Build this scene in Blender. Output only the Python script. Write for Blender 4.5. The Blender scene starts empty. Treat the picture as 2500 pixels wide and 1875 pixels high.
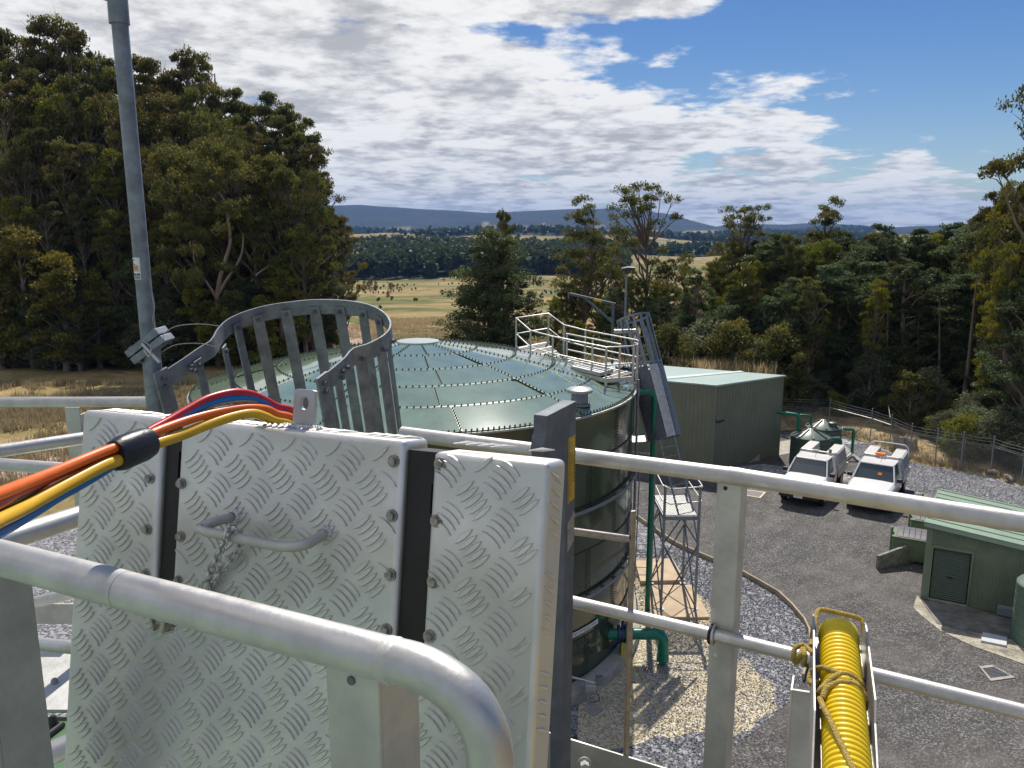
import bpy, bmesh, math, random
import numpy as np
from mathutils import Vector, Matrix

R = math.radians
sc = bpy.context.scene
COL = sc.collection
rnd = random.Random(7)

# ------------------------------------------------------------------ camera
CAM_H, FOC, PITCH = 12.5, 1950.0, R(10.8)      # metres above the yard, focal length in photo pixels, tilt down
cam_d = bpy.data.cameras.new('camera'); cam = bpy.data.objects.new('camera', cam_d); COL.objects.link(cam)
cam_d.sensor_fit = 'HORIZONTAL'; cam_d.sensor_width = 36.0; cam_d.lens = 36.0 * FOC / 2500.0
cam_d.clip_start = 0.05; cam_d.clip_end = 60000
cam.location = (0, 0, CAM_H); cam.rotation_euler = (math.pi / 2 - PITCH, 0, 0)
sc.camera = cam

# ------------------------------------------------------------------ sky and sun
SUN_EL, SUN_AZ = R(50), R(8)                    # azimuth measured from +Y (straight ahead) to the right
world = bpy.data.worlds.new('World'); sc.world = world; world.use_nodes = True
wt = world.node_tree; wt.nodes.clear()
def wn(t, **k):
    n = wt.nodes.new(t)
    for a, b in k.items(): setattr(n, a, b)
    return n
def wmath(op, a, b=None, c=None, clamp=False):
    n = wn('ShaderNodeMath', operation=op, use_clamp=clamp)
    for i, q in enumerate((a, b, c)):
        if q is None: continue
        if isinstance(q, (int, float)): n.inputs[i].default_value = q
        else: wt.links.new(q, n.inputs[i])
    return n.outputs[0]
def wmix(f, a, b):
    n = wn('ShaderNodeMix', data_type='RGBA')
    for i, q in ((0, f), (6, a), (7, b)):
        if isinstance(q, (int, float)): n.inputs[i].default_value = q
        elif isinstance(q, tuple): n.inputs[i].default_value = q + (1,)
        else: wt.links.new(q, n.inputs[i])
    return n.outputs[2]
sky = wn('ShaderNodeTexSky', sky_type='NISHITA', sun_disc=False)
sky.sun_elevation = SUN_EL; sky.sun_rotation = SUN_AZ; sky.altitude = 300; sky.air_density = 1.0; sky.dust_density = 0.25; sky.ozone_density = 2.0
tc = wn('ShaderNodeTexCoord'); sep = wn('ShaderNodeSeparateXYZ'); wt.links.new(tc.outputs['Generated'], sep.inputs[0])
zc = wmath('ADD', wmath('MAXIMUM', sep.outputs[2], 0.0), 0.12)
cu = wmath('DIVIDE', sep.outputs[0], zc); cv = wmath('DIVIDE', sep.outputs[1], zc)
comb = wn('ShaderNodeCombineXYZ'); wt.links.new(cu, comb.inputs[0]); wt.links.new(cv, comb.inputs[1])
def wnoise(scale, detail, rough, off=0.0, dist=0.0):
    n = wn('ShaderNodeTexNoise', noise_dimensions='3D')
    m = wn('ShaderNodeVectorMath', operation='ADD'); wt.links.new(comb.outputs[0], m.inputs[0]); m.inputs[1].default_value = (off, off * .37, off * 1.7)
    wt.links.new(m.outputs[0], n.inputs['Vector'])
    n.inputs['Scale'].default_value = scale; n.inputs['Detail'].default_value = detail; n.inputs['Roughness'].default_value = rough; n.inputs['Distortion'].default_value = dist
    return n.outputs['Fac']
# broken cumulus everywhere; a bank fills the north-west, a clear lane opens to the north-east
front = wmath('SUBTRACT', wmath('SUBTRACT', cv, wmath('MULTIPLY', cu, 0.80)), 2.85)
lane = wmath('MINIMUM', wmath('MAXIMUM', wmath('MULTIPLY', front, 0.16), -0.21), 0.13)
beh = wn('ShaderNodeMapRange', interpolation_type='SMOOTHSTEP'); wt.links.new(wmath('ADD', cv, wmath('MULTIPLY', cu, 0.8)), beh.inputs[0]); beh.inputs[1].default_value = -1.0; beh.inputs[2].default_value = 2.5
cover = wmath('ADD', wmath('MULTIPLY', lane, beh.outputs[0]), wmath('MULTIPLY', wmath('SUBTRACT', 1.0, beh.outputs[0]), 0.05))
bu = wmath('MULTIPLY', wmath('SUBTRACT', cu, 0.1), 1.15); bv = wmath('MULTIPLY', wmath('SUBTRACT', cv, 2.52), 3.6)
bank = wmath('MULTIPLY', wmath('MAXIMUM', wmath('SUBTRACT', 1.0, wmath('ADD', wmath('MULTIPLY', bu, bu), wmath('MULTIPLY', bv, bv))), 0.0), 0.20)   # a second shelf of cloud above the lane
cover = wmath('ADD', cover, bank)
n1 = wnoise(2.5, 10, 0.58, 4.3, 0.1); n2 = wnoise(0.75, 4, 0.5, 9.1); n1b = wnoise(2.5, 10, 0.58, 4.35, 0.1); n3 = wnoise(1.2, 6, 0.55, 1.7)
dens = wmath('ADD', wmath('ADD', wmath('MULTIPLY', n1, 0.62), wmath('MULTIPLY', n2, 0.38)), cover)
mask = wn('ShaderNodeMapRange', interpolation_type='SMOOTHSTEP'); wt.links.new(dens, mask.inputs[0])
mask.inputs[1].default_value = 0.50; mask.inputs[2].default_value = 0.575
thick = wn('ShaderNodeMapRange', interpolation_type='SMOOTHSTEP')
relief = wmath('MULTIPLY', wmath('SUBTRACT', n1b, n1), 1.6)
wt.links.new(wmath('ADD', wmath('ADD', wmath('MULTIPLY', n3, 0.55), wmath('MULTIPLY', dens, 0.5)), relief), thick.inputs[0])
thick.inputs[1].default_value = 0.46; thick.inputs[2].default_value = 0.82
SKYK = 0.105
skyhs = wn('ShaderNodeHueSaturation'); skyhs.inputs['Hue'].default_value = 0.512; skyhs.inputs['Saturation'].default_value = 1.40; skyhs.inputs['Value'].default_value = 0.62; wt.links.new(sky.outputs[0], skyhs.inputs['Color'])
CW = 0.86 / SKYK
cloud = wmix(thick.outputs[0], (CW, CW * .985, CW * .955), (CW * .50, CW * .50, CW * .505))
skyc = wmix(wmath('MULTIPLY', mask.outputs[0], 0.97), skyhs.outputs[0], cloud)
bg = wn('ShaderNodeBackground'); bg.inputs[1].default_value = SKYK; wt.links.new(skyc, bg.inputs[0])
wo = wn('ShaderNodeOutputWorld'); wt.links.new(bg.outputs[0], wo.inputs[0])

sun_d = bpy.data.lights.new('sun', 'SUN'); sun_d.energy = 4.4; sun_d.angle = R(0.53); sun_d.color = (1.0, 0.94, 0.84)
sun = bpy.data.objects.new('sun', sun_d); COL.objects.link(sun)
sdir = Vector((math.sin(SUN_AZ) * math.cos(SUN_EL), math.cos(SUN_AZ) * math.cos(SUN_EL), math.sin(SUN_EL)))
sun.rotation_euler = sdir.to_track_quat('Z', 'Y').to_euler(); sun.location = sdir * 200
vs = sc.view_settings; vs.view_transform = 'Standard'; vs.look = 'None'; vs.gamma = 1.0; vs.use_curve_mapping = False; vs.exposure = 0.25
sc.cycles.use_denoising = True
sc.cycles.max_bounces = 8; sc.cycles.diffuse_bounces = 3; sc.cycles.glossy_bounces = 4; sc.cycles.transparent_max_bounces = 16; sc.cycles.volume_bounces = 0; sc.cycles.transmission_bounces = 4
sc.cycles.caustics_reflective = False; sc.cycles.caustics_refractive = False

# ------------------------------------------------------------------ photo pixel -> direction -> place
CP, SP = math.cos(PITCH), math.sin(PITCH)
CAM = Vector((0, 0, CAM_H))
def ray(x, y):                                   # photo pixel (2500 wide) -> direction of unit depth
    r, u = x - 1250.0, 937.5 - y
    return Vector((r / FOC, (FOC * CP + u * SP) / FOC, (u * CP - FOC * SP) / FOC))
K = 2500.0 / 2212.0
def dp(x, y): return (x * K, y * K)              # 2212-wide view -> photo pixel
def zp(ox, oy, s): return lambda x, y: (ox + x / s, oy + y / s)
def at(p, depth): return CAM + ray(*p) * depth
def atz(p, z=0.0):
    r = ray(*p); return CAM + r * ((z - CAM_H) / r.z)
def aty(p, Y):
    r = ray(*p); return CAM + r * (Y / r.y)
def onp(p, P0, N):
    r = ray(*p); return CAM + r * ((P0 - CAM).dot(N) / r.dot(N))

# ------------------------------------------------------------------ materials
MATS = {}
def mat(name, col, rough=0.6, metal=0.0, var=0.0, vscale=8.0, bump=0.0, bscale=60.0, col2=None, spec=0.5, coat=0.0, detail=5.0, stretch=None, lo=0.35, hi=0.65, rvar=0.0):
    if name in MATS: return MATS[name]
    m = bpy.data.materials.new(name); m.use_nodes = True
    nt = m.node_tree; b = nt.nodes['Principled BSDF']; L = nt.links.new
    b.inputs['Base Color'].default_value = tuple(col) + (1,); b.inputs['Roughness'].default_value = rough; b.inputs['Metallic'].default_value = metal
    b.inputs['Specular IOR Level'].default_value = spec; b.inputs['Coat Weight'].default_value = coat
    tcn = nt.nodes.new('ShaderNodeTexCoord'); vec = tcn.outputs['Object']
    if stretch:
        mp = nt.nodes.new('ShaderNodeMapping'); mp.inputs['Scale'].default_value = stretch; L(vec, mp.inputs[0]); vec = mp.outputs[0]
    if var > 0 or col2:
        n = nt.nodes.new('ShaderNodeTexNoise'); n.inputs['Scale'].default_value = vscale; n.inputs['Detail'].default_value = detail; n.inputs['Roughness'].default_value = 0.6; L(vec, n.inputs['Vector'])
        mr = nt.nodes.new('ShaderNodeMapRange'); mr.inputs[1].default_value = lo; mr.inputs[2].default_value = hi; L(n.outputs['Fac'], mr.inputs[0])
        mx = nt.nodes.new('ShaderNodeMix'); mx.data_type = 'RGBA'; L(mr.outputs[0], mx.inputs[0])
        c2 = col2 or tuple(c * (1 - var) for c in col); c1 = col if col2 else tuple(min(1, c * (1 + var)) for c in col)
        mx.inputs[6].default_value = tuple(c1) + (1,); mx.inputs[7].default_value = tuple(c2) + (1,); L(mx.outputs[2], b.inputs['Base Color'])
        if rvar:
            r2 = nt.nodes.new('ShaderNodeMapRange'); r2.inputs[1].default_value = lo; r2.inputs[2].default_value = hi; r2.inputs[3].default_value = max(0.02, rough - rvar); r2.inputs[4].default_value = rough + rvar
            L(n.outputs['Fac'], r2.inputs[0]); L(r2.outputs[0], b.inputs['Roughness'])
    if bump > 0:
        n2 = nt.nodes.new('ShaderNodeTexNoise'); n2.inputs['Scale'].default_value = bscale; n2.inputs['Detail'].default_value = 4; L(vec, n2.inputs['Vector'])
        bp = nt.nodes.new('ShaderNodeBump'); bp.inputs['Strength'].default_value = bump; bp.inputs['Distance'].default_value = 0.02; L(n2.outputs['Fac'], bp.inputs['Height']); L(bp.outputs[0], b.inputs['Normal'])
    MATS[name] = m
    return m

def gravel_mat(name, cols, scale, bump=0.8, dirt=None, dirt_lo=0.55, dirt_hi=0.7, dscale=0.4, rough=0.85, tracks=False):
    """loose stone: every Voronoi cell is a stone with its own shade"""
    m = bpy.data.materials.new(name); m.use_nodes = True; nt = m.node_tree; b = nt.nodes['Principled BSDF']; L = nt.links.new
    b.inputs['Roughness'].default_value = rough; b.inputs['Specular IOR Level'].default_value = 0.3
    t = nt.nodes.new('ShaderNodeTexCoord')
    v = nt.nodes.new('ShaderNodeTexVoronoi'); v.inputs['Scale'].default_value = scale; L(t.outputs['Object'], v.inputs['Vector'])
    s = nt.nodes.new('ShaderNodeSeparateColor'); L(v.outputs['Color'], s.inputs[0])
    cr = nt.nodes.new('ShaderNodeValToRGB'); L(s.outputs[0], cr.inputs[0])
    e = cr.color_ramp.elements
    while len(e) < len(cols): e.new(0.5)
    for i, c in enumerate(cols): e[i].position = i / (len(cols) - 1); e[i].color = tuple(c) + (1,)
    out = cr.outputs[0]
    if dirt:
        n = nt.nodes.new('ShaderNodeTexNoise'); n.inputs['Scale'].default_value = dscale; n.inputs['Detail'].default_value = 7; n.inputs['Roughness'].default_value = .65; L(t.outputs['Object'], n.inputs['Vector'])
        mr = nt.nodes.new('ShaderNodeMapRange'); mr.inputs[1].default_value = dirt_lo; mr.inputs[2].default_value = dirt_hi; L(n.outputs['Fac'], mr.inputs[0])
        mx = nt.nodes.new('ShaderNodeMix'); mx.data_type = 'RGBA'; L(mr.outputs[0], mx.inputs[0]); L(out, mx.inputs[6]); mx.inputs[7].default_value = tuple(dirt) + (1,); out = mx.outputs[2]
    n4 = nt.nodes.new('ShaderNodeTexNoise'); n4.inputs['Scale'].default_value = 0.9; n4.inputs['Detail'].default_value = 6; L(t.outputs['Object'], n4.inputs['Vector'])
    hs = nt.nodes.new('ShaderNodeHueSaturation'); mr4 = nt.nodes.new('ShaderNodeMapRange'); mr4.inputs[1].default_value = .3; mr4.inputs[2].default_value = .7; mr4.inputs[3].default_value = .78; mr4.inputs[4].default_value = 1.2
    L(n4.outputs['Fac'], mr4.inputs[0]); L(mr4.outputs[0], hs.inputs['Value']); L(out, hs.inputs['Color'])
    fin = hs.outputs[0]
    if tracks:                                     # scuffed arcs left by turning wheels
        mp = nt.nodes.new('ShaderNodeMapping'); mp.inputs['Location'].default_value = (-4.0, -38.0, 0); L(t.outputs['Object'], mp.inputs[0])
        wv = nt.nodes.new('ShaderNodeTexWave'); wv.wave_type = 'RINGS'; wv.rings_direction = 'Z'; wv.inputs['Scale'].default_value = .42; wv.inputs['Distortion'].default_value = 5.5; wv.inputs['Detail'].default_value = 4; wv.inputs['Detail Scale'].default_value = 1.3; L(mp.outputs[0], wv.inputs['Vector'])
        h2 = nt.nodes.new('ShaderNodeHueSaturation'); r2 = nt.nodes.new('ShaderNodeMapRange'); r2.inputs[3].default_value = .93; r2.inputs[4].default_value = 1.07; L(wv.outputs['Fac'], r2.inputs[0]); L(r2.outputs[0], h2.inputs['Value']); L(fin, h2.inputs['Color']); fin = h2.outputs[0]
    L(fin, b.inputs['Base Color'])
    bp = nt.nodes.new('ShaderNodeBump'); bp.inputs['Strength'].default_value = bump; bp.inputs['Distance'].default_value = 0.6 / scale; bp.invert = True
    L(v.outputs['Distance'], bp.inputs['Height']); L(bp.outputs[0], b.inputs['Normal'])
    MATS[name] = m
    return m

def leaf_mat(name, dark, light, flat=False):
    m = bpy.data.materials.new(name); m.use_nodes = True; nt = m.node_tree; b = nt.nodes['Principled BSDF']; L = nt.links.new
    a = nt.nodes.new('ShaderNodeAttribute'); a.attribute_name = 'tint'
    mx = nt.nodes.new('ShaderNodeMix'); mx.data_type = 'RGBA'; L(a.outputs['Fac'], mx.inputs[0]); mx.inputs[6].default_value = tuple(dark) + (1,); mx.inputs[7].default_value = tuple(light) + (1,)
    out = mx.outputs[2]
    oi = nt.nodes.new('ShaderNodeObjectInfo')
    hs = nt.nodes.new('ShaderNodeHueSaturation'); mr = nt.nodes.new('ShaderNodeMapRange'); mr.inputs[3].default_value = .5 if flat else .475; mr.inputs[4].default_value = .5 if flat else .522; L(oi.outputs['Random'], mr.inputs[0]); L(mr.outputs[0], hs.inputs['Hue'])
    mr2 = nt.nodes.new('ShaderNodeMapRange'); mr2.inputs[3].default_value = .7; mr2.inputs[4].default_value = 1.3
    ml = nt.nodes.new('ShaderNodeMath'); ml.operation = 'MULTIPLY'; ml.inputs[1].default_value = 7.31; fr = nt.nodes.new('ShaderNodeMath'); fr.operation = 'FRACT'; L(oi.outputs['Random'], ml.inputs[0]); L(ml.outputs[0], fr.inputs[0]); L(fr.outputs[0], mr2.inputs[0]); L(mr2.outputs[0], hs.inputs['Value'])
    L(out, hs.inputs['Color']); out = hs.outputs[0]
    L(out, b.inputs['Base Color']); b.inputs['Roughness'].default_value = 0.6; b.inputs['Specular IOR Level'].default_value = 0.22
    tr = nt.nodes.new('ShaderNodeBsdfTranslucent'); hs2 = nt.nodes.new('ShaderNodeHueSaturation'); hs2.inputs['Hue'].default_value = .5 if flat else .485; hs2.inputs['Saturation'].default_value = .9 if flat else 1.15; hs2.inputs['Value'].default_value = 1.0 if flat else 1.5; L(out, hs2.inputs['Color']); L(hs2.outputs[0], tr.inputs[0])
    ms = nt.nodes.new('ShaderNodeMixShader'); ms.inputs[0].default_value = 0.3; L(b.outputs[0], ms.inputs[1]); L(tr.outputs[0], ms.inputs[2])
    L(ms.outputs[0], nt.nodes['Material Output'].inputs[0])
    MATS[name] = m
    return m

M_ALU = mat('aluminium', (.56, .55, .53), .47, .82, .10, 14, .04, 90, rvar=.08)
M_ALUD = mat('aluminium_dull', (.56, .55, .51), .6, .6, .12, 9, .06, 60, rvar=.08)
M_PLATE = mat('tread_plate', (.68, .67, .635), .47, .70, .09, 7, .05, 60, detail=9, rvar=.09)
M_GALV = mat('galvanised_steel', (.235, .26, .29), .55, .55, .22, 18, .05, 120, detail=8, rvar=.1)
M_GALVD = mat('galvanised_dark', (.14, .155, .18), .62, .45, .2, 14, .05, 90, detail=8)
M_STEEL = mat('stainless', (.55, .54, .53), .28, .95, .06, 20)
M_RUST = mat('weathered_bolt', (.36, .34, .30), .5, .8, .35, 120)
M_BLACK = mat('black_rubber', (.018, .016, .016), .6, 0, .2, 30)
M_WELD = mat('weld_bead', (.72, .72, .72), .45, .6, .25, 160, .5, 300)
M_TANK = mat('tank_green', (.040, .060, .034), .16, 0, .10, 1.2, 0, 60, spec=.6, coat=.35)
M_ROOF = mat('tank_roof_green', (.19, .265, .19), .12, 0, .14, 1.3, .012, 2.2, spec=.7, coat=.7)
M_BOLTC = mat('bolt_cap', (.06, .075, .065), .45, 0, .2, 30)
M_SHED = mat('shed_green', (.20, .245, .165), .5, .0, .13, 1.3, .03, 20, detail=9)
M_BLD = mat('building_green', (.19, .20, .14), .5, 0, .10, .8, .02, 6, detail=8)
M_BLDR = mat('building_roof', (.36, .47, .43), .38, 0, .05, 1.0)
M_BLDF = mat('building_flashing', (.62, .68, .66), .4, 0, .05, 1.0)
M_PIPE = mat('green_pipe', (.0, .17, .10), .28, 0, .1, 3, spec=.5)
M_POLY = mat('poly_tank', (.055, .082, .062), .42, 0, .08, 2)
M_POLYR = mat('poly_roof', (.17, .215, .185), .36, 0, .08, 2)
M_WHITE = mat('white_paint', (.80, .80, .79), .28, 0, .03, 4, coat=.5)
M_SIGNW = mat('sign_white', (.8, .8, .8), .5)
M_INK = mat('sign_ink', (.02, .02, .025), .5)
M_YEL = mat('sticker_yellow', (.75, .46, .03), .4, 0, .08, 20)
M_GLASS = mat('vehicle_glass', (.075, .092, .098), .05, 0, 0, 1, spec=.8)
M_TYRE = mat('tyre', (.018, .018, .018), .8, 0, .2, 30)
M_DARK = mat('dark_plastic', (.025, .025, .027), .5, 0, .2, 20)
M_ORANGE = mat('orange_plastic', (.9, .20, .01), .4, 0, .1, 10)
M_REDS = mat('red_stripe', (.75, .12, .04), .4)
M_LID = mat('bin_lid', (.055, .055, .07), .5, 0, .12, 8)
M_CONC = mat('concrete', (.40, .37, .31), .85, 0, .2, 3, .2, 40)
M_CONCD = mat('concrete_stained', (.26, .255, .22), .85, 0, .3, 5, .2, 40)
M_SLAB = mat('sand_slab', (.55, .42, .27), .8, 0, .15, 2, .1, 40)
M_KERB = mat('kerb_timber', (.42, .34, .24), .85, 0, .2, 3, .2, 30)
M_HOSE = mat('yellow_conduit', (.86, .62, .006), .40, 0, .0, 22, col2=(.74, .53, .02), spec=.45, detail=9, lo=.45, hi=.75)
M_ROPE = mat('tan_rope', (.50, .36, .08), .8, 0, .2, 60, .7, 260)
M_CRED = mat('cable_red', (.48, .018, .028), .34, 0, .06, 30)
M_CORG = mat('cable_orange', (.86, .16, .015), .36, 0, .06, 30)
M_CYEL = mat('cable_yellow', (.80, .46, .02), .36, 0, .06, 30)
M_CBLU = mat('cable_blue', (.01, .19, .52), .36, 0, .06, 30)
M_CDRK = mat('cable_dark', (.06, .03, .015), .5, 0, .1, 30)
M_TAPE = mat('black_tape', (.014, .014, .018), .38, 0, .2, 60, .06, 60)
M_BARK = mat('bark', (.20, .155, .115), .9, 0, .35, 2.5, .5, 12, stretch=(1, 1, .25))
M_BARKP = mat('pale_bark', (.23, .18, .13), .8, 0, .3, 2.0, .3, 10, stretch=(1, 1, .3))
M_DEAD = mat('dead_wood', (.33, .29, .25), .9, 0, .3, 3, .4, 20)
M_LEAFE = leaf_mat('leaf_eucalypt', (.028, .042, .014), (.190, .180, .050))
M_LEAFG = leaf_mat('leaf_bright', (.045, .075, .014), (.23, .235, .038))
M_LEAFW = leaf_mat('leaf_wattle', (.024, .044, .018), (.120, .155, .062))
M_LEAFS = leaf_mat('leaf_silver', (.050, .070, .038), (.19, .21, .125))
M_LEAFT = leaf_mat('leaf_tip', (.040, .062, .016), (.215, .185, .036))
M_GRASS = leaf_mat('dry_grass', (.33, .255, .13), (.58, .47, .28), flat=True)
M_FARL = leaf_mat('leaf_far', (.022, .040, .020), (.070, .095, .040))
M_BLUEG = gravel_mat('blue_metal_gravel', [(.05, .052, .062), (.16, .162, .18), (.28, .28, .30), (.46, .46, .48)], 15)
M_BLUEG2 = gravel_mat('yard_gravel', [(.14, .14, .15), (.26, .26, .28), (.38, .375, .39), (.55, .54, .54)], 8, dirt=(.34, .27, .18), dirt_lo=.60, dirt_hi=.75, dscale=.22)
M_YELG = gravel_mat('yellow_gravel', [(.26, .20, .11), (.52, .44, .28), (.70, .62, .46), (.80, .75, .62)], 22, dirt=(.40, .31, .16), dirt_lo=.5, dirt_hi=.75, dscale=.9)
M_ASPH = gravel_mat('asphalt', [(.045, .043, .043), (.070, .067, .066), (.098, .094, .092), (.25, .24, .23)], 26, bump=.5, dirt=(.150, .137, .122), dirt_lo=.46, dirt_hi=.78, dscale=.28, tracks=True)
M_DIRT = gravel_mat('dirt_track', [(.36, .25, .20), (.44, .32, .26), (.50, .38, .31)], 10, bump=.2, dirt=(.48, .36, .29), dirt_lo=.4, dirt_hi=.7, dscale=.3)

# ------------------------------------------------------------------ mesh helpers
def wloc(o):
    v = Vector((0, 0, 0))
    while o: v = v + o.location; o = o.parent
    return v
class MB:
    def __init__(self): self.v, self.f = [], []
    def add(self, vs, fs):
        n = len(self.v); self.v += [Vector(p) for p in vs]; self.f += [tuple(i + n for i in q) for q in fs]; return self
    def obox(self, o, a, b, c):
        o, a, b, c = map(Vector, (o, a, b, c))
        vs = [o, o + a, o + a + b, o + b]; vs += [p + c for p in vs]
        return self.add(vs, [(0, 3, 2, 1), (4, 5, 6, 7), (0, 1, 5, 4), (1, 2, 6, 5), (2, 3, 7, 6), (3, 0, 4, 7)])
    def cbox(self, c, a, b, d):                   # centre and three full edge vectors
        c, a, b, d = map(Vector, (c, a, b, d)); return self.obox(c - (a + b + d) / 2, a, b, d)
    def box(self, x0, x1, y0, y1, z0, z1): return self.obox((x0, y0, z0), (x1 - x0, 0, 0), (0, y1 - y0, 0), (0, 0, z1 - z0))
    def tube(self, pts, r, n=10, cap=True, closed=False, flat=1.0, side=None):
        pts = [Vector(p) for p in pts]; m = len(pts); rs = r if isinstance(r, (list, tuple)) else [r] * m
        tan = []
        for i in range(m):
            a = pts[(i - 1) % m] if (i > 0 or closed) else pts[i]; b = pts[(i + 1) % m] if (i < m - 1 or closed) else pts[i]
            t = b - a; tan.append(t.normalized() if t.length > 1e-9 else Vector((0, 0, 1)))
        up = Vector(side) if side is not None else (Vector((0, 0, 1)) if abs(tan[0].z) < .9 else Vector((1, 0, 0)))
        e = (up - tan[0] * up.dot(tan[0])).normalized(); vs = []
        for i in range(m):
            if i:
                e = e - tan[i] * e.dot(tan[i]); e = e.normalized() if e.length > 1e-6 else tan[i].orthogonal().normalized()
            g = tan[i].cross(e)
            for k in range(n):
                a = 2 * math.pi * k / n; vs.append(pts[i] + e * (math.cos(a) * rs[i]) + g * (math.sin(a) * rs[i] * flat))
        fs = []
        for i in range(m if closed else m - 1):
            j = (i + 1) % m
            for k in range(n): fs.append((i * n + k, i * n + (k + 1) % n, j * n + (k + 1) % n, j * n + k))
        if cap and not closed: fs.append(tuple(range(n - 1, -1, -1))); fs.append(tuple((m - 1) * n + k for k in range(n)))
        return self.add(vs, fs)
    def prism(self, pts, h):                      # planar outline (3D points), pushed along h
        pts = [Vector(p) for p in pts]; h = Vector(h); n = len(pts)
        return self.add(pts + [p + h for p in pts], [tuple(range(n - 1, -1, -1)), tuple(range(n, 2 * n))] + [(i, (i + 1) % n, n + (i + 1) % n, n + i) for i in range(n)])
    def lathe(self, prof, c=(0, 0, 0), n=24, a0=0.0, a1=2 * math.pi):
        c = Vector(c); full = abs(a1 - a0 - 2 * math.pi) < 1e-6; m = n if full else n + 1; vs = []
        for (r, z) in prof:
            for k in range(m):
                a = a0 + (a1 - a0) * k / n; vs.append(c + Vector((r * math.sin(a), r * math.cos(a), z)))
        fs = []
        for i in range(len(prof) - 1):
            for k in range(n):
                k2 = (k + 1) % m; fs.append((i * m + k, i * m + k2, (i + 1) * m + k2, (i + 1) * m + k))
        return self.add(vs, fs)
    def strap(self, pts, ax, w, t):               # flat bar following pts; w along ax, thickness t sideways
        pts = [Vector(p) for p in pts]; ax = Vector(ax).normalized(); m = len(pts); vs = []
        for i in range(m):
            tg = (pts[min(i + 1, m - 1)] - pts[max(i - 1, 0)]).normalized(); nn = tg.cross(ax).normalized() * (t / 2)
            vs += [pts[i] + nn, pts[i] - nn, pts[i] - nn + ax * w, pts[i] + nn + ax * w]
        fs = [(3, 2, 1, 0), tuple(4 * (m - 1) + k for k in range(4))]
        for i in range(m - 1):
            for k in range(4): fs.append((4 * i + k, 4 * i + (k + 1) % 4, 4 * i + 4 + (k + 1) % 4, 4 * i + 4 + k))
        return self.add(vs, fs)
    def hexbolt(self, p, n, r=.007, h=.006, washer=True):
        p, n = Vector(p), Vector(n).normalized()
        if washer: self.tube([p - n * .001, p + n * .002], r * 1.45, 10)
        self.tube([p + n * .001, p + n * (.002 + h)], [r, r * .92], 6); return self
    def build(self, name, m, parent=None, smooth=None, bevel=0.0, seg=2, local=False, recalc=True):
        me = bpy.data.meshes.new(name)
        off = Vector((0, 0, 0)) if local else wloc(parent)
        me.from_pydata([tuple(p - off) for p in self.v], [], self.f)
        if recalc:
            b = bmesh.new(); b.from_mesh(me); bmesh.ops.recalc_face_normals(b, faces=b.faces); b.to_mesh(me); b.free()
        me.materials.append(m); o = bpy.data.objects.new(name, me); COL.objects.link(o); o.parent = parent
        if smooth:
            me.polygons.foreach_set('use_smooth', [True] * len(me.polygons)); me.set_sharp_from_angle(angle=R(smooth))
        if bevel:
            md = o.modifiers.new('bevel', 'BEVEL'); md.width = bevel; md.segments = seg; md.limit_method = 'ANGLE'; md.angle_limit = R(35)
        return o
def thing(name, label, cat, loc=(0, 0, 0), group=None, rz=0.0):
    o = bpy.data.objects.new(name, None); COL.objects.link(o); o.location = loc; o.rotation_euler = (0, 0, rz); o.empty_display_size = .2
    o['label'] = label; o['category'] = cat
    if group: o['group'] = group
    return o
def tag(o, label, cat, group=None):
    o['label'] = label; o['category'] = cat
    if group: o['group'] = group
    return o
def struct(o): o['kind'] = 'structure'; return o
def stuff(o, label=None, cat=None):
    o['kind'] = 'stuff'
    if label: o['label'] = label
    if cat: o['category'] = cat
    return o
def part(mesh, name, parent, m=None):             # another object on shared mesh data
    o = bpy.data.objects.new(name, mesh); COL.objects.link(o); o.parent = parent; return o
def copy_tree(src, parent=None):
    c = src.copy(); COL.objects.link(c); c.parent = parent
    for ch in src.children: copy_tree(ch, c)
    return c
def text_mesh(s, size):
    cu_ = bpy.data.curves.new('lettering', 'FONT'); cu_.body = s; cu_.size = size; cu_.align_x = 'CENTER'; cu_.align_y = 'CENTER'; cu_.resolution_u = 3
    o = bpy.data.objects.new('lettering', cu_); COL.objects.link(o); bpy.context.view_layer.update()
    me = o.to_mesh(); vs_ = [v.co.copy() for v in me.vertices]; fs_ = [tuple(p.vertices) for p in me.polygons]
    o.to_mesh_clear(); bpy.data.objects.remove(o); bpy.data.curves.remove(cu_)
    return vs_, fs_
def put_text(mb, s, size, o, ex, ey, sx=1.0):
    vs_, fs_ = text_mesh(s, size); o, ex, ey = Vector(o), Vector(ex).normalized(), Vector(ey).normalized()
    return mb.add([o + ex * (v.x * sx) + ey * v.y for v in vs_], fs_)
def lerp_path(tab, t):
    xs = [a for a, _ in tab]; ys = [b for _, b in tab]; return float(np.interp(t, xs, ys))
def smooth_path(pts, n=6):                        # Catmull-Rom
    P = [Vector(p) for p in pts]; P = [P[0] * 2 - P[1]] + P + [P[-1] * 2 - P[-2]]; out = []
    for i in range(1, len(P) - 2):
        for k in range(n):
            t = k / n; a, b, c, d = P[i - 1], P[i], P[i + 1], P[i + 2]
            out.append(.5 * ((2 * b) + (c - a) * t + (2 * a - 5 * b + 4 * c - d) * t * t + (3 * b - a - 3 * c + d) * t ** 3))
    out.append(P[-2]); return out
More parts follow.
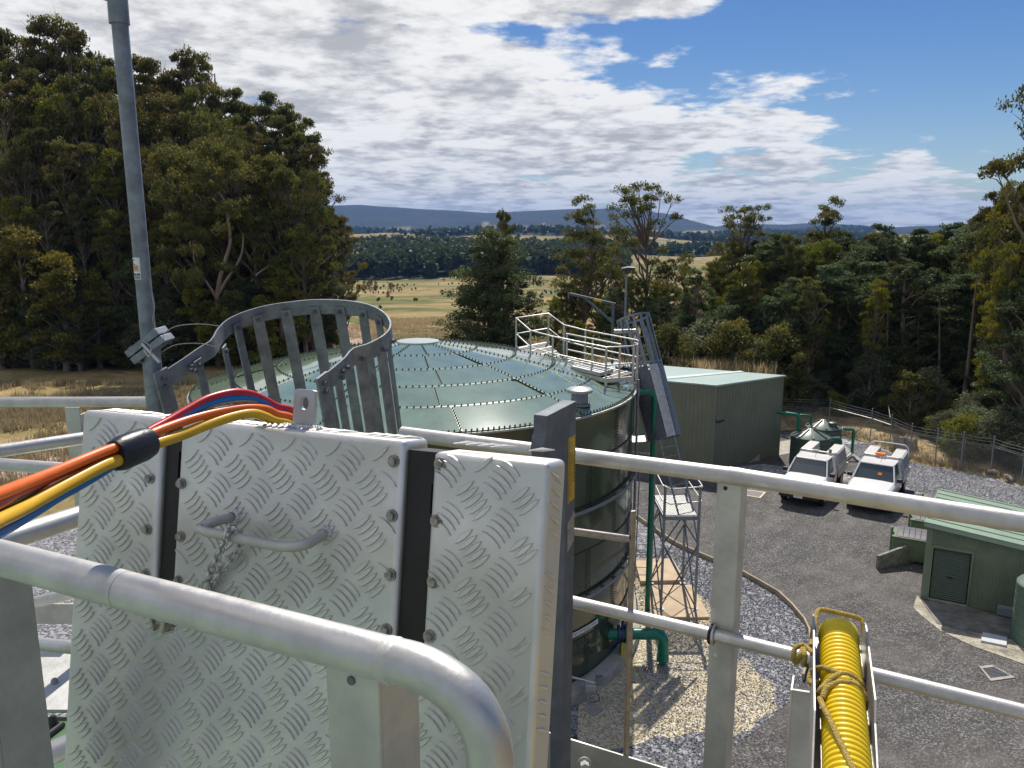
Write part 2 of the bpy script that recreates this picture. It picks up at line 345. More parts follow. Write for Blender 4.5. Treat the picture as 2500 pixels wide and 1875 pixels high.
# ================================================================== LAND
def vnoise(x, y, seed=0):
    xi, yi = np.floor(x).astype(np.int64), np.floor(y).astype(np.int64); xf, yf = x - xi, y - yi
    def h(a, b):
        n = (a * 374761393 + b * 668265263 + seed * 1442695041) & 0x7fffffff; n = ((n ^ (n >> 13)) * 1274126177) & 0x7fffffff
        return ((n ^ (n >> 16)) & 0xffff) / 65535.0
    u, v = xf * xf * (3 - 2 * xf), yf * yf * (3 - 2 * yf)
    return (h(xi, yi) * (1 - u) + h(xi + 1, yi) * u) * (1 - v) + (h(xi, yi + 1) * (1 - u) + h(xi + 1, yi + 1) * u) * v
def fbm(x, y, seed=0, oct=4):
    s, a, t = 0.0, 1.0, 0.0
    for k in range(oct): s = s + a * vnoise(x * 2 ** k, y * 2 ** k, seed + k); t += a; a *= .5
    return s / t
RPROF = [(0, 0), (75, 0), (95, -.4), (130, -2.2), (200, -6.0), (350, -12.5), (600, -21.5), (720, -18), (950, -14), (1200, -19), (1500, -22), (2300, -20), (3200, -12), (4200, -2), (5000, 10), (5800, 50), (6400, 110), (7000, 170), (8600, 120), (12000, 60)]
ridge_px = [(-300, 452), (300, 450), (780, 443), (900, 452), (1000, 458), (1060, 460), (1150, 455), (1250, 451), (1330, 451), (1400, 456), (1450, 463), (1500, 478), (1550, 491), (1600, 484), (1700, 485), (1760, 482), (1850, 487), (1950, 493), (2100, 484), (2300, 480), (2700, 486)]
RAZ = []; REL = []
for (x, y) in ridge_px:
    r_ = ray(*dp(x, y)); RAZ.append(math.atan2(r_.x, r_.y)); REL.append(math.atan2(r_.z, math.hypot(r_.x, r_.y)))
def terr(x, y):
    x = np.asarray(x, float); y = np.asarray(y, float)
    r = np.hypot(x, y); az = np.arctan2(x, y)
    z = np.interp(r, [a for a, _ in RPROF], [b for _, b in RPROF])
    top = CAM_H + 7000 * np.tan(np.interp(az, RAZ, REL))
    w = np.clip((r - 4800) / 2200, 0, 1); w = w * w * (3 - 2 * w); back = np.clip((r - 7000) / 4000, 0, 1)
    z = np.where(r > 4800, 10 * (1 - w) + top * w - back * 140, z)
    k = np.clip((r - 90) / 500, 0, 1)
    z = z + k * (fbm(x / 140, y / 140, 3) - .5) * np.clip(r / 45, 0, 14) * np.clip((5400 - r) / 900, 0, 1)
    z = z + (fbm(x / 900, y / 900, 11) - .5) * np.clip((r - 1000) / 1500, 0, 1) * 125 * np.clip((6200 - r) / 900, 0, 1)
    z = z + (fbm(x / 420, y / 420, 21, 5) - .5) * np.clip((r - 4600) / 800, 0, 1) * np.clip((6900 - r) / 500, 0, 1) * 75
    return z
def forest_mask(x, y):                            # where the far woods stand
    x = np.asarray(x, float); y = np.asarray(y, float); r = np.hypot(x, y); az = np.degrees(np.arctan2(x, y))
    n = fbm(x / 330, y / 330, 31, 4)
    band = (r > 610 + 90 * (fbm(x / 120, y / 120, 5) - .5)) & (r < 980) & (az > -17) & (az < 8)
    mid = (r > 980) & (r < 5200) & (n > .395)
    return band | mid | (r >= 5200)
na = []
a = -180.0
while a < 180:
    na.append(a); a += .22 if -36 < a < 40 else 3.0
na = np.radians(np.array(na)); rr = np.concatenate([np.linspace(0.5, 60, 14), np.geomspace(64, 11500, 190)])
A, RR = np.meshgrid(na, rr); X = RR * np.sin(A); Y = RR * np.cos(A); Zt = terr(X, Y) - .03
nA, nR = len(na), len(rr)
verts = np.c_[X.ravel(), Y.ravel(), Zt.ravel()]
i, j = np.meshgrid(np.arange(nR - 1), np.arange(nA), indexing='ij'); j2 = (j + 1) % nA
faces = np.c_[(i * nA + j).ravel(), (i * nA + j2).ravel(), ((i + 1) * nA + j2).ravel(), ((i + 1) * nA + j).ravel()]
inner = np.arange(nA)
me = bpy.data.meshes.new('ground'); me.from_pydata(verts.tolist() + [(0, 0, -.03)], [], faces.tolist() + [(int(k), len(verts), int((k + 1) % nA)) for k in inner])
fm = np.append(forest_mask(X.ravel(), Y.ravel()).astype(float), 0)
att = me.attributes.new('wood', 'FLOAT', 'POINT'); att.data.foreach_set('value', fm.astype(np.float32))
me.polygons.foreach_set('use_smooth', [True] * len(me.polygons))
def ground_material():
    m = bpy.data.materials.new('paddock'); m.use_nodes = True; nt = m.node_tree; b = nt.nodes['Principled BSDF']; L = nt.links.new
    b.inputs['Roughness'].default_value = .95; b.inputs['Specular IOR Level'].default_value = .1
    t = nt.nodes.new('ShaderNodeTexCoord')
    def noise(s, d=6, r=.6, dist=0):
        n = nt.nodes.new('ShaderNodeTexNoise'); n.inputs['Scale'].default_value = s; n.inputs['Detail'].default_value = d; n.inputs['Roughness'].default_value = r; n.inputs['Distortion'].default_value = dist; L(t.outputs['Object'], n.inputs['Vector']); return n.outputs['Fac']
    def ramp(f, lo, hi):
        n = nt.nodes.new('ShaderNodeMapRange'); n.inputs[1].default_value = lo; n.inputs[2].default_value = hi; L(f, n.inputs[0]); return n.outputs[0]
    def mix(f, a_, b_):
        n = nt.nodes.new('ShaderNodeMix'); n.data_type = 'RGBA'; L(f, n.inputs[0])
        for q, s in ((a_, 6), (b_, 7)):
            if isinstance(q, tuple): n.inputs[s].default_value = q + (1,)
            else: L(q, n.inputs[s])
        return n.outputs[2]
    c = mix(ramp(noise(.35, 8), .35, .65), (.42, .31, .155), (.30, .215, .10))
    c = mix(ramp(noise(.022, 6, .62, .8), .43, .56), c, (.15, .16, .055))
    c = mix(ramp(noise(.05, 7, .66, 1.4), .55, .62), c, (.075, .085, .032))
    c = mix(ramp(noise(.011, 3), .55, .62), c, (.42, .30, .15))
    c = mix(ramp(noise(2.5, 6), .5, .75), c, (.16, .12, .05))
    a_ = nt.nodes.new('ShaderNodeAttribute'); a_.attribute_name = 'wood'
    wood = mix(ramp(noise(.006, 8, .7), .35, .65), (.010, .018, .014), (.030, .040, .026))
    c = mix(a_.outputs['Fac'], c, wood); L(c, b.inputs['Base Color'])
    bp = nt.nodes.new('ShaderNodeBump'); bp.inputs['Strength'].default_value = .6; bp.inputs['Distance'].default_value = .15; L(noise(3.0, 6), bp.inputs['Height']); L(bp.outputs[0], b.inputs['Normal'])
    return m
me.materials.append(ground_material()); ground = bpy.data.objects.new('ground', me); COL.objects.link(ground); struct(ground)

def sheet(name, pts, z, m, nsub=0):
    mb = MB(); mb.add([(p[0], p[1], z) for p in pts], [tuple(range(len(pts)))])
    o = mb.build(name, m, recalc=False)
    if o.data.polygons[0].normal.z < 0: o.data.flip_normals()
    return struct(o)
TC = Vector((-2.95, 24.9, 0)); TR_ = 6.75; EAVE = 7.85; TRISE = 1.30       # neighbour tank
G = lambda lst: [atz(p) for p in lst]
sheet('asphalt_yard', [(3.0, 4), (34, 4), (34, 30), (25.5, 37), (23.5, 42), (21.0, 47.5), (19.5, 50.5), (12, 50.5), (4, 50), (2.5, 40)], .0, M_ASPH)
kerb = G([(1500, 1232), (1556, 1267), (1610, 1306), (1637, 1324), (1655, 1335), (1732, 1369), (1802, 1398), (1850, 1425), (1900, 1454), (1931, 1483), (1963, 1521), (1976, 1549), (1978, 1590), (1960, 1660), (1925, 1715), (1860, 1770), (1800, 1815), (1715, 1862), (1650, 1900)])
sheet('tank_gravel', list(kerb) + [Vector((2.0, 12, 0)), Vector((-10, 8, 0)), Vector((-21, 14, 0)), Vector((-22, 30, 0)), Vector((-14, 37, 0)), Vector((-3, 38, 0))], .006, M_BLUEG)
yg = G([(1530, 1405), (1600, 1432), (1690, 1440), (1745, 1515), (1788, 1597), (1821, 1615), (1860, 1646), (1881, 1669), (1896, 1695), (1891, 1720), (1855, 1764), (1814, 1793), (1736, 1793), (1633, 1798), (1556, 1811), (1450, 1850), (1400, 1800), (1440, 1560)])
ygs = [Vector((p.x + .12 * math.sin(7 * k), p.y + .1 * math.cos(5 * k), 0)) for k, p in enumerate(smooth_path(yg, 4))]
sheet('yellow_gravel_bed', ygs, .014, M_YELG)
sheet('fence_gravel', G([(2030, 1066), (2123, 1083), (2170, 1101), (2219, 1127), (2282, 1140), (2344, 1151), (2417, 1164), (2520, 1196), (2560, 1290), (2450, 1262), (2370, 1232), (2300, 1212), (2235, 1204), (2180, 1180), (2120, 1140), (2060, 1105)]), .006, M_BLUEG2)
sheet('building_gravel', G([(1790, 1140), (1860, 1133), (1920, 1140), (2000, 1148), (2075, 1160), (2080, 1178), (1960, 1166), (1870, 1156)]), .0065, M_BLUEG2)
# bank of dry earth outside the fence
bank_px = [(1900, 1046), (2025, 1052), (2123, 1083), (2170, 1101), (2219, 1127), (2282, 1140), (2344, 1151), (2417, 1164), (2520, 1196)]
bp_ = [atz(p) for p in bank_px]; mb = MB(); vs_ = []
outw = [Vector((.3, 1, 0))] * 2 + [Vector((.75, .65, 0))] * 2 + [Vector((.85, .5, 0))] * 5
for p, o_ in zip(bp_, outw):
    o_ = o_.normalized()
    for d_, h_ in ((0, .008), (.8, .18), (2.2, .32), (4.5, .2), (9, -.02)):
        q = p + o_ * d_; vs_.append((q.x + rnd.uniform(-.2, .2) * (d_ > 0), q.y + rnd.uniform(-.2, .2) * (d_ > 0), h_ + rnd.uniform(-.06, .08) * (d_ > 0)))
nb = 5
fs_ = [(k * nb + c, k * nb + c + 1, (k + 1) * nb + c + 1, (k + 1) * nb + c) for k in range(len(bp_) - 1) for c in range(nb - 1)]
mb.add(vs_, fs_)
M_BANK = gravel_mat('bank_earth', [(.30, .21, .10), (.40, .30, .15), (.50, .39, .22)], 4, bump=.4, dirt=(.22, .17, .08), dirt_lo=.45, dirt_hi=.7, dscale=1.2)
ob = mb.build('earth_bank', M_BANK, smooth=60); struct(ob)
# grassy bank against the back of the green building
mb = MB(); bx_ = np.linspace(1.0, 18.2, 26); vs_ = []
for x in bx_:
    k_ = min(1, (18.2 - x) / 2.2, (x - 1.0) / 3)
    for y, h in ((49.6, -.1), (50.6, 2.0), (51.6, 3.0), (54.5, 3.1), (57, 1.6), (60, -.2)): vs_.append((x, y + .2 * math.sin(x * 1.7), max(-.1, h * k_ + .12 * math.sin(2.3 * x + y))))
mb.add(vs_, [(k * 6 + c, k * 6 + c + 1, k * 6 + c + 7, k * 6 + c + 6) for k in range(25) for c in range(5)])
struct(mb.build('grass_bank', M_BANK, smooth=60))
sheet('concrete_pad', [(15.25, 43.9), (18.4, 45.6), (17.6, 47.6), (14.4, 45.9)], .012, M_CONC)
# track
tp = smooth_path([(-46, 33), (-34, 36), (-26, 40), (-20.5, 52), (-18.4, 70), (-19.3, 89), (-22.5, 112), (-30, 140), (-44, 170)], 10) if False else None
tr_pts = smooth_path([Vector(q + (0,)) for q in [(-46, 33), (-34, 36), (-26, 41), (-21, 53), (-18.6, 70), (-19.0, 89), (-22.0, 112), (-30, 134), (-46, 150)]], 12)
mb = MB(); vs_ = []
for k, p in enumerate(tr_pts):
    t_ = (tr_pts[min(k + 1, len(tr_pts) - 1)] - tr_pts[max(k - 1, 0)]).normalized(); s_ = Vector((-t_.y, t_.x, 0))
    for w in (-2.3, -1.1, 0, 1.1, 2.3):
        q = p + s_ * (w + .25 * math.sin(k * .9 + w)); vs_.append((q.x, q.y, float(terr(q.x, q.y)) + (.03 if abs(w) < 2 else .006) + .02))
mb.add(vs_, [(k * 5 + c, k * 5 + c + 1, k * 5 + c + 6, k * 5 + c + 5) for k in range(len(tr_pts) - 1) for c in range(4)])
struct(mb.build('dirt_track', M_DIRT, smooth=60))

# loose stones lying on the gravel beds (too many to count)
def scatter_stones(name, poly, n, size, m, zoff, seed):
    g = np.random.default_rng(seed); P = np.array([(p[0], p[1]) for p in poly]); lo, hi = P.min(0), P.max(0); pts = []
    while len(pts) < n:
        q = g.uniform(lo, hi, (n, 2)); ins = np.zeros(len(q), bool); jj = len(P) - 1
        for ii in range(len(P)):
            c = ((P[ii, 1] > q[:, 1]) != (P[jj, 1] > q[:, 1])) & (q[:, 0] < (P[jj, 0] - P[ii, 0]) * (q[:, 1] - P[ii, 1]) / (P[jj, 1] - P[ii, 1] + 1e-12) + P[ii, 0]); ins ^= c; jj = ii
        pts += q[ins].tolist()
    pts = np.array(pts[:n]); octv = np.array([(1, 0, 0), (0, 1, 0), (-1, 0, 0), (0, -1, 0), (0, 0, .75), (0, 0, -.4)], float)
    octf = [(0, 1, 4), (1, 2, 4), (2, 3, 4), (3, 0, 4), (1, 0, 5), (2, 1, 5), (3, 2, 5), (0, 3, 5)]
    s = g.uniform(.5, 1.25, n) * size; an = g.uniform(0, 6.28, n); V = octv[None] * g.uniform(.6, 1.25, (n, 6, 1)) * s[:, None, None]
    c_, s2 = np.cos(an)[:, None], np.sin(an)[:, None]; Xr = V[..., 0] * c_ - V[..., 1] * s2 * .8; Yr = V[..., 0] * s2 + V[..., 1] * c_ * .8
    V = np.stack([Xr + pts[:, :1], Yr + pts[:, 1:], V[..., 2] + zoff + s[:, None] * .25], -1).reshape(-1, 3)
    Fc = (np.array(octf)[None] + 6 * np.arange(n)[:, None, None]).reshape(-1, 3)
    me = bpy.data.meshes.new(name); me.from_pydata(V.tolist(), [], Fc.tolist()); at_ = me.attributes.new('tint', 'FLOAT', 'FACE'); at_.data.foreach_set('value', np.repeat(g.random(n), 8).astype(np.float32))
    me.materials.append(m); o = bpy.data.objects.new(name, me); COL.objects.link(o); return o
def stone_mat(name, a, b_):
    m = bpy.data.materials.new(name); m.use_nodes = True; nt = m.node_tree; p = nt.nodes['Principled BSDF']; p.inputs['Roughness'].default_value = .75
    at_ = nt.nodes.new('ShaderNodeAttribute'); at_.attribute_name = 'tint'; mx = nt.nodes.new('ShaderNodeMix'); mx.data_type = 'RGBA'
    nt.links.new(at_.outputs['Fac'], mx.inputs[0]); mx.inputs[6].default_value = a + (1,); mx.inputs[7].default_value = b_ + (1,); nt.links.new(mx.outputs[2], p.inputs['Base Color']); return m
M_STB = stone_mat('blue_stone', (.12, .121, .130), (.46, .46, .48)); M_STY = stone_mat('yellow_stone', (.30, .23, .13), (.70, .64, .50))
M_STY2 = stone_mat('yard_stone', (.20, .195, .20), (.60, .585, .58))
region = list(kerb[4:]) + [Vector((3.2, 17.5, 0)), Vector((4.2, 23, 0)), Vector((4.6, 30, 0))]
stuff(scatter_stones('loose_blue_stones', region, 15000, .034, M_STB, .006, 1), 'loose blue grey crushed stones round the storage tank', 'gravel')
stuff(scatter_stones('loose_yellow_stones', ygs, 9000, .022, M_STY, .014, 2), 'loose pale yellow stones beside the storage tank', 'gravel')
fg = G([(2060, 1085), (2123, 1085), (2219, 1130), (2344, 1154), (2500, 1195), (2500, 1262), (2370, 1228), (2235, 1200), (2120, 1138)])
stuff(scatter_stones('loose_yard_stones', fg, 12000, .055, M_STY2, .006, 3), 'loose grey stones between the yard and the chain link fence', 'gravel')

# far woods: clumps of leaf cards, nobody could count the trees
def far_wood(name, n, r0, r1, a0, a1, card, per, hgt, seed, label):
    g = np.random.default_rng(seed); P = []
    while len(P) < n:
        r = np.sqrt(g.uniform(r0 * r0, r1 * r1, n)); az = np.radians(g.uniform(a0, a1, n)); x, y = r * np.sin(az), r * np.cos(az); k = forest_mask(x, y); P += np.c_[x, y][k].tolist()
    P = np.array(P[:n]); z = terr(P[:, 0], P[:, 1]); h = hgt * g.uniform(.6, 1.25, n)
    d = g.normal(size=(n, per, 3)); d /= np.linalg.norm(d, axis=2, keepdims=True); d *= g.uniform(.55, 1, (n, per, 1))
    c = np.stack([P[:, None, 0] + d[..., 0] * h[:, None] * .33, P[:, None, 1] + d[..., 1] * h[:, None] * .33, z[:, None] + h[:, None] * (.58 + .42 * d[..., 2])], -1).reshape(-1, 3)
    N = len(c); u = g.normal(size=(N, 3)); u /= np.linalg.norm(u, axis=1, keepdims=True); w = np.cross(u, g.normal(size=(N, 3))); w /= np.linalg.norm(w, axis=1, keepdims=True)
    s = card * g.uniform(.6, 1.3, (N, 1)); V = np.stack([c + u * s, c + w * s * .7, c - u * s, c - w * s * .7], 1).reshape(-1, 3)
    me = bpy.data.meshes.new(name); me.vertices.add(len(V)); me.vertices.foreach_set('co', V.ravel()); me.loops.add(4 * N); me.loops.foreach_set('vertex_index', np.arange(4 * N)); me.polygons.add(N); me.polygons.foreach_set('loop_start', np.arange(0, 4 * N, 4)); me.update(); me.validate()
    at_ = me.attributes.new('tint', 'FLOAT', 'FACE'); at_.data.foreach_set('value', np.clip(np.repeat(g.random(n), per) * .6 + g.random(N) * .4, 0, 1).astype(np.float32))
    me.materials.append(M_FARL); o = bpy.data.objects.new(name, me); COL.objects.link(o); return stuff(o, label, 'woodland')
far_wood('valley_woodland', 2300, 600, 985, -17, 8, 2.4, 60, 17, 5, 'grey green woodland filling the valley below the paddocks')
def scrub_fn(x, y): return fbm(x / 38, y / 38, 41, 4) > .60
_fm = forest_mask; forest_mask = scrub_fn
far_wood('paddock_scrub', 380, 170, 580, -20, 12, .32, 26, 1.3, 9, 'low dark scrub dotted over the dry paddock')
forest_mask = _fm
far_wood('hillside_woodland', 11000, 980, 4800, -20, 24, 5.5, 12, 16, 6, 'hazy blue green woods scattered over the far hillsides')
# ================================================================== TREES
def cards(name, c, length, width, tint, m, hang=0.0, seed=0):
    g = np.random.default_rng(seed); N = len(c)
    u = g.normal(size=(N, 3)); u[:, 2] -= hang * 1.6; u /= np.linalg.norm(u, axis=1, keepdims=True)
    w = np.cross(u, g.normal(size=(N, 3))); w /= np.linalg.norm(w, axis=1, keepdims=True)
    s = g.uniform(.6, 1.3, (N, 1)); a = u * length * s * .5; b = w * width * s * .5
    V = np.stack([c + a, c + b * 1.0 + a * .1, c - a, c - b + a * .1], 1).reshape(-1, 3)
    me = bpy.data.meshes.new(name); me.vertices.add(4 * N); me.vertices.foreach_set('co', V.ravel()); me.loops.add(4 * N); me.loops.foreach_set('vertex_index', np.arange(4 * N)); me.polygons.add(N); me.polygons.foreach_set('loop_start', np.arange(0, 4 * N, 4)); me.update(); me.validate()
    at_ = me.attributes.new('tint', 'FLOAT', 'FACE'); at_.data.foreach_set('value', np.clip(tint, 0, 1).astype(np.float32)); me.materials.append(m)
    return me
def make_tree(key, seed, H, W, base, nclump, per, leaf, m, bark, csize=.16, flat=.6, hang=.5, shape='round', fork=True, tr=.022, lw=.42, top=1.0, limb_r=1.0):
    """H height, W crown width, base = crown base fraction; foliage sits in clumps at the ends of limbs"""
    g = np.random.default_rng(seed)
    def env(t):
        if shape == 'round': return math.sin(math.pi * min(1, max(0, (t * .86 + .10)))) ** .7
        if shape == 'egg': return max(.15, (1 - t) ** .55 * min(1, .62 + 1.6 * t))
        if shape == 'cone': return max(.12, (1 - t) ** .75 * min(1, .45 + 2.5 * t))
        if shape == 'column': return (.72 + .28 * math.sin(9 * t + seed)) * (1 if t < .75 else max(.2, (1 - t) * 3.6))
        return .55 + .45 * math.sin(math.pi * t * .9 + .3)                       # umbrella / spreading
    C = []
    tries = 0
    while len(C) < nclump and tries < 6000:
        tries += 1
        t = g.random() ** (.8 if shape == 'spread' else 1.0); a = g.uniform(0, 2 * math.pi); e = env(t) * (1 + .22 * math.sin(3 * a + seed) * math.sin(5 * t + seed))
        q = (g.random() ** .42) * e * W / 2 * .88
        p = np.array([q * math.cos(a), q * math.sin(a), H * (base + (top - base) * t * .96)])
        if all(np.linalg.norm((p - o) * (1, 1, 1.5)) > W * csize * .62 for o in C): C.append(p)
    C = np.array(C); mb = MB()
    lean = g.normal(0, .03, 2) * H; zt = H * (.93 if shape != 'spread' else .7)
    tk = [Vector((0, 0, -.4))] + [Vector((lean[0] * s + .012 * H * math.sin(4 * s + seed), lean[1] * s + .012 * H * math.cos(5 * s + seed), zt * s)) for s in (.0, .15, .3, .45, .6, .75, .9, 1)]
    r0 = H * tr; mb.tube(tk, [r0 * 1.5, r0 * 1.25, r0, r0 * .88, r0 * .75, r0 * .6, r0 * .42, r0 * .25, r0 * .1], 7, cap=False)
    def on_trunk(z):
        s = min(max(z / zt, 0), 1); k = min(int(s * 7), 6) if False else None
        return Vector((lean[0] * s + .012 * H * math.sin(4 * s + seed), lean[1] * s + .012 * H * math.cos(5 * s + seed), zt * s))
    for c in C:
        c = Vector(c); d = math.hypot(c.x, c.y); z0 = min(max(c.z - d * g.uniform(.55, 1.1) - .05 * H, H * base * .62), zt * .95)
        a = on_trunk(z0); mid = a.lerp(c, .5) + Vector((g.normal(0, .03), g.normal(0, .03), g.normal(.03, .03))) * H * .5
        r1 = (r0 * .32 * (1 - z0 / H) + .012 * H * .25) * limb_r
        mb.tube([a, a.lerp(mid, .55) + Vector((g.normal(0, .012), g.normal(0, .012), 0)) * H, mid, mid.lerp(c, .6), c], [r1, r1 * .8, r1 * .6, r1 * .4, r1 * .15], 5, cap=False)
        for k in range(2):
            e = c + Vector(g.normal(0, 1, 3)) * W * csize * .5; s = mid.lerp(c, g.uniform(.3, .8)); mb.tube([s, s.lerp(e, .5) + Vector(g.normal(0, .1, 3)), e], [r1 * .3, r1 * .2, r1 * .06], 4, cap=False)
    tme = bpy.data.meshes.new(key + '_trunk'); tme.from_pydata([tuple(p) for p in mb.v], [], mb.f); tme.polygons.foreach_set('use_smooth', [True] * len(tme.polygons)); tme.materials.append(bark)
    pts, ti = [], []
    for c in C:
        n = int(per * g.uniform(.6, 1.3)); ax = W * csize * g.uniform(.7, 1.35) * np.array([1, 1, flat])
        sub = g.normal(size=(7, 3)); sub /= np.linalg.norm(sub, axis=1, keepdims=True); sub[:, 2] = np.abs(sub[:, 2]) * .9 - .15
        sc_ = c + sub * ax * .72; which = g.integers(0, 7, n); d = g.normal(size=(n, 3)); d /= np.linalg.norm(d, axis=1, keepdims=True); d *= g.random((n, 1)) ** .45
        p = sc_[which] + d * ax * .47
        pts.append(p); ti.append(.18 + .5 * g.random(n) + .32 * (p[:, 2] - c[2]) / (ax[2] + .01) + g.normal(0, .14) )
    pts = np.concatenate(pts); ti = np.concatenate(ti)
    cme = cards(key + '_crown', pts, leaf, leaf * lw, ti, m, hang, seed)
    return dict(h=H, w=W, t=tme, c=cme)
PT = {}
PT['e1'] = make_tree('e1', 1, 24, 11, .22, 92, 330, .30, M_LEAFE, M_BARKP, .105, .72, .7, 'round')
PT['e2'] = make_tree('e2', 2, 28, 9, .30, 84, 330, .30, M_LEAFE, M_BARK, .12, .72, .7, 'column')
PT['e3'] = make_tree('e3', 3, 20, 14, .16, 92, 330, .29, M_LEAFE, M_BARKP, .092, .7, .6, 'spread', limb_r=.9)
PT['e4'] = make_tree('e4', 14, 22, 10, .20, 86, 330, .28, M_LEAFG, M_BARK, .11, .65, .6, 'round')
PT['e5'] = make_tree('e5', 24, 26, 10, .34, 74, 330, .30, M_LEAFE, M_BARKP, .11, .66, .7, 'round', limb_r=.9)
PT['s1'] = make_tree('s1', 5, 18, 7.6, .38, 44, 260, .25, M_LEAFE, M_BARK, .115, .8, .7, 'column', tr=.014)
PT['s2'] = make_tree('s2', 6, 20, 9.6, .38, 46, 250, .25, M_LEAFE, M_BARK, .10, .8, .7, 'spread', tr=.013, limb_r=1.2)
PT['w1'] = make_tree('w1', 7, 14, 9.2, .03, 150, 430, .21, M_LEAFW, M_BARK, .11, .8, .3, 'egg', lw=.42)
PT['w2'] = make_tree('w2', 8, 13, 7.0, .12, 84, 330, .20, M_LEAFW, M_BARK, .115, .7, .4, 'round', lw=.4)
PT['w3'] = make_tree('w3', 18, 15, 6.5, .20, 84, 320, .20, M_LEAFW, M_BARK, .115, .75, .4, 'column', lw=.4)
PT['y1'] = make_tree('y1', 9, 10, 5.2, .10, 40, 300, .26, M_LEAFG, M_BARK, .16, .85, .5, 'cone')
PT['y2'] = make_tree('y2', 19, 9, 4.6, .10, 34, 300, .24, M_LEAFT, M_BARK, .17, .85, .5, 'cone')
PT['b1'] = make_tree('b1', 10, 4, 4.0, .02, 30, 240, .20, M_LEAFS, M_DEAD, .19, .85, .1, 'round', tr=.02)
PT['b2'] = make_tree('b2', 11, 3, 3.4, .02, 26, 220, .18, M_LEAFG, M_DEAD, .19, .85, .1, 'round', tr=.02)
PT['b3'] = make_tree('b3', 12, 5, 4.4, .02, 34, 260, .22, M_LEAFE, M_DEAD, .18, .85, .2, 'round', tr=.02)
# a dead sapling: trunk and bare twigs only
def dead_tree(key, seed, H):
    g = np.random.default_rng(seed); mb = MB(); tk = [Vector((.02 * H * math.sin(3 * s + seed), .02 * H * math.cos(4 * s), H * s - .3)) for s in np.linspace(0, 1, 8)]
    mb.tube(tk, [H * .014 * (1 - .85 * s) for s in np.linspace(0, 1, 8)], 6, cap=False)
    for k in range(20):
        s = g.uniform(.3, .95); p = Vector((.02 * H * math.sin(3 * s + seed), .02 * H * math.cos(4 * s), H * s - .3)); a = g.uniform(0, 6.28); L_ = H * .3 * (1.1 - s); q = p + Vector((math.cos(a), math.sin(a), g.uniform(.2, .9))) * L_
        mb.tube([p, p.lerp(q, .5) + Vector(g.normal(0, .05, 3)) * L_, q], [H * .005, H * .003, H * .001], 4, cap=False)
        for j in range(3):
            w = p.lerp(q, g.uniform(.4, .9)); mb.tube([w, w + Vector(g.normal(0, 1, 3)) * L_ * .25], [H * .0022, H * .0008], 3, cap=False)
    me_ = bpy.data.meshes.new(key); me_.from_pydata([tuple(p) for p in mb.v], [], mb.f); me_.materials.append(M_DEAD); return me_
DEAD = dead_tree('dead_tree', 4, 10)

def plant(key, name, label, cat, group, x, y, h, ws=1.0, rz=None, z=None):
    P = PT[key]; z = float(terr(x, y)) - .03 if z is None else z
    o = thing(name, label, cat, (x, y, z), group, rnd.uniform(0, 6.28) if rz is None else rz); s = h / P['h']
    o.scale = (s * ws, s * ws, s); part(P['t'], 'trunk', o); part(P['c'], 'crown', o); return o
def tree_px(key, xd, yd, Y, ws, name, label, group=None, cat='tree', rz=None):
    """foot on the ground Y metres ahead, tip at the height where the photo shows it"""
    r_ = ray(*dp(xd, yd)); x = r_.x / r_.y * Y; z = float(terr(x, Y)); ztop = CAM_H + r_.z / r_.y * Y
    return plant(key, name, label, cat, group, x, Y, max(1.0, (ztop - z) / .985), ws, rz)
def left_rel(xd): return 'beyond the left corner guardrail' if xd < 200 else 'beyond the tilt-down lamp pole' if xd < 400 else 'beyond the curved ladder cage hoop' if xd < 620 else 'at the paddock edge of the left forest'
def right_rel(xd): return 'behind the flat roofed green building' if xd < 1720 else 'behind the plastic water tanks' if xd < 1845 else 'behind the parked trucks' if xd < 1960 else 'behind the split stumps' if xd < 2090 else 'behind the shed end of the fence'
def row(Y, a, b): return 'front row' if Y < a else 'middle row' if Y < b else 'back row'
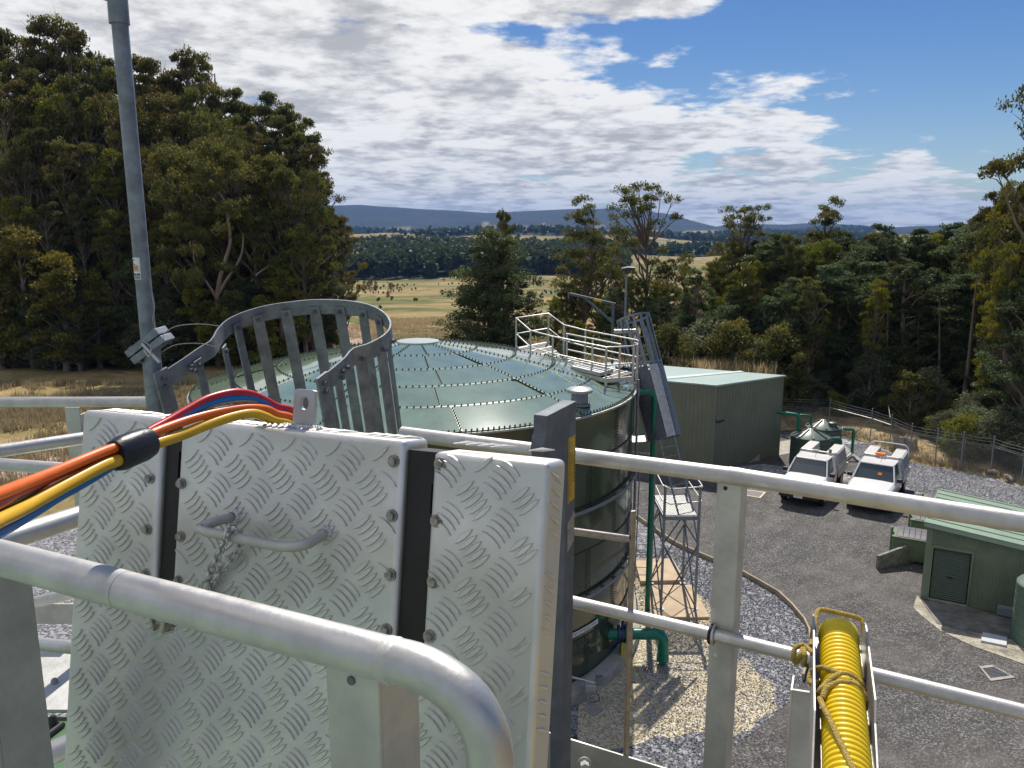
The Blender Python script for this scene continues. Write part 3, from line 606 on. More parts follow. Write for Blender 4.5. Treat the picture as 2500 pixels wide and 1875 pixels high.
# --- forest to the left of the tanks
GL = 'tall eucalypts of the forest edge across the dry grass'
LBL = {'e1': 'broad olive eucalypt', 'e2': 'narrow tall eucalypt', 'e3': 'spreading pale limbed eucalypt', 'e4': 'bright green eucalypt', 'e5': 'high crowned eucalypt'}
left = [('e2', -70, 70, 104), ('e1', -20, 62, 100), ('e5', 30, 50, 99), ('e2', 80, 36, 98), ('e1', 125, 40, 101), ('e2', 165, 62, 100), ('e5', 215, 118, 97), ('e1', 260, 112, 100), ('e2', 310, 126, 98), ('e5', 350, 122, 96), ('e1', 400, 108, 98), ('e2', 440, 118, 95), ('e5', 480, 182, 96), ('e1', 520, 215, 95), ('e2', 560, 225, 94), ('e5', 600, 194, 88), ('e1', 640, 240, 90),
        ('e1', -40, 150, 88), ('e5', 10, 165, 86), ('e2', 60, 150, 88), ('e4', 110, 175, 87), ('e1', 160, 165, 85), ('e2', 205, 200, 86), ('e3', 260, 205, 84), ('e5', 310, 190, 86), ('e1', 360, 200, 84), ('e2', 410, 190, 85), ('e3', 455, 235, 82), ('e1', 505, 260, 83), ('e5', 550, 262, 81), ('e2', 598, 250, 84), ('e1', 632, 285, 82), ('e5', 668, 300, 80),
        ('e3', 20, 290, 78), ('e5', 80, 270, 79), ('e1', 140, 300, 77), ('e2', 190, 310, 78), ('e4', 245, 320, 76), ('e5', 300, 300, 77), ('e3', 350, 310, 75), ('e1', 400, 330, 76), ('e3', 480, 285, 72), ('e5', 540, 340, 74), ('e1', 590, 330, 73), ('e3', 640, 360, 72), ('e2', 675, 400, 76), ('e5', 700, 440, 78), ('e1', 735, 465, 82),
        ('e4', 30, 420, 73), ('e5', 100, 430, 72), ('e1', 170, 420, 73), ('e4', 230, 450, 71), ('e5', 290, 440, 72), ('e4', 350, 470, 70), ('e1', 420, 440, 70), ('e5', 470, 430, 70), ('e4', 540, 440, 69), ('e1', 600, 450, 70), ('e4', 650, 480, 69)]
for key, xd, yd, Y in left:
    tree_px(key, xd, yd, Y + 8, rnd.uniform(.70, .85) * (.75 if key == 'e3' else 1), 'eucalypt', ('foremost row' if Y < 74.5 else 'second row' if Y < 80 else 'third row' if Y < 93 else 'rearmost row') + ' ' + LBL[key] + ' ' + left_rel(xd), GL)
# the big forked eucalypt whose pale limbs show against the dark
FY = 76.0; fx = lambda x, y: aty(dp(x, y), FY)
ft = thing('eucalypt', 'large eucalypt with a pale forked trunk and bare limbs before the dark forest', 'tree', (fx(472, 760).x, FY, 0)); mb = MB()
p0 = fx(472, 760); p0.z = -.2
mb.tube(smooth_path([p0, fx(470, 700), fx(471, 640)], 3), [.42, .40, .37, .34, .32, .31, .30], 9, cap=False)
for pts_, r in (([(471, 645), (455, 618), (440, 596), (424, 570), (420, 540)], .17), ([(471, 645), (478, 600), (490, 560), (500, 520), (494, 470), (486, 430), (465, 408)], .24), ([(472, 640), (490, 608), (512, 575), (525, 545), (528, 505)], .2), ([(494, 478), (508, 448), (525, 430)], .1), ([(470, 690), (520, 640), (560, 590), (610, 560)], .16), ([(468, 730), (430, 700), (395, 640), (370, 600)], .15), ([(440, 730), (425, 690), (415, 650), (398, 600), (402, 575)], .09)):
    q = smooth_path([fx(*p) + Vector((0, -.3, 0)) for p in pts_], 4); mb.tube(q, [r * (1 - .7 * k / (len(q) - 1)) for k in range(len(q))], 7, cap=False)
mb.build('trunk', mat('forked_bark', (.34, .25, .19), .8, 0, .3, 1.2, .3, 8, stretch=(1, 1, .3)), ft, 80)
co = part(PT['e3']['c'], 'crown', ft); kz = (fx(500, 330).z) / 20; co.scale = (kz * .8, kz * .8, kz); co.location = (.5, -.8, 1.5)
GS = 'saplings along the foot of the forest'
for key, xd, yd, Y in [('y2', 40, 490, 66), ('y2', 122, 545, 64), ('y1', -30, 520, 66), ('w2', 85, 560, 67), ('y1', 200, 590, 66), ('w2', 290, 560, 68), ('y1', 420, 590, 66), ('w2', 520, 600, 66), ('y1', 600, 560, 67), ('w2', 665, 570, 70), ('w2', 705, 595, 72), ('y1', 560, 640, 64), ('w2', 360, 620, 66), ('y1', 480, 650, 64), ('w2', 160, 640, 64), ('y1', 700, 650, 73)]:
    tree_px(key, xd, yd, Y + 9, 1.15, 'sapling', {'y1': 'young bright green sapling at the forest foot ', 'y2': ('taller ' if yd < 520 else 'shorter ') + 'young sapling with golden new growth ', 'w2': 'dark feathery wattle at the forest foot '}[key] + left_rel(xd), GS)
for k in range(26):
    xd = -40 + k * 31 + rnd.uniform(-8, 8); kk = rnd.choice(['b1', 'b2', 'b3', 'b3']); tree_px(kk, xd, rnd.uniform(680, 745), rnd.uniform(73, 78) + (4 if xd > 600 else 0), 1.3, 'understorey_shrub', 'low ' + {'b1': 'silvery', 'b2': 'bright green', 'b3': 'olive'}[kk] + ' shrub under the forest ' + left_rel(xd), 'shrubs under the left forest', 'shrub')
# --- trees beyond the neighbouring tank
tree_px('w1', 1068, 500, 63, 1.28, 'wattle_tree', 'dense dark green conical wattle standing alone beyond the bolted tank', None)
tree_px('e1', 1088, 452, 67, .5, 'eucalypt', 'eucalypt crown rising out of the top of the dark conical wattle')
tree_px('s1', 1262, 432, 72, 1.05, 'eucalypt', 'slender open eucalypt with a small round top beyond the davit arm')
tree_px('s2', 1395, 400, 70, 1.0, 'eucalypt', 'tallest sparse eucalypt with leaning limbs above the tank access platform')
GM = 'trees massed behind the tank access platform'
for key, xd, yd, Y, w in [('e4', 1225, 610, 72, .95), ('s2', 1300, 520, 76, 1.0), ('e4', 1300, 640, 66, .9), ('e3', 1370, 600, 70, .55), ('w2', 1440, 640, 64, 1.0), ('s1', 1480, 560, 78, 1.0), ('e4', 1250, 690, 62, .8), ('w2', 1350, 690, 60, 1.1), ('s2', 1445, 560, 72, .8), ('w3', 1400, 640, 62, 1.0), ('w2', 1300, 730, 58, 1.1), ('e4', 1200, 640, 68, .9), ('e3', 1260, 590, 74, .6), ('e1', 1330, 570, 78, .6), ('e4', 1420, 600, 68, .8), ('e3', 1490, 620, 66, .6), ('w2', 1480, 680, 60, 1.3), ('w2', 1230, 720, 60, 1.2), ('e4', 1540, 560, 72, .7), ('w3', 1330, 620, 64, 1.3)]:
    tree_px(key, xd, yd, Y, w, 'eucalypt' if key[0] in 'es' else 'wattle_tree', {'e1': 'broad olive', 'e3': 'spreading', 'e4': 'bright green', 's1': 'slender', 's2': 'open crowned', 'w2': 'rounded dark', 'w3': 'tall feathery'}[key] + ' tree ' + ('close ' if Y < 66 else 'farther ') + ('behind the roof walkway' if xd < 1310 else 'behind the davit and slanting cage' if xd < 1430 else 'between the cage and the green building'), GM)
# --- forest to the right of the yard
GR = 'trees of the dark forest behind the chain link fence'
RL = {'e1': 'olive eucalypt', 'e3': 'spreading eucalypt', 'e4': 'bright green eucalypt', 'e5': 'high crowned eucalypt', 'w2': 'rounded dark wattle', 'w3': 'tall feathery wattle', 'y1': 'young yellow green tree'}
tree_px('s2', 1612, 446, 72, .95, 'eucalypt', 'eucalypt with a thin tuft on top at the left end of the fence forest')
tree_px('s1', 1792, 435, 74, 1.15, 'eucalypt', 'round topped eucalypt standing clear above the fence forest')
right = [('e4', 1560, 540, 76, .7), ('e1', 1585, 520, 72, .6), ('w2', 1540, 640, 62, 1.0), ('e4', 1650, 520, 70, .65), ('e1', 1690, 530, 68, .7), ('w3', 1600, 620, 60, 1.2), ('w2', 1570, 660, 57, 1.2), ('e4', 1735, 530, 66, .7), ('e3', 1780, 530, 72, .5), ('w3', 1830, 520, 68, 1.2), ('w3', 1905, 485, 66, 1.15), ('w2', 1870, 530, 62, 1.2), ('e4', 1950, 505, 70, .6), ('w3', 1985, 495, 66, 1.2), ('e1', 2010, 500, 72, .6), ('w3', 2060, 482, 66, 1.2), ('w2', 2100, 500, 62, 1.2), ('w3', 2130, 465, 64, 1.2),
         ('w3', 1660, 640, 58, 1.1), ('w2', 1720, 620, 57, 1.2), ('w3', 1770, 610, 58, 1.2), ('w3', 1830, 600, 57, 1.2), ('w2', 1890, 610, 56, 1.2), ('w3', 1950, 590, 58, 1.2), ('w3', 2020, 580, 57, 1.2), ('w2', 2080, 590, 55, 1.2), ('w3', 2140, 560, 54, 1.2), ('e4', 1640, 560, 64, .6), ('y1', 1700, 560, 64, 1.1),
         ('e1', 2165, 400, 56, .62), ('e4', 2200, 385, 52, .6), ('e1', 2235, 380, 50, .7), ('e4', 2140, 480, 58, .55), ('e4', 2190, 520, 47, .6), ('w3', 2215, 600, 46, 1.1), ('w3', 2170, 640, 50, 1.2), ('w2', 2250, 620, 44, 1.1)]
for key, xd, yd, Y, w in right:
    tree_px(key, xd, yd, Y, w, {'e': 'eucalypt', 's': 'eucalypt', 'w': 'wattle_tree', 'y': 'sapling'}[key[0]], row(Y, 58, 66) + ' ' + RL[key] + ' ' + right_rel(xd), GR)
for k in range(64):                                                             # back rows closing the forest
    xd = 1500 + k * 11.8 + rnd.uniform(-10, 10); kk = rnd.choice(['w3', 'w2', 'w3', 'e4', 'e5']); tree_px(kk, xd, rnd.uniform(560, 720) - (60 if xd > 2100 else 0), rnd.uniform(53, 62) + max(0, (1900 - xd) * .012), rnd.uniform(1.0, 1.35) * (.6 if kk[0] == 'e' else 1), 'wattle_tree' if kk[0] == 'w' else 'eucalypt', 'shaded inner ' + RL[kk] + ' ' + right_rel(xd), 'undergrowth trees behind the fence')
for k in range(26):                                                             # skyline crowns
    xd = 1640 + k * 21 + rnd.uniform(-8, 8); kk = rnd.choice(['w2', 'e4', 'w3', 'e5', 'e1', 'e4']); tree_px(kk, xd, rnd.uniform(497, 535) - max(0, (xd - 2050) * .5), rnd.uniform(63, 72), rnd.uniform(1.15, 1.4) * (.62 if kk[0] == 'e' else 1), 'wattle_tree' if kk[0] == 'w' else 'eucalypt', 'skyline ' + RL[kk] + ' ' + right_rel(xd), 'skyline trees behind the fence')
tall = tree_px('e1', 2345, 60, 47, .82, 'eucalypt', 'tall eucalypt whose hanging branch tips show at the right end of the fence')
for xd, yd, Y in [(1905, 700, 55.5), (2140, 800, 52), (1690, 760, 57)]:
    r_ = ray(*dp(xd, yd)); x = r_.x / r_.y * Y; h = CAM_H + r_.z / r_.y * Y; o = thing('dead_tree', 'bare grey dead tree inside the forest behind the fence', 'tree', (x, Y, -.03), 'dead trees in the fence forest', rnd.uniform(0, 6)); o.scale = (h / 10,) * 3; part(DEAD, 'trunk', o)
# bare trunks seen against the dark of the forest
def bare_trunk(xd0, yd0, xd1, yd1, Y, r0):
    p = aty(dp(xd0, yd0), Y); q = aty(dp(xd1, yd1), Y); p.z = -.2
    mb = MB(); mb.tube([p, p.lerp(q, .4) + Vector((.12, 0, 0)), q], [r0 * 1.0, r0 * .75, r0 * .2], 8, cap=False)
    t_ = thing('bare_tree', 'straight bare trunked tree standing in shade ' + right_rel(xd0), 'tree', tuple(p), 'bare trunks behind the fence'); mb.build('trunk', M_BARK, t_, 80)
for a_ in [(2070, 940, 2110, 600, 51, .17), (1908, 900, 1918, 620, 54, .14), (2110, 940, 2150, 560, 50, .15), (2020, 930, 2030, 650, 53, .12), (2165, 960, 2195, 620, 48, .15), (1975, 900, 1985, 650, 54, .11), (2200, 980, 2212, 640, 46, .13), (1850, 880, 1862, 680, 56, .1)]: bare_trunk(*a_)
GB = 'shrubs along the chain link fence'
for key, xd, yb, yt, w in [('b1', 1735, 890, 800, 1.0), ('b2', 1800, 905, 850, .9), ('b1', 1770, 880, 780, 1.0), ('b1', 1870, 905, 770, .8), ('b3', 1960, 930, 800, .9), ('b1', 1920, 905, 850, 1.0), ('b2', 2010, 955, 905, 1.0), ('b1', 2060, 985, 930, 1.1), ('b2', 2080, 1000, 900, .9), ('b1', 2130, 1000, 890, 1.0), ('b1', 2160, 1010, 930, 1.1), ('b2', 2110, 1000, 940, 1.0), ('b1', 2195, 1020, 920, 1.0), ('b3', 2040, 940, 860, .8), ('b3', 2150, 960, 860, .9), ('b1', 2030, 965, 890, 1.0), ('b1', 2100, 985, 880, .9), ('b1', 2175, 1000, 880, 1.0), ('b1', 1985, 935, 870, .9), ('b2', 2050, 985, 945, 1.1), ('b1', 2205, 1030, 940, 1.1), ('b1', 2000, 930, 800, .8), ('b1', 2090, 960, 850, .8), ('b1', 1890, 890, 830, 1.0), ('b3', 1940, 900, 760, .8), ('b2', 1845, 890, 860, 1.1), ('b1', 1640, 800, 740, .9), ('b1', 1530, 790, 700, 1.0), ('b3', 1590, 795, 690, 1.0), ('b1', 1480, 790, 730, 1.1), ('b3', 1440, 790, 700, 1.0), ('b2', 1660, 815, 760, 1.0), ('b3', 1690, 850, 700, 1.0)]:
    if xd < 1700:
        Y = 56.0 - rnd.uniform(0, 3); r_ = ray(*dp(xd, yt)); plant(key, 'fence_shrub', {'b1': 'silvery', 'b2': 'bright green', 'b3': 'olive'}[key] + ' shrub growing behind the flat roofed green building', 'shrub', 'shrubs behind the green building', r_.x / r_.y * Y, Y, (CAM_H + r_.z / r_.y * Y), w * .8)
    else:
        g_ = atz(dp(xd, yb)); r_ = ray(*dp(xd, yt)); plant(key, 'fence_shrub', {'b1': 'silvery', 'b2': 'bright green', 'b3': 'olive'}[key] + ' shrub growing along the fence ' + right_rel(xd), 'shrub', GB, g_.x, g_.y, max(.6, CAM_H + r_.z / r_.y * g_.y), w)
# --- paddock trees
for key, xd, yb, yt, w in [('e3', 800, 633, 602, 1.0), ('e1', 788, 632, 605, 1.1), ('e3', 844, 633, 610, 1.1), ('b3', 838, 642, 634, 1.0), ('e1', 832, 592, 580, 1.0), ('b3', 861, 593, 588, 1.0), ('b3', 955, 637, 631, 1.0), ('b3', 970, 640, 634, .9), ('e1', 812, 633, 606, 1.0)]:
    px = dp(xd, yb); r_ = ray(*px); lo, hi = 80.0, 900.0
    for _ in range(40):
        md = (lo + hi) / 2; zz = float(terr(r_.x / r_.y * md, md))
        if CAM_H + r_.z / r_.y * md > zz: lo = md
        else: hi = md
    rt = ray(*dp(xd, yt)); x = r_.x / r_.y * lo; plant(key, 'paddock_tree', 'small lone tree standing in the dry paddock beyond the ladder cage', 'tree', 'lone trees in the paddock', x, lo, max(2, (CAM_H + rt.z / rt.y * lo) - float(terr(x, lo))), w)
# --- grass
def tufts(name, n, pts_fn, blade, seed, label, m, per=9, spread=.22):
    g = np.random.default_rng(seed); P = pts_fn(g, n); n = len(P); h = blade * g.uniform(.5, 1.3, n)
    a = g.uniform(0, 6.28, (n, per)); l = g.uniform(.1, .6, (n, per)); b = np.stack([P[:, None, 0] + spread * g.normal(size=(n, per)), P[:, None, 1] + spread * g.normal(size=(n, per)), np.repeat(P[:, 2:], per, 1)], -1)
    tip = b + np.stack([np.cos(a) * l * h[:, None], np.sin(a) * l * h[:, None], h[:, None] * g.uniform(.6, 1.1, (n, per))], -1); w = np.stack([-np.sin(a), np.cos(a), 0 * a], -1) * (blade * .07)
    V = np.stack([b - w, b + w, tip], 2).reshape(-1, 3); N = n * per
    me = bpy.data.meshes.new(name); me.from_pydata(V.tolist(), [], np.arange(3 * N).reshape(-1, 3).tolist()); at_ = me.attributes.new('tint', 'FLOAT', 'FACE'); at_.data.foreach_set('value', np.clip(np.repeat(g.random(n), per) * .7 + .3 * g.random(N), 0, 1).astype(np.float32)); me.materials.append(m)
    o = bpy.data.objects.new(name, me); COL.objects.link(o); return stuff(o, label, 'grass')
def area(x0, x1, y0, y1):
    def f(g, n):
        x = g.uniform(x0, x1, n); y = g.uniform(y0, y1, n); k = (fbm(x / 4, y / 4, 8) > .38) & (np.hypot(x - TC.x, y - TC.y) > 13.5) & (np.hypot(x + 20.5, (y - 52) * .2) > 2.6); x, y = x[k], y[k]; return np.c_[x, y, terr(x, y) - .03]
    return f
tufts('dry_grass', 9000, area(-52, -9, 37, 66), .55, 1, 'tall dry grass between the forest and the tanks', M_GRASS)
tufts('paddock_grass', 9000, area(-26, 12, 62, 150), .5, 2, 'dry pasture grass beyond the bolted tank', M_GRASS)
def bank_fn(g, n):
    k = g.integers(0, len(bp_) - 1, n); t = g.random(n); d = g.uniform(.1, 3.5, n); B = np.array([tuple(p) for p in bp_]); O = np.array([tuple(o_.normalized()) for o_ in outw]); p = B[k] * (1 - t[:, None]) + B[k + 1] * t[:, None] + O[k] * d[:, None]; return np.c_[p[:, 0], p[:, 1], .1 + 0 * d]
tufts('bank_grass', 1500, bank_fn, .35, 3, 'dry grass on the bank outside the chain link fence', M_GRASS, 7, .12)
def roofside(g, n):
    x = g.uniform(4, 17.2, n); y = 51.5 + g.random(n) * 3; return np.c_[x, y, 3.0 + 0 * x]
tufts('tall_dry_grass', 900, roofside, 1.0, 4, 'tall dry seeding grass behind the flat roofed green building', M_GRASS, 9, .3)
# ================================================================== NEIGHBOUR BOLTED TANK
tank = thing('bolted_tank', 'large round dark green bolted steel water tank with a shallow domed roof', 'tank', (TC.x, TC.y, 0))
MB().lathe([(TR_ + .42, 0), (TR_ + .42, .32), (TR_ + .36, .36), (TR_ - .3, .36)], TC, 96).build('concrete_ring', M_CONC, tank, 40)
NW, NRING = 15, 6; RH = (EAVE - .36) / NRING
# one wall plate, shared; plates overlap like the real bolted sheets
def wall_plate():
    mb = MB(); n = 6; da = 2 * math.pi / NW; vs_ = []
    for k in range(n + 1):
        a = da * k / n - da / 2; r = TR_ + (.006 if k == n else 0.0)
        for z in (0, RH - .004): vs_.append((r * math.sin(a), r * math.cos(a), z))
    mb.add(vs_, [(2 * k, 2 * k + 2, 2 * k + 3, 2 * k + 1) for k in range(n)])
    me_ = bpy.data.meshes.new('wall_panel'); me_.from_pydata([tuple(v) for v in mb.v], [], mb.f); me_.polygons.foreach_set('use_smooth', [True] * n); me_.materials.append(M_TANK); return me_
wp = wall_plate()
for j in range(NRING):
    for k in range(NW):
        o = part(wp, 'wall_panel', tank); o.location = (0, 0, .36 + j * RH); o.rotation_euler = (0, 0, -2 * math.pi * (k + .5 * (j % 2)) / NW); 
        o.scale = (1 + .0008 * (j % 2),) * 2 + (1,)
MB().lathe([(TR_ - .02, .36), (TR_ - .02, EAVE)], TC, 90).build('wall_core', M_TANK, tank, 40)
def studs(mb, p, n, r=.021, h=.035): mb.tube([p, Vector(p) + Vector(n) * h], [r, r * .75], 5)
mb = MB()
for j in range(NRING + 1):                                                       # bolts along the horizontal seams, camera side only
    z = .36 + j * RH + (.05 if j == 0 else -.04)
    for k in range(300):
        a = R(90) + R(190) * k / 300; q = Vector((math.sin(a), math.cos(a), 0)); studs(mb, TC + q * TR_ + Vector((0, 0, z)), q)
for j in range(NRING):
    for k in range(NW):
        a = 2 * math.pi * (k + .5 * (j % 2) + .5) / NW
        if not (R(80) < a % (2 * math.pi) < R(290)): continue
        for dv in (-.012, .012):
            for s in range(16):
                q = Vector((math.sin(a + dv), math.cos(a + dv), 0)); studs(mb, TC + q * TR_ + Vector((0, 0, .36 + (j + (s + .5) / 16) * RH)), q)
stuff(mb.build('wall_bolts', M_BOLTC, tank, None))
for z, sx in ((.36 + 2 * RH, .13), (.36 + 4 * RH, .13)):                           # galvanised wind girders on brackets
    zc_ = z - .1
    MB().lathe([(TR_ + sx, zc_ - .05), (TR_ + sx + .012, zc_ - .05), (TR_ + sx + .012, zc_ + .05), (TR_ + sx, zc_ + .05), (TR_ + sx, zc_ - .05)], TC, 96).build('wind_girder', M_GALV, tank, 40)
    mb = MB()
    for k in range(60):
        a = 2 * math.pi * k / 60; q = Vector((math.sin(a), math.cos(a), 0)); t_ = Vector((q.y, -q.x, 0)); mb.cbox(TC + q * (TR_ + sx / 2) + Vector((0, 0, zc_)), q * sx, t_ * .12, (0, 0, .015))
    stuff(mb.build('girder_brackets', M_GALVD, tank))
# roof
RRAD = [.62, 1.85, 3.07, 4.3, 5.53, TR_ + .05]
def rz_(r): t = r / (TR_ + .05); return EAVE + TRISE * (1 - t * t) * .5 + TRISE * .5 * (1 - t)
NS = 12
for i_ in range(5):
    r0, r1 = RRAD[i_], RRAD[i_ + 1]; n = 5; m_ = 3; vs_ = []; da = 2 * math.pi / NS
    for u in range(m_ + 1):
        r = r0 + (r1 - r0) * u / m_ - (.015 if u == m_ and i_ < 4 else 0)
        for k in range(n + 1):
            a = da * (k / n - .5) * .998; vs_.append((r * math.sin(a), r * math.cos(a), rz_(r) - EAVE + .012 * (1 if u == 0 else .3)))
    fs_ = [(u * (n + 1) + k, u * (n + 1) + k + 1, (u + 1) * (n + 1) + k + 1, (u + 1) * (n + 1) + k) for u in range(m_) for k in range(n)]
    me_ = bpy.data.meshes.new('roof_panel'); me_.from_pydata(vs_, [], [f[::-1] for f in fs_]); me_.polygons.foreach_set('use_smooth', [True] * len(fs_)); me_.materials.append(M_ROOF)
    if me_.polygons[0].normal.z < 0: me_.flip_normals()
    for s in range(NS):
        o = part(me_, 'roof_panel', tank); o.location = (0, 0, EAVE); tw = (i_ % 2) * R(3) * (1 if s % 2 else 0); o.rotation_euler = (rnd.uniform(-.0005, .0005), rnd.uniform(-.0005, .0005), -(2 * math.pi * s / NS) - tw)
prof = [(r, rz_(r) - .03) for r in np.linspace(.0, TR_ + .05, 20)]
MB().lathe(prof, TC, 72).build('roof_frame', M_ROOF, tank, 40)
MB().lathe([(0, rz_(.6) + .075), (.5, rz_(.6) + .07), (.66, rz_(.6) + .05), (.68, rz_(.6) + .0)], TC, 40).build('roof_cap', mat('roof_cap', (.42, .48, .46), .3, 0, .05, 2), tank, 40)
mb = MB()
for i_, r in enumerate(RRAD):
    nb_ = int(2 * math.pi * r / (.17 if i_ < 5 else .14))
    for k in range(nb_):
        a = 2 * math.pi * k / nb_; q = Vector((math.sin(a), math.cos(a), 0)); studs(mb, TC + q * (r - (.04 if i_ == 5 else .0)) + Vector((0, 0, rz_(r) + .0)), (0, 0, 1), .026, .055)
for s in range(NS):
    for i_ in range(5):
        r0, r1 = RRAD[i_], RRAD[i_ + 1]; m_ = int((r1 - r0) / .125); tw = (i_ % 2) * R(3) * (1 if s % 2 else 0)
        for u in range(1, m_):
            r = r0 + (r1 - r0) * u / m_; a = 2 * math.pi * (s + .5) / NS + tw; q = Vector((math.sin(a), math.cos(a), 0)); studs(mb, TC + q * r + Vector((0, 0, rz_(r))), (0, 0, 1), .024, .05)
stuff(mb.build('roof_bolts', M_BOLTC, tank, 50))
mb = MB()
for r in RRAD[1:5]: mb.lathe([(r - .03, rz_(r - .03) + .004), (r - .03, rz_(r - .03) + .014), (r + .03, rz_(r + .03) + .014), (r + .03, rz_(r + .03) + .002)], TC, 96)
for s in range(NS):
    for i_ in range(5):
        tw = (i_ % 2) * R(3) * (1 if s % 2 else 0); a = 2 * math.pi * (s + .5) / NS + tw; q = Vector((math.sin(a), math.cos(a), 0)); t_ = Vector((q.y, -q.x, 0)) * .028; r0, r1 = RRAD[i_] + .03, RRAD[i_ + 1] - .03
        p0, p1 = TC + q * r0 + Vector((0, 0, rz_(r0) + .013)), TC + q * r1 + Vector((0, 0, rz_(r1) + .013)); mb.add([p0 - t_, p0 + t_, p1 + t_, p1 - t_], [(0, 1, 2, 3)])
stuff(mb.build('seam_laps', mat('seam_lap', (.14, .20, .145), .3, 0, .1, 3), tank, 40))
MB().lathe([(TR_ - .05, EAVE - .01), (TR_ + .09, EAVE - .03), (TR_ + .10, EAVE - .075), (TR_ + .02, EAVE - .085)], TC, 120).build('eave_angle', mat('eave_angle', (.40, .40, .34), .5, .3, .2, 6), tank, 40)
# mushroom vent near the eave
vp = Vector((0, 0, 0)); v0 = onp(dp(1252, 862), Vector((0, 0, EAVE + .28)), Vector((0, 0, 1)))
v0.z = rz_((v0 - TC).to_2d().length) - .02
MB().lathe([(.30, 0), (.30, .05), (.23, .06), (.22, .34), (.21, .36)], v0, 28).build('vent_neck', M_GALV, tank, 40)
MB().lathe([(.20, .34), (.335, .345), (.345, .37), (.345, .42), (.30, .45), (0, .50)], v0, 32).build('vent_cap', mat('vent_cap', (.40, .43, .45), .45, .5, .1, 5), tank, 40)
mb = MB()
for k in range(20):
    a = 2 * math.pi * k / 20; studs(mb, v0 + Vector((.27 * math.sin(a), .27 * math.cos(a), .05)), (0, 0, 1), .016, .03)
stuff(mb.build('vent_bolts', M_BOLTC, tank))
# sign on the wall
def wall_pt(p, off=.0):                                                          # ray meets tank cylinder
    r_ = ray(*p); a = r_.x ** 2 + r_.y ** 2; b_ = 2 * (r_.x * (-TC.x) + r_.y * (-TC.y)); c_ = TC.x ** 2 + TC.y ** 2 - (TR_ + off) ** 2
    t = (-b_ - math.sqrt(max(0, b_ * b_ - 4 * a * c_))) / (2 * a); return CAM + r_ * t
Z8 = zp(1350, 1450, 3.88)
sr = wall_pt(Z8(425, 255), .04); angr = math.atan2(sr.x - TC.x, sr.y - TC.y); zs = sr.z
SL, SH = 1.75, .14
mb = MB(); vs_ = []
for k in range(13):
    a = angr + SL / TR_ * k / 12; q = Vector((math.sin(a), math.cos(a), 0)) * (TR_ + .045)
    for z in (zs - SH / 2, zs + SH / 2): vs_.append(TC + q + Vector((0, 0, z)))
mb.add(vs_, [(2 * k, 2 * k + 2, 2 * k + 3, 2 * k + 1) for k in range(12)]); o_sign = mb.build('name_plate', M_SIGNW, tank)
tv, tf = text_mesh('CLEAR WATER STORAGE TANK', .105); ww = max(v.x for v in tv) - min(v.x for v in tv); kx = SL * .92 / ww
mb = MB(); mb.add([TC + Vector((math.sin(angr + SL / 2 / TR_ - v.x * kx / TR_), math.cos(angr + SL / 2 / TR_ - v.x * kx / TR_), 0)) * (TR_ + .05) + Vector((0, 0, zs + v.y)) for v in tv], tf); mb.build('lettering', M_INK, o_sign, recalc=False)

# ---- access platform on the roof edge
plat = thing('roof_access_platform', 'aluminium walkway platform with double guardrails on the edge of the domed tank roof', 'platform', (3.0, 27.2, EAVE))
Z6 = zp(1200, 650, 3.16)
ZT = EAVE + 1.62
def rail(pts, r=.022, name='guardrail', m=M_ALU, parent=plat): return MB().tube(pts, r, 8).build(name, m, parent, 60)
M_TREADD = mat('tread_dark', (.14, .14, .145), .7, .2, .2, 12)
# deck corners from the photo, deck level just above the roof
DZ = EAVE + .42
fl = onp(Z6(190, 640), Vector((0, 0, DZ + .35)), Vector((0, 0, 1))); f1 = onp(Z6(300, 750), Vector((0, 0, DZ + .12)), Vector((0, 0, 1)))
f2 = onp(Z6(470, 800), Vector((0, 0, DZ)), Vector((0, 0, 1))); f3 = onp(Z6(880, 900), Vector((0, 0, DZ - .12)), Vector((0, 0, 1))); f4 = onp(Z6(1090, 880), Vector((0, 0, DZ - .12)), Vector((0, 0, 1)))
feet = [fl, f1, f2, f3, f4]; RAILH = [1.05, 1.05, 1.05, 1.05, 1.05]
side_up = Vector((0, 0, 1.05))
tops = [p + side_up for p in feet]
for p in feet:
    MB().cbox(p + Vector((0, 0, .5)), (.06, 0, 0), (0, .05, 0), (0, 0, 1.12)).build('post', M_ALU, plat, bevel=.005)
rail(tops[:4] + [tops[3].lerp(tops[4], .8) + Vector((.0, -.12, 0)), tops[4] + Vector((.12, .05, 0)), tops[4] + Vector((.16, .3, .0)), tops[4] + Vector((.1, .55, .0))])
rail([p + Vector((0, 0, .52)) for p in feet])
back = Vector((1.15, 1.55, 0)); bfeet = [p + back for p in feet[:4]]
for p in bfeet: MB().cbox(p + Vector((0, 0, .5)), (.06, 0, 0), (0, .05, 0), (0, 0, 1.1)).build('post', M_ALU, plat, bevel=.005)
rail([tops[0]] + [p + side_up for p in bfeet]); rail([feet[0] + Vector((0, 0, .52))] + [p + Vector((0, 0, .52)) for p in bfeet])
inn = [f2.lerp(bfeet[2], .42), f3.lerp(bfeet[3], .42)]
for p in inn + [inn[0].lerp(inn[1], .5)]: MB().cbox(p + Vector((0, 0, .52)), (.06, 0, 0), (0, .05, 0), (0, 0, 1.1)).build('post', M_ALU, plat, bevel=.005)
rail([inn[0] + side_up, inn[1] + side_up]); rail([inn[0] + Vector((0, 0, .55)), inn[1] + Vector((0, 0, .55))]); rail([inn[0] + Vector((0, 0, .25)), inn[1] + Vector((0, 0, .25))])
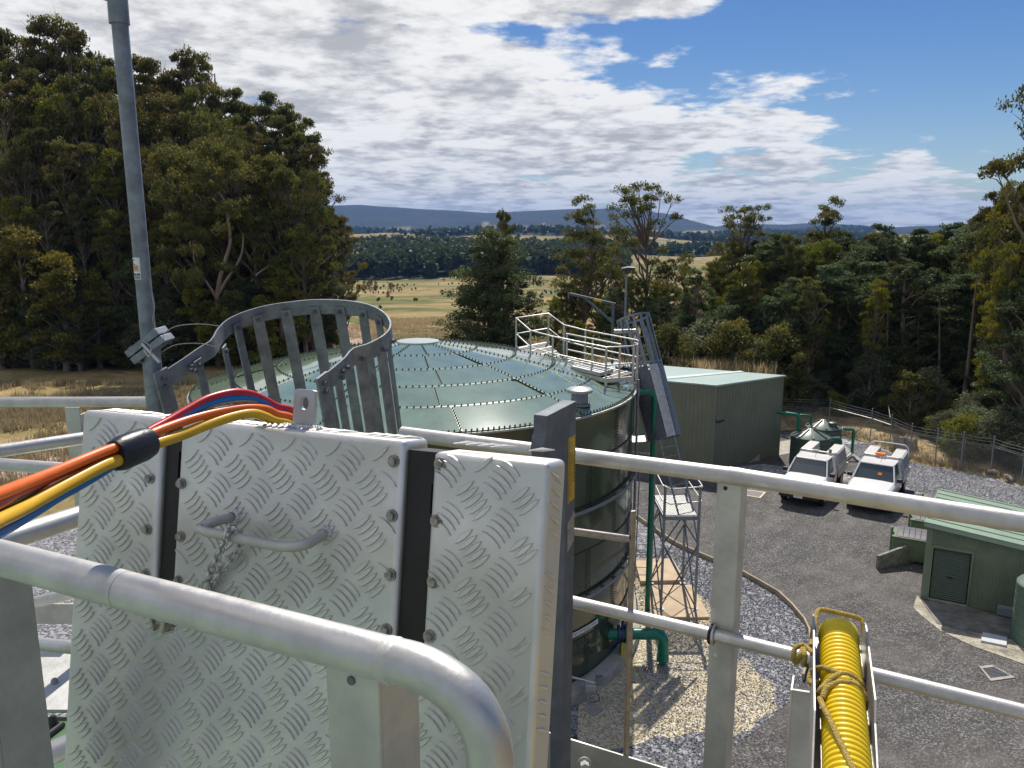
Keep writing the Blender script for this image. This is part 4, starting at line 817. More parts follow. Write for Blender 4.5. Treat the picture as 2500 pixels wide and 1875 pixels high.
for i_ in range(3):
    a, b_ = feet[i_], feet[i_ + 1]; n = 3 if i_ != 2 else 7
    for k in range(n):
        p = a.lerp(b_, k / n); q = a.lerp(b_, (k + .92) / n); MB().prism([p, q, q + back * .93, p + back * .93], (0, 0, .04)).build('tread', M_TREADD, plat); MB().prism([p + Vector((0, 0, .041)), p.lerp(q, .16) + Vector((0, 0, .041)), p.lerp(q, .16) + back * .93 + Vector((0, 0, .041)), p + back * .93 + Vector((0, 0, .041))], (0, 0, .012)).build('tread_nosing', M_ALUD, plat)
    MB().prism([a, b_, b_ + Vector((0, 0, .13)), a + Vector((0, 0, .13))], (.02, -.03, 0)).build('kick_plate', M_ALU, plat)
MB().prism([f3, f4, f4 + Vector((0, 0, .13)), f3 + Vector((0, 0, .13))], (.02, -.03, 0)).build('kick_plate', M_ALU, plat)
for p in feet[1:4] + bfeet: MB().cbox(Vector((p.x, p.y, (p.z + rz_(min(TR_, (p - TC).to_2d().length))) / 2)), (.08, 0, 0), (0, .08, 0), (0, 0, max(.05, p.z - rz_(min(TR_, (p - TC).to_2d().length)) + .06))).build('deck_foot', M_ALUD, plat)
hatch = MB(); hc = f2.lerp(f3, .55) + back * .33; hatch.cbox(hc + Vector((0, 0, .14)), (f3 - f2) * .55, back * .42, (0, 0, .12)); hatch.cbox(hc + Vector((0, 0, .21)), (f3 - f2) * .5, back * .03, (0, 0, .03)); hatch.cbox(hc + back * .12 + Vector((0, 0, .21)), (f3 - f2) * .5, back * .03, (0, 0, .03)); hatch.cbox(hc - back * .12 + Vector((0, 0, .21)), (f3 - f2) * .5, back * .03, (0, 0, .03)); hatch.build('hatch_lid', mat('hatch_lid', (.5, .51, .51), .5, .3, .06, 6), plat, bevel=.02)
# davit arm
dav = thing('davit_arm', 'grey steel davit arm with diagonal brace and yellow tag above the roof platform', 'davit', (4, 27.5, EAVE + .2))
dY = 27.6; P_ = lambda x, y: aty(Z6(x, y), dY)
MB().tube([P_(930, 760), P_(940, 290)], .05, 8).build('mast', M_GALVD, dav, 60)
MB().tube([P_(955, 292), P_(605, 212)], .045, 8).build('boom', M_GALVD, dav, 60)
MB().tube([P_(932, 432), P_(722, 245)], .038, 8).build('brace', M_GALVD, dav, 60)
MB().tube([P_(790, 256), P_(850, 270)], .05, 8).build('tag', M_YEL, dav, 60)
MB().cbox(P_(595, 228), (.06, 0, 0), (0, .06, 0), (0, 0, .2)).build('sheave_block', M_GALVD, dav, bevel=.01)
# lamp mast behind the cage
lm = thing('lamp_mast', 'slim galvanised mast with a small black floodlight beside the davit', 'mast', (4.6, 28, EAVE))
lY = 28.0; Q_ = lambda x, y: aty(Z6(x, y), lY)
MB().tube([Q_(1025, 640), Q_(1030, 400), Q_(1042, 60)], [.045, .04, .036], 8).build('pole', M_GALV, lm, 60)
MB().prism([Q_(1005, 20), Q_(1030, 45), Q_(1100, 32), Q_(1115, 12), Q_(1050, 8)], (0, .22, .03)).build('floodlight', M_DARK, lm, bevel=.02)
MB().cbox(Q_(1025, 400), (.3, 0, .12), (0, .08, 0), (-.03, 0, .07)).build('pivot_clamp', M_GALV, lm, bevel=.01)
MB().tube([Q_(1010, 48), Q_(1020, 15)], .02, 6).build('bracket', M_DARK, lm)
# equipment box and yellow tag on the platform end
ee = thing('junction_box', 'grey junction boxes with cables fixed to the end of the roof platform', 'box', (4.2, 26.5, EAVE + .5))
eY = 26.4; E_ = lambda x, y: aty(Z6(x, y), eY)
MB().cbox(E_(1030, 500), (.75, 0, .02), (0, .2, 0), (0, 0, .13)).build('upper_box', M_ALU, ee, bevel=.02)
MB().cbox(E_(1015, 800), (.5, 0, 0), (0, .3, 0), (0, 0, .25)).build('lower_box', M_DARK, ee, bevel=.02)
MB().prism([E_(1062, 515), E_(1085, 517), E_(1083, 578), E_(1060, 575)], (0, .01, 0)).build('yellow_tag', M_YEL, ee)
for dx in (0, 14, 28): MB().tube(smooth_path([E_(1000 + dx, 520), E_(990 + dx, 600), E_(1015 + dx, 700), E_(1000 + dx, 790)], 4), .012, 5).build('cable', M_DARK if dx else M_ORANGE, ee, 60)

# ---- ladder cage on the far tank
fc = thing('tank_ladder_cage', 'slanting galvanised ladder cage with a solid lower shroud on the side of the bolted tank', 'ladder cage', (5.0, 26.5, 3.0))
cT = aty(Z6(1095, 410), 26.6); cB = aty(Z6(1330, 1330), 25.2); ax_ = (cT - cB); Lc = ax_.length; axn = ax_.normalized()
e1 = Vector((1, 0, 0)); e1 = (e1 - axn * e1.dot(axn)).normalized(); e2 = axn.cross(e1)
CR = .56 * (1.0)
ring = lambda s, r=CR, n=28: [cB + ax_ * s + e1 * (r * math.cos(2 * math.pi * k / n)) + e2 * (r * math.sin(2 * math.pi * k / n)) for k in range(n)]
for s in (1.0, .60, .0, .3):
    p = ring(s); p = p + [p[0]]; MB().strap(p, axn, .07 if s else .05, .008).build('hoop', M_GALV, fc, 40)
for k in range(14):
    a = 2 * math.pi * k / 14; c_ = e1 * (CR * math.cos(a)) + e2 * (CR * math.sin(a)); tdir = (-e1 * math.sin(a) + e2 * math.cos(a))
    MB().strap([cB + ax_ * .58 + c_, cB + ax_ * 1.0 + c_], tdir, .075, .007).build('upright', M_GALV, fc)
for k in range(9):
    a0 = R(-165) + k * R(37) ; vs_ = []
    for a in (a0, a0 + R(16), a0 + R(33)):
        c_ = e1 * (CR * 1.03 * math.cos(a)) + e2 * (CR * 1.03 * math.sin(a)); vs_ += [cB + c_, cB + ax_ * .585 + c_]
    MB().add(vs_, [(0, 2, 3, 1), (2, 4, 5, 3)]).build('shroud_sheet', [M_GALV, M_GALVD, M_ALUD][k % 3], fc, 60, recalc=False)
for sx in (-.24, .24): MB().cbox(cB + ax_ * .15 + e2 * (-.45) + e1 * sx, e1 * .05, e2 * .06, ax_ * 1.5).build('stile', M_GALV, fc)
for k in range(20):
    p = cB + ax_ * (-.6 + k * .075) - e2 * .45; MB().tube([p - e1 * .24, p + e1 * .24], .014, 6).build('rung', M_GALV, fc, 60)
# small landing plate under the cage
lp = thing('ladder_landing', 'small bright metal landing bracket under the slanting ladder cage', 'bracket', (4.3, 25.8, 3))
zq = aty(zp(1540, 900, 5.53)(90, 990), 25.6); MB().prism([zq + Vector((-.42, -.2, 0)), zq + Vector((.45, -.2, .06)), zq + Vector((.45, .55, .06)), zq + Vector((-.42, .55, 0))], (0, 0, .03)).build('plate', M_ALU, lp)
for dz in (-.32, -.62): MB().tube([zq + Vector((-.42, .1, dz)), zq + Vector((.5, .1, dz - .12))], .02, 6).build('strut', M_ALU, lp, 60)
MB().tube([zq + Vector((-.4, 0, -.8)), zq + Vector((-.4, 0, .1))], .03, 6).build('strut', M_ALU, lp, 60)
# conduit hugging the tank
mb = MB(); a = R(82); q = TC + Vector((math.sin(R(97)), math.cos(R(97)), 0)) * (TR_ + .12)
cd = tag(mb.tube([q + Vector((0, 0, .4)), q + Vector((0, 0, EAVE + .2))], .04, 8).build('conduit', M_GALV, None, 60), 'thin galvanised conduit running up the right side of the bolted tank', 'conduit')

# ---- green pipework
gp = thing('overflow_pipe', 'tall vertical green overflow pipe with an elbow at the top beside the bolted tank', 'pipe', (4.45, 25.1, 0))
gx, gy = atz((1580, 1490)).x, atz((1580, 1490)).y; ztop = aty((1584, 957), gy).z
path = [Vector((TC.x + TR_ - .05, gy, ztop)), Vector((gx - .22, gy, ztop))] + [Vector((gx - .22 + .22 * math.sin(t), gy, ztop - .22 + .22 * math.cos(t))) for t in np.linspace(.2, 1.57, 6)] + [Vector((gx, gy, ztop - 1)), Vector((gx, gy, .02))]
MB().tube(path, .085, 16).build('pipe', M_PIPE, gp, 60)
for z in (ztop - .36, 3.0, .9): MB().tube([(gx, gy, z), (gx, gy, z + .12)], .097, 16).build('socket', M_PIPE, gp, 60)
MB().tube([(gx - .27, gy, ztop), (gx - .36, gy, ztop)], .098, 16).build('socket', M_PIPE, gp, 60); MB().tube([(gx - .5, gy, ztop), (gx - .58, gy, ztop)], .17, 16).build('flange', M_GALV, gp, 60)
op = thing('outlet_pipe', 'thick green outlet pipe with blue valve flange and downturned elbow at the tank foot', 'pipe', (4.6, 24, 0))
oz = .98; oc = atz(Z8(960, 380), oz); oy = oc.y; x0 = TC.x + math.sqrt(max(.1, TR_ ** 2 - (oy - TC.y) ** 2)) - .1; x1 = atz(Z8(1055, 400), oz).x
path = [Vector((x0, oy, oz)), Vector((x1 - .26, oy, oz))] + [Vector((x1 - .26 + .26 * math.sin(t), oy, oz - .26 + .26 * math.cos(t))) for t in np.linspace(.2, 1.57, 7)] + [Vector((x1, oy, .16))]
MB().tube(path, .165, 20).build('pipe', M_PIPE, op, 60)
MB().tube([(x1, oy, .36), (x1, oy, .14)], .18, 20).build('socket', M_PIPE, op, 60)
M_BLUEV = mat('blue_valve', (.02, .045, .12), .4, .2, .1, 10)
for dx, r in ((.30, .27), (.40, .20), (.50, .27), (.58, .25)): MB().tube([(x0 + dx, oy, oz), (x0 + dx + .06, oy, oz)], r, 20).build('flange', M_BLUEV, op, 60)
MB().tube([(x0 + .44, oy, oz), (x0 + .44, oy, oz + .4)], .05, 10).build('valve_stem', M_BLUEV, op, 60)
MB().cbox((x0 + .5, oy, oz / 2 - .1), (.22, 0, 0), (0, .3, 0), (0, 0, oz - .2)).build('support', mat('yellow_support', (.5, .42, .08), .6, 0, .2, 10), op, bevel=.01)
# drain grate, instrument stand
gr = thing('drain_grate', 'square framed grate in the yellow gravel under the outlet pipe', 'grate', atz(Z8(990, 700)))
gq = [atz(Z8(*p)) for p in ((870, 615), (1160, 660), (1120, 795), (820, 765))]
for i_ in range(4):
    a, b_ = gq[i_], gq[(i_ + 1) % 4]; c_ = (gq[0] + gq[2]) / 2; MB().prism([a, b_, b_.lerp(c_, .16), a.lerp(c_, .16)], (0, 0, .045)).build('frame_side', M_CONC, gr)
for k in range(9):
    t = .1 + .8 * k / 8; a = gq[0].lerp(gq[1], t) * .93 + (gq[0] + gq[2]) / 2 * .07; b_ = gq[3].lerp(gq[2], t) * .93 + (gq[0] + gq[2]) / 2 * .07; MB().tube([a + Vector((0, 0, .03)), b_ + Vector((0, 0, .03))], .014, 4).build('bar', M_GALV, gr)
ins = thing('sampling_stand', 'small grey instrument box on a post with a paver at the tank foot', 'instrument', atz(Z8(330, 1080)))
ip = atz(Z8(330, 1080)); MB().prism([atz(Z8(*p)) + Vector((0, 0, .02)) for p in ((280, 1110), (360, 1050), (475, 1115), (385, 1170))], (0, 0, .05)).build('paver', M_CONC, ins)
MB().tube([ip, ip + Vector((0, 0, .55))], .03, 8).build('post', M_ALU, ins, 60); MB().cbox(ip + Vector((.05, 0, .62)), (.3, 0, 0), (0, .2, 0), (0, 0, .2)).build('box', M_ALU, ins, bevel=.02); MB().cbox(ip + Vector((.3, .05, .78)), (.2, 0, 0), (0, .2, 0), (0, 0, .22)).build('box', M_GALV, ins, bevel=.02)
MB().tube([ip + Vector((-.5, .2, .8)), ip + Vector((.3, 0, .7))], .045, 8).build('sample_pipe', M_STEEL, ins, 60); MB().tube(smooth_path([ip + Vector((.2, -.05, .55)), ip + Vector((.3, -.1, .3)), ip + Vector((.1, -.05, .2))], 5), .012, 5).build('cable', M_DARK, ins, 60)
# ================================================================== YARD
# kerb boards round the gravel, one board per straight length
kb = thing('timber_edging', 'curved pale timber edging between the asphalt and the tank gravel', 'edging', tuple(kerb[5]))
for a, b_ in zip(kerb[:13], kerb[1:14]):
    t_ = (b_ - a).normalized(); s_ = Vector((-t_.y, t_.x, 0)) * .07; MB().prism([a - s_ * .5, b_ - s_ * .5, b_ + s_ * .5, a + s_ * .5], (0, 0, .19)).build('board', M_KERB, kb, bevel=.01)
# slabs under the stair tower
Z7 = zp(1350, 1100, 4.424)
def slab(name, px, h, m, label, z=.0):
    o = MB().prism([atz(p, h) - Vector((0, 0, h)) + Vector((0, 0, .01)) for p in px], (0, 0, h)).build(name, m, None, bevel=.01); return tag(o, label, 'slab')
slab('concrete_slab', [Z7(880, 1170), Z7(1290, 1165), Z7(1435, 1400), Z7(945, 1410)], .16, M_SLAB, 'raised sandy concrete slab behind the foot of the stair tower')
slab('tower_pad', [(1583, 1428), (1690, 1428), (1733, 1506), (1590, 1512)], .09, M_SLAB, 'sandy concrete pad under the legs of the stair tower')
# stair tower
tw = thing('access_tower', 'galvanised scaffold style tower with mesh deck, guardrails and cross braces beside the tank', 'tower', (5.6, 25.8, 0))
TX0, TX1, TY0, TY1 = 4.98, 6.12, 24.85, 26.85; TD = 3.35
legs = {}
for x in (TX0, TX1):
    for y in (TY0, TY1):
        MB().cbox((x, y, (TD + 1.0) / 2 + .05), (.075, 0, 0), (0, .075, 0), (0, 0, TD + 1.0)).build('leg', M_GALV, tw); MB().cbox((x, y, .11), (.2, 0, 0), (0, .2, 0), (0, 0, .02)).build('base_plate', M_GALV, tw)
def barp(a, b_, w=.05, name='brace'): MB().tube([a, b_], w / 2, 4).build(name, M_GALV, tw)
for (a, b_) in (((TX0, TY0), (TX1, TY0)), ((TX0, TY1), (TX1, TY1)), ((TX0, TY0), (TX0, TY1)), ((TX1, TY0), (TX1, TY1))):
    for z0, z1 in ((.2, 2.35),):
        barp((*a, z0), (*b_, z1)); barp((*b_, z0), (*a, z1))
    barp((*a, 2.4), ((a[0] + b_[0]) / 2, (a[1] + b_[1]) / 2, 3.3)); barp((*b_, 2.4), ((a[0] + b_[0]) / 2, (a[1] + b_[1]) / 2, 3.3))
    MB().obox((min(a[0], b_[0]) - .03, min(a[1], b_[1]) - .03, TD - .12), (abs(a[0] - b_[0]) + .06, 0, 0), (0, abs(a[1] - b_[1]) + .06, 0), (0, 0, .14)).build('deck_frame', M_GALV, tw)
dk = MB()
for k in range(22): x = TX0 + .04 + (TX1 - TX0 - .08) * k / 21; dk.box(x - .008, x + .008, TY0, TY1, TD + .022, TD + .05)
for k in range(26): y = TY0 + .04 + (TY1 - TY0 - .08) * k / 25; dk.box(TX0, TX1, y - .006, y + .006, TD + .024, TD + .048)
stuff(dk.build('deck_mesh', mat('deck_mesh', (.62, .62, .60), .5, .5, .1, 9), tw))
for h in (.52, 1.02):
    z = TD + h; q = .16
    MB().tube([(TX0, TY1, z + .0), (TX0 - .06, TY0 + q, z), (TX0, TY0 - .05, z - .0), (TX0 + q, TY0 - .08, z - .07), (TX1 - q, TY0 - .08, z), (TX1 + .05, TY0 - .05, z), (TX1 + .08, TY0 + q, z), (TX1 + .08, TY1, z + .02)], .022, 8).build('guardrail', M_ALU, tw, 60)
for sx in (0, .42): MB().tube([(TX0 - .55 + sx, TY1 + .15, .1), (TX0 - .5 + sx, TY1 + .1, TD + .9)], .022, 6).build('ladder_stile', M_GALV, tw, 60)
for k in range(12): MB().tube([(TX0 - .54, TY1 + .13, .35 + k * .29), (TX0 - .12, TY1 + .13, .35 + k * .29)], .013, 5).build('ladder_rung', M_GALV, tw, 60)

# flat-roofed green building
Nn, Rr, Ll = Vector((10.65, 41.0, 0)), Vector((15.15, 43.8, 0)), Vector((1.9, 45.6, 0)); Bb = Ll + Rr - Nn; BH = 4.55
bl = thing('green_building', 'flat roofed plain grey green building with a pale roof behind the tank', 'building', tuple(Nn))
for a, b_ in ((Nn, Rr), (Nn, Ll), (Ll, Bb), (Rr, Bb)):
    c_ = (Nn + Bb) / 2; nrm = Vector((b_.y - a.y, a.x - b_.x, 0)).normalized(); nrm = -nrm if nrm.dot(a - c_) > 0 else nrm
    MB().prism([a, b_, b_ + Vector((0, 0, BH)), a + Vector((0, 0, BH))], nrm * .12).build('wall', M_BLD, bl)
    n = int((b_ - a).length / .22); rb = MB()
    for k in range(n + 1):
        p = a.lerp(b_, k / n); rb.obox(p - nrm * .012 - (b_ - a).normalized() * .02, (b_ - a).normalized() * .04, nrm * .02, (0, 0, BH - .02))
    stuff(rb.build('wall_ribs', M_BLD, bl))
def inset(p, k): c_ = (Nn + Bb) / 2; d_ = (p - c_); return p + d_.normalized() * k
MB().prism([inset(p, .12) + Vector((0, 0, BH)) for p in (Nn, Rr, Bb, Ll)], (0, 0, .09)).build('roof', M_BLDR, bl, bevel=.01)
f0, f1_ = Nn.lerp(Ll, .30), Rr.lerp(Bb, .22)
fl_ = (f1_ - f0).normalized(); fs2 = Vector((-fl_.y, fl_.x, 0)) * .55
MB().prism([f0 + Vector((0, 0, BH + .092)), f1_ + Vector((0, 0, BH + .092)), f1_ + fs2 * .6 + Vector((0, 0, BH + .092)), f0 + fs2 + Vector((0, 0, BH + .092))], (0, 0, .03)).build('roof_flashing', M_BLDF, bl)
MB().cbox(Nn + Vector((0, -.02, BH / 2)), (.09, 0, 0), (0, .09, 0), (0, 0, BH - .05)).build('corner_trim', mat('corner_trim', (.19, .215, .165), .5), bl, bevel=.01)
fz = onp(Z6(1745, 1185), Nn + Vector((0, -.1, 0)), Vector((0, 1, 0))); MB().cbox(fz + Vector((.12, -.12, -.05)), (.34, 0, .1), (0, .26, -.1), (-.03, 0, .1)).build('floodlight', M_DARK, bl, bevel=.02); MB().cbox(fz + Vector((0, 0, .08)), (.08, 0, 0), (0, .1, 0), (0, 0, .16)).build('bracket', M_CONCD, bl)
# light triangle panel and pipes at the foot of the wall
Zy = zp(1800, 900, 3.16)
wn_ = Vector((Rr.y - Nn.y, Nn.x - Rr.x, 0)).normalized(); wn_ = wn_ if wn_.y < 0 else -wn_
tri = [onp(Zy(*p), Nn + wn_ * .08, wn_) for p in ((70, 742), (168, 660), (168, 742))]
tag(MB().prism(tri, wn_ * .04).build('splash_panel', M_CONC, None), 'pale triangular panel leaning at the foot of the green building', 'panel')
stub = onp(Zy(190, 725), Nn, wn_); sp = thing('drain_stub', 'short green drain stub low on the green building wall', 'pipe', tuple(stub)); MB().tube([stub, stub + wn_ * .22, stub + wn_ * .3 + Vector((0, 0, -.12))], .07, 10).build('pipe', M_PIPE, sp, 60); MB().tube([stub + wn_ * .02, stub + wn_ * .06], .11, 12).build('flange', M_DARK, sp, 60)

# poly water tanks
def poly_tank(name, label, cx, cy, r, h, text, ang, group=None):
    t = thing(name, label, 'water tank', (cx, cy, 0), group)
    c_ = Vector((cx, cy, 0)); prof = [(r, .0)]
    for k in range(5): z = .06 + k * (h - .1) / 5; prof += [(r, z), (r, z + (h - .1) / 5 - .04), (r - .025, z + (h - .1) / 5 - .02)]
    prof += [(r, h - .04), (r - .02, h)]
    MB().lathe(prof, c_, 40).build('wall', M_POLY, t, 40)
    MB().lathe([(r + .01, h - .01), (r - .03, h + .03), (.12, h + .40), (0, h + .42)], c_, 40).build('roof', M_POLYR, t, 30)
    for k in range(8):
        a = 2 * math.pi * k / 8 + .2; q = Vector((math.sin(a), math.cos(a), 0)); s_ = Vector((q.y, -q.x, 0)) * .035; p0, p1 = c_ + q * .16 + Vector((0, 0, h + .39)), c_ + q * (r - .04) + Vector((0, 0, h + .035))
        MB().prism([p0 - s_, p0 + s_, p1 + s_ * 1.6, p1 - s_ * 1.6], (0, 0, .055)).build('roof_rib', M_POLY, t)
    mb = MB(); L_ = .86; vs_ = []
    for k in range(7):
        a = ang + (L_ / r) * (k / 6 - .5); q = Vector((math.sin(a), math.cos(a), 0)) * (r + .015)
        for z in (h - .55, h - .36): vs_.append(c_ + q + Vector((0, 0, z)))
    s_ = mb.add(vs_, [(2 * k, 2 * k + 2, 2 * k + 3, 2 * k + 1) for k in range(6)]).build('name_plate', M_SIGNW, t)
    tv, tf = text_mesh(text, .13); w_ = max(v.x for v in tv) - min(v.x for v in tv); kx = L_ * .9 / w_
    mb = MB(); mb.add([c_ + Vector((math.sin(ang - v.x * kx / r), math.cos(ang - v.x * kx / r), 0)) * (r + .02) + Vector((0, 0, h - .455 + v.y)) for v in tv], tf); mb.build('lettering', M_INK, s_, recalc=False)
    return t
HT = 1.66
t1 = poly_tank('poly_water_tank', 'dark green round plastic water tank with conical ribbed lid in front of its twin', 16.15, 41.9, 1.02, HT, 'PLANT WATER TANK', R(196))
t2 = poly_tank('poly_water_tank', 'dark green round plastic water tank with hatch on its lid, standing behind its twin', 17.65, 44.0, .98, HT, 'FILTERED TANK', R(165))
hp = Vector((17.95, 43.5, HT + .12)); MB().lathe([(.24, 0), (.24, .22), (.2, .25), (0, .26)], hp, 20).build('hatch', M_POLY, t2, 40)
def pipe(name, label, pts, r, extra=()):
    t = thing(name, label, 'pipe', tuple(pts[-1])); P = [Vector(p) for p in pts]; Q = [P[0]]
    for k in range(1, len(P) - 1):
        a = (P[k - 1] - P[k]).normalized() * r * 2; b_ = (P[k + 1] - P[k]).normalized() * r * 2
        for s in (0, .25, .5, .75, 1): Q.append(P[k] + a * (1 - s) ** 2 + b_ * s ** 2)
    Q.append(P[-1]); MB().tube(Q, r, 12).build('pipe', M_PIPE, t, 60)
    for k in range(1, len(P) - 1): MB().tube([P[k] + (P[k + 1] - P[k]).normalized() * r * 2.2, P[k] + (P[k + 1] - P[k]).normalized() * r * 3.4], r * 1.13, 12).build('socket', M_PIPE, t, 60)
    for a, b_ in extra: MB().tube([a, b_], r * 1.5, 12).build('flange', M_SIGNW, t, 60)
    return t
pipe('inlet_pipe', 'thick green pipe from the building wall down into the front plastic tank', [(14.6, 43.0, 2.72), (15.62, 42.35, 2.70), (15.62, 42.35, HT - .05)], .10)
pipe('inlet_pipe', 'thin green pipe with a swan neck entering the rear plastic tank', [(16.3, 44.2, .1), (16.3, 44.2, 2.28), (16.92, 44.0, 2.28), (16.92, 44.0, HT)], .06)
pipe('drain_pipe', 'green down pipe on the side of the front plastic tank', [(17.1, 41.8, HT - .13), (17.72, 41.7, HT - .13), (17.72, 41.7, .1)], .075, [((17.12, 41.8, HT - .13), (17.18, 41.8, HT - .13))])
pipe('drain_pipe', 'green down pipe on the side of the rear plastic tank', [(18.6, 43.9, HT - .13), (19.3, 43.8, HT - .13), (19.3, 43.8, .1)], .085, [((18.6, 43.9, HT - .13), (18.68, 43.9, HT - .13))])
tag(MB().tube([(17.72, 41.7, .16), (19.3, 43.8, .16)], .05, 8).build('link_pipe', M_ALUD, None, 60), 'low grey link pipe between the two green down pipes', 'pipe')

# ---- fence
fpx = [((1900, 1046), 2.1), ((2022, 1051), 2.1), ((2123.5, 1081), 2.1), ((2170.5, 1099), 2.1), ((2219, 1125), 2.1), ((2281.7, 1138), 2.1), ((2344, 1149), 2.1), ((2417, 1162), 2.1), ((2492, 1187), 2.1), ((2570, 1215), 2.1)]
fpos = [atz(p) for p, _ in fpx]; FH = 2.05
fen = thing('chain_link_fence', 'chain link security fence with steel posts and barbed wire in front of the dark forest', 'fence', tuple(fpos[3]))
def mesh_mat():
    m = bpy.data.materials.new('chain_link'); m.use_nodes = True; nt = m.node_tree; L = nt.links.new; b = nt.nodes['Principled BSDF']; b.inputs['Base Color'].default_value = (.23, .24, .25, 1); b.inputs['Metallic'].default_value = .3; b.inputs['Roughness'].default_value = .5
    t = nt.nodes.new('ShaderNodeTexCoord'); uv = nt.nodes.new('ShaderNodeUVMap'); mp = nt.nodes.new('ShaderNodeMapping'); mp.inputs['Rotation'].default_value = (0, 0, R(45)); mp.inputs['Scale'].default_value = (14, 14, 14); L(uv.outputs[0], mp.inputs[0])
    s = nt.nodes.new('ShaderNodeSeparateXYZ'); L(mp.outputs[0], s.inputs[0]); o_ = []
    for q in (0, 1):
        f = nt.nodes.new('ShaderNodeMath'); f.operation = 'FRACT'; L(s.outputs[q], f.inputs[0]); l = nt.nodes.new('ShaderNodeMath'); l.operation = 'LESS_THAN'; l.inputs[1].default_value = .11; L(f.outputs[0], l.inputs[0]); o_.append(l.outputs[0])
    mx = nt.nodes.new('ShaderNodeMath'); mx.operation = 'MAXIMUM'; L(o_[0], mx.inputs[0]); L(o_[1], mx.inputs[1]); L(mx.outputs[0], b.inputs['Alpha']); return m
M_LINK = mesh_mat()
for p in fpos: MB().tube([p, p + Vector((0, 0, FH + .08))], .032, 8).build('post', M_GALV, fen, 60)
for k, (a, b_) in enumerate(zip(fpos, fpos[1:])):
    mb = MB(); mb.add([a + Vector((0, 0, .03)), b_ + Vector((0, 0, .03)), b_ + Vector((0, 0, 1.55)), a + Vector((0, 0, 1.55))], [(0, 1, 2, 3)]); o = mb.build('mesh_panel', M_LINK, fen, recalc=False)
    uvl = o.data.uv_layers.new(name='uv'); w_ = (b_ - a).length
    for li, (u, v) in zip(range(4), ((0, 0), (w_, 0), (w_, 1.52), (0, 1.52))): uvl.data[li].uv = (u, v)
    for z in (1.66, 1.82, 1.98): MB().tube([a + Vector((0, 0, z)), a.lerp(b_, .5) + Vector((0, 0, z - .03)), b_ + Vector((0, 0, z))], .007, 4).build('barbed_wire', M_GALV, fen)
    if k in (1, 2): MB().tube([a + Vector((0, 0, 1.5)), b_ + Vector((0, 0, 1.5))], .028, 8).build('top_rail', M_ALU, fen, 60)
    elif k > 2: MB().tube([a + Vector((0, 0, 1.56)), b_ + Vector((0, 0, 1.56))], .008, 4).build('strain_wire', M_GALV, fen)
MB().tube([fpos[2] + Vector((-1.1, .5, 0)), fpos[2] + Vector((-.05, 0, 1.5))], .025, 8).build('stay', M_GALV, fen, 60)
MB().tube([fpos[2] + Vector((.9, -1.2, 0)) * 0 + fpos[3] + Vector((-.75, .9, .0)), fpos[3] + Vector((-.05, .1, 1.9))], .02, 8).build('stay', M_DEAD, fen, 60)
# stumps
def stump(px0, px1, ytop, label, n=3):
    a, b_ = atz(px0), atz(px1); c_ = (a + b_) / 2 + Vector((.2, .4, 0)); r = (b_ - a).length / 2; ht = aty((px0[0], ytop), c_.y).z
    t = thing('tree_stump', label, 'stump', tuple(c_)); g = np.random.default_rng(n)
    mb = MB(); vs_ = []; m_ = 22
    prof = [(1.35, -.05), (1.12, .15 * ht), (1.0, .5 * ht), (.96, .97 * ht)]; wob = 1 + .13 * g.normal(size=m_)
    for (s, z) in prof:
        for k in range(m_): q = 2 * math.pi * k / m_; vs_.append(c_ + Vector((r * s * wob[k] * math.cos(q), r * s * wob[k] * math.sin(q), z + (.1 * ht * g.normal() if s < 1 else 0))))
    fs_ = [(i_ * m_ + k, i_ * m_ + (k + 1) % m_, (i_ + 1) * m_ + (k + 1) % m_, (i_ + 1) * m_ + k) for i_ in range(3) for k in range(m_)]
    mb.add(vs_, fs_).build('bark', M_DEAD, t, 50); vt = vs_[3 * m_:]; mb = MB(); mb.add([v + Vector((0, 0, -.004)) for v in vt] + [c_ + Vector((0, 0, .9 * ht))], [(k, (k + 1) % m_, m_) for k in range(m_)]).build('cut_face', M_BARKP, t)
stump((2188, 1106), (2234, 1112), 1067, 'broad split grey stump behind the chain link fence', 3); stump((2338, 1132), (2372, 1136), 1090, 'weathered stump with a pale split face behind the fence', 4)
for k, (xd, yd) in enumerate([(1940, 968), (1960, 975), (2095, 1010), (2110, 1012), (2150, 1040), (2185, 1052), (1975, 965)]):
    p = atz(dp(xd, yd)) + Vector((.3, .8, .25)); a = rnd.uniform(0, 3.14); L_ = rnd.uniform(.5, 1.1); d_ = Vector((math.cos(a), math.sin(a), .1)) * L_
    tag(MB().tube([p - d_ / 2, p + Vector((0, 0, .05)), p + d_ / 2], [.09, .11, .07], 7).build('fallen_log', M_DEAD, None, 60), 'short fallen log on the dry bank behind the fence', 'log', 'fallen logs behind the fence')

# ---- shed
sA, sB = Vector((14.2, 25.9, 0)), Vector((18.6, 23.45, 0)); sdep = Vector((2.15, 3.2, 0)); sC, sD = sB + sdep, sA + sdep; hA, hB = 2.75, 2.25
sh = thing('roller_door_shed', 'small green ribbed metal shed with a roller door and sloping roof', 'shed', tuple(sA))
ud = (sB - sA).normalized(); ndr = Vector((ud.y, -ud.x, 0)); ndr = ndr if ndr.y < 0 else -ndr; SLn = (sB - sA).length
hz = lambda t: hA + (hB - hA) * t
Z4 = zp(2120, 1180, 5.18)
dq = [onp(Z4(*p), sA, ndr) for p in ((805, 790), (1308, 865), (1238, 1525), (750, 1425))]
du0 = (dq[3] - sA).dot(ud); du1 = (dq[2] - sA).dot(ud); dtop = (dq[0].z + dq[1].z) / 2; du0, du1 = max(.25, du0), du1
S_ = lambda u, z, off=0.0: sA + ud * u + Vector((0, 0, z)) + ndr * off
zt_ = lambda u: hz(u / SLn)
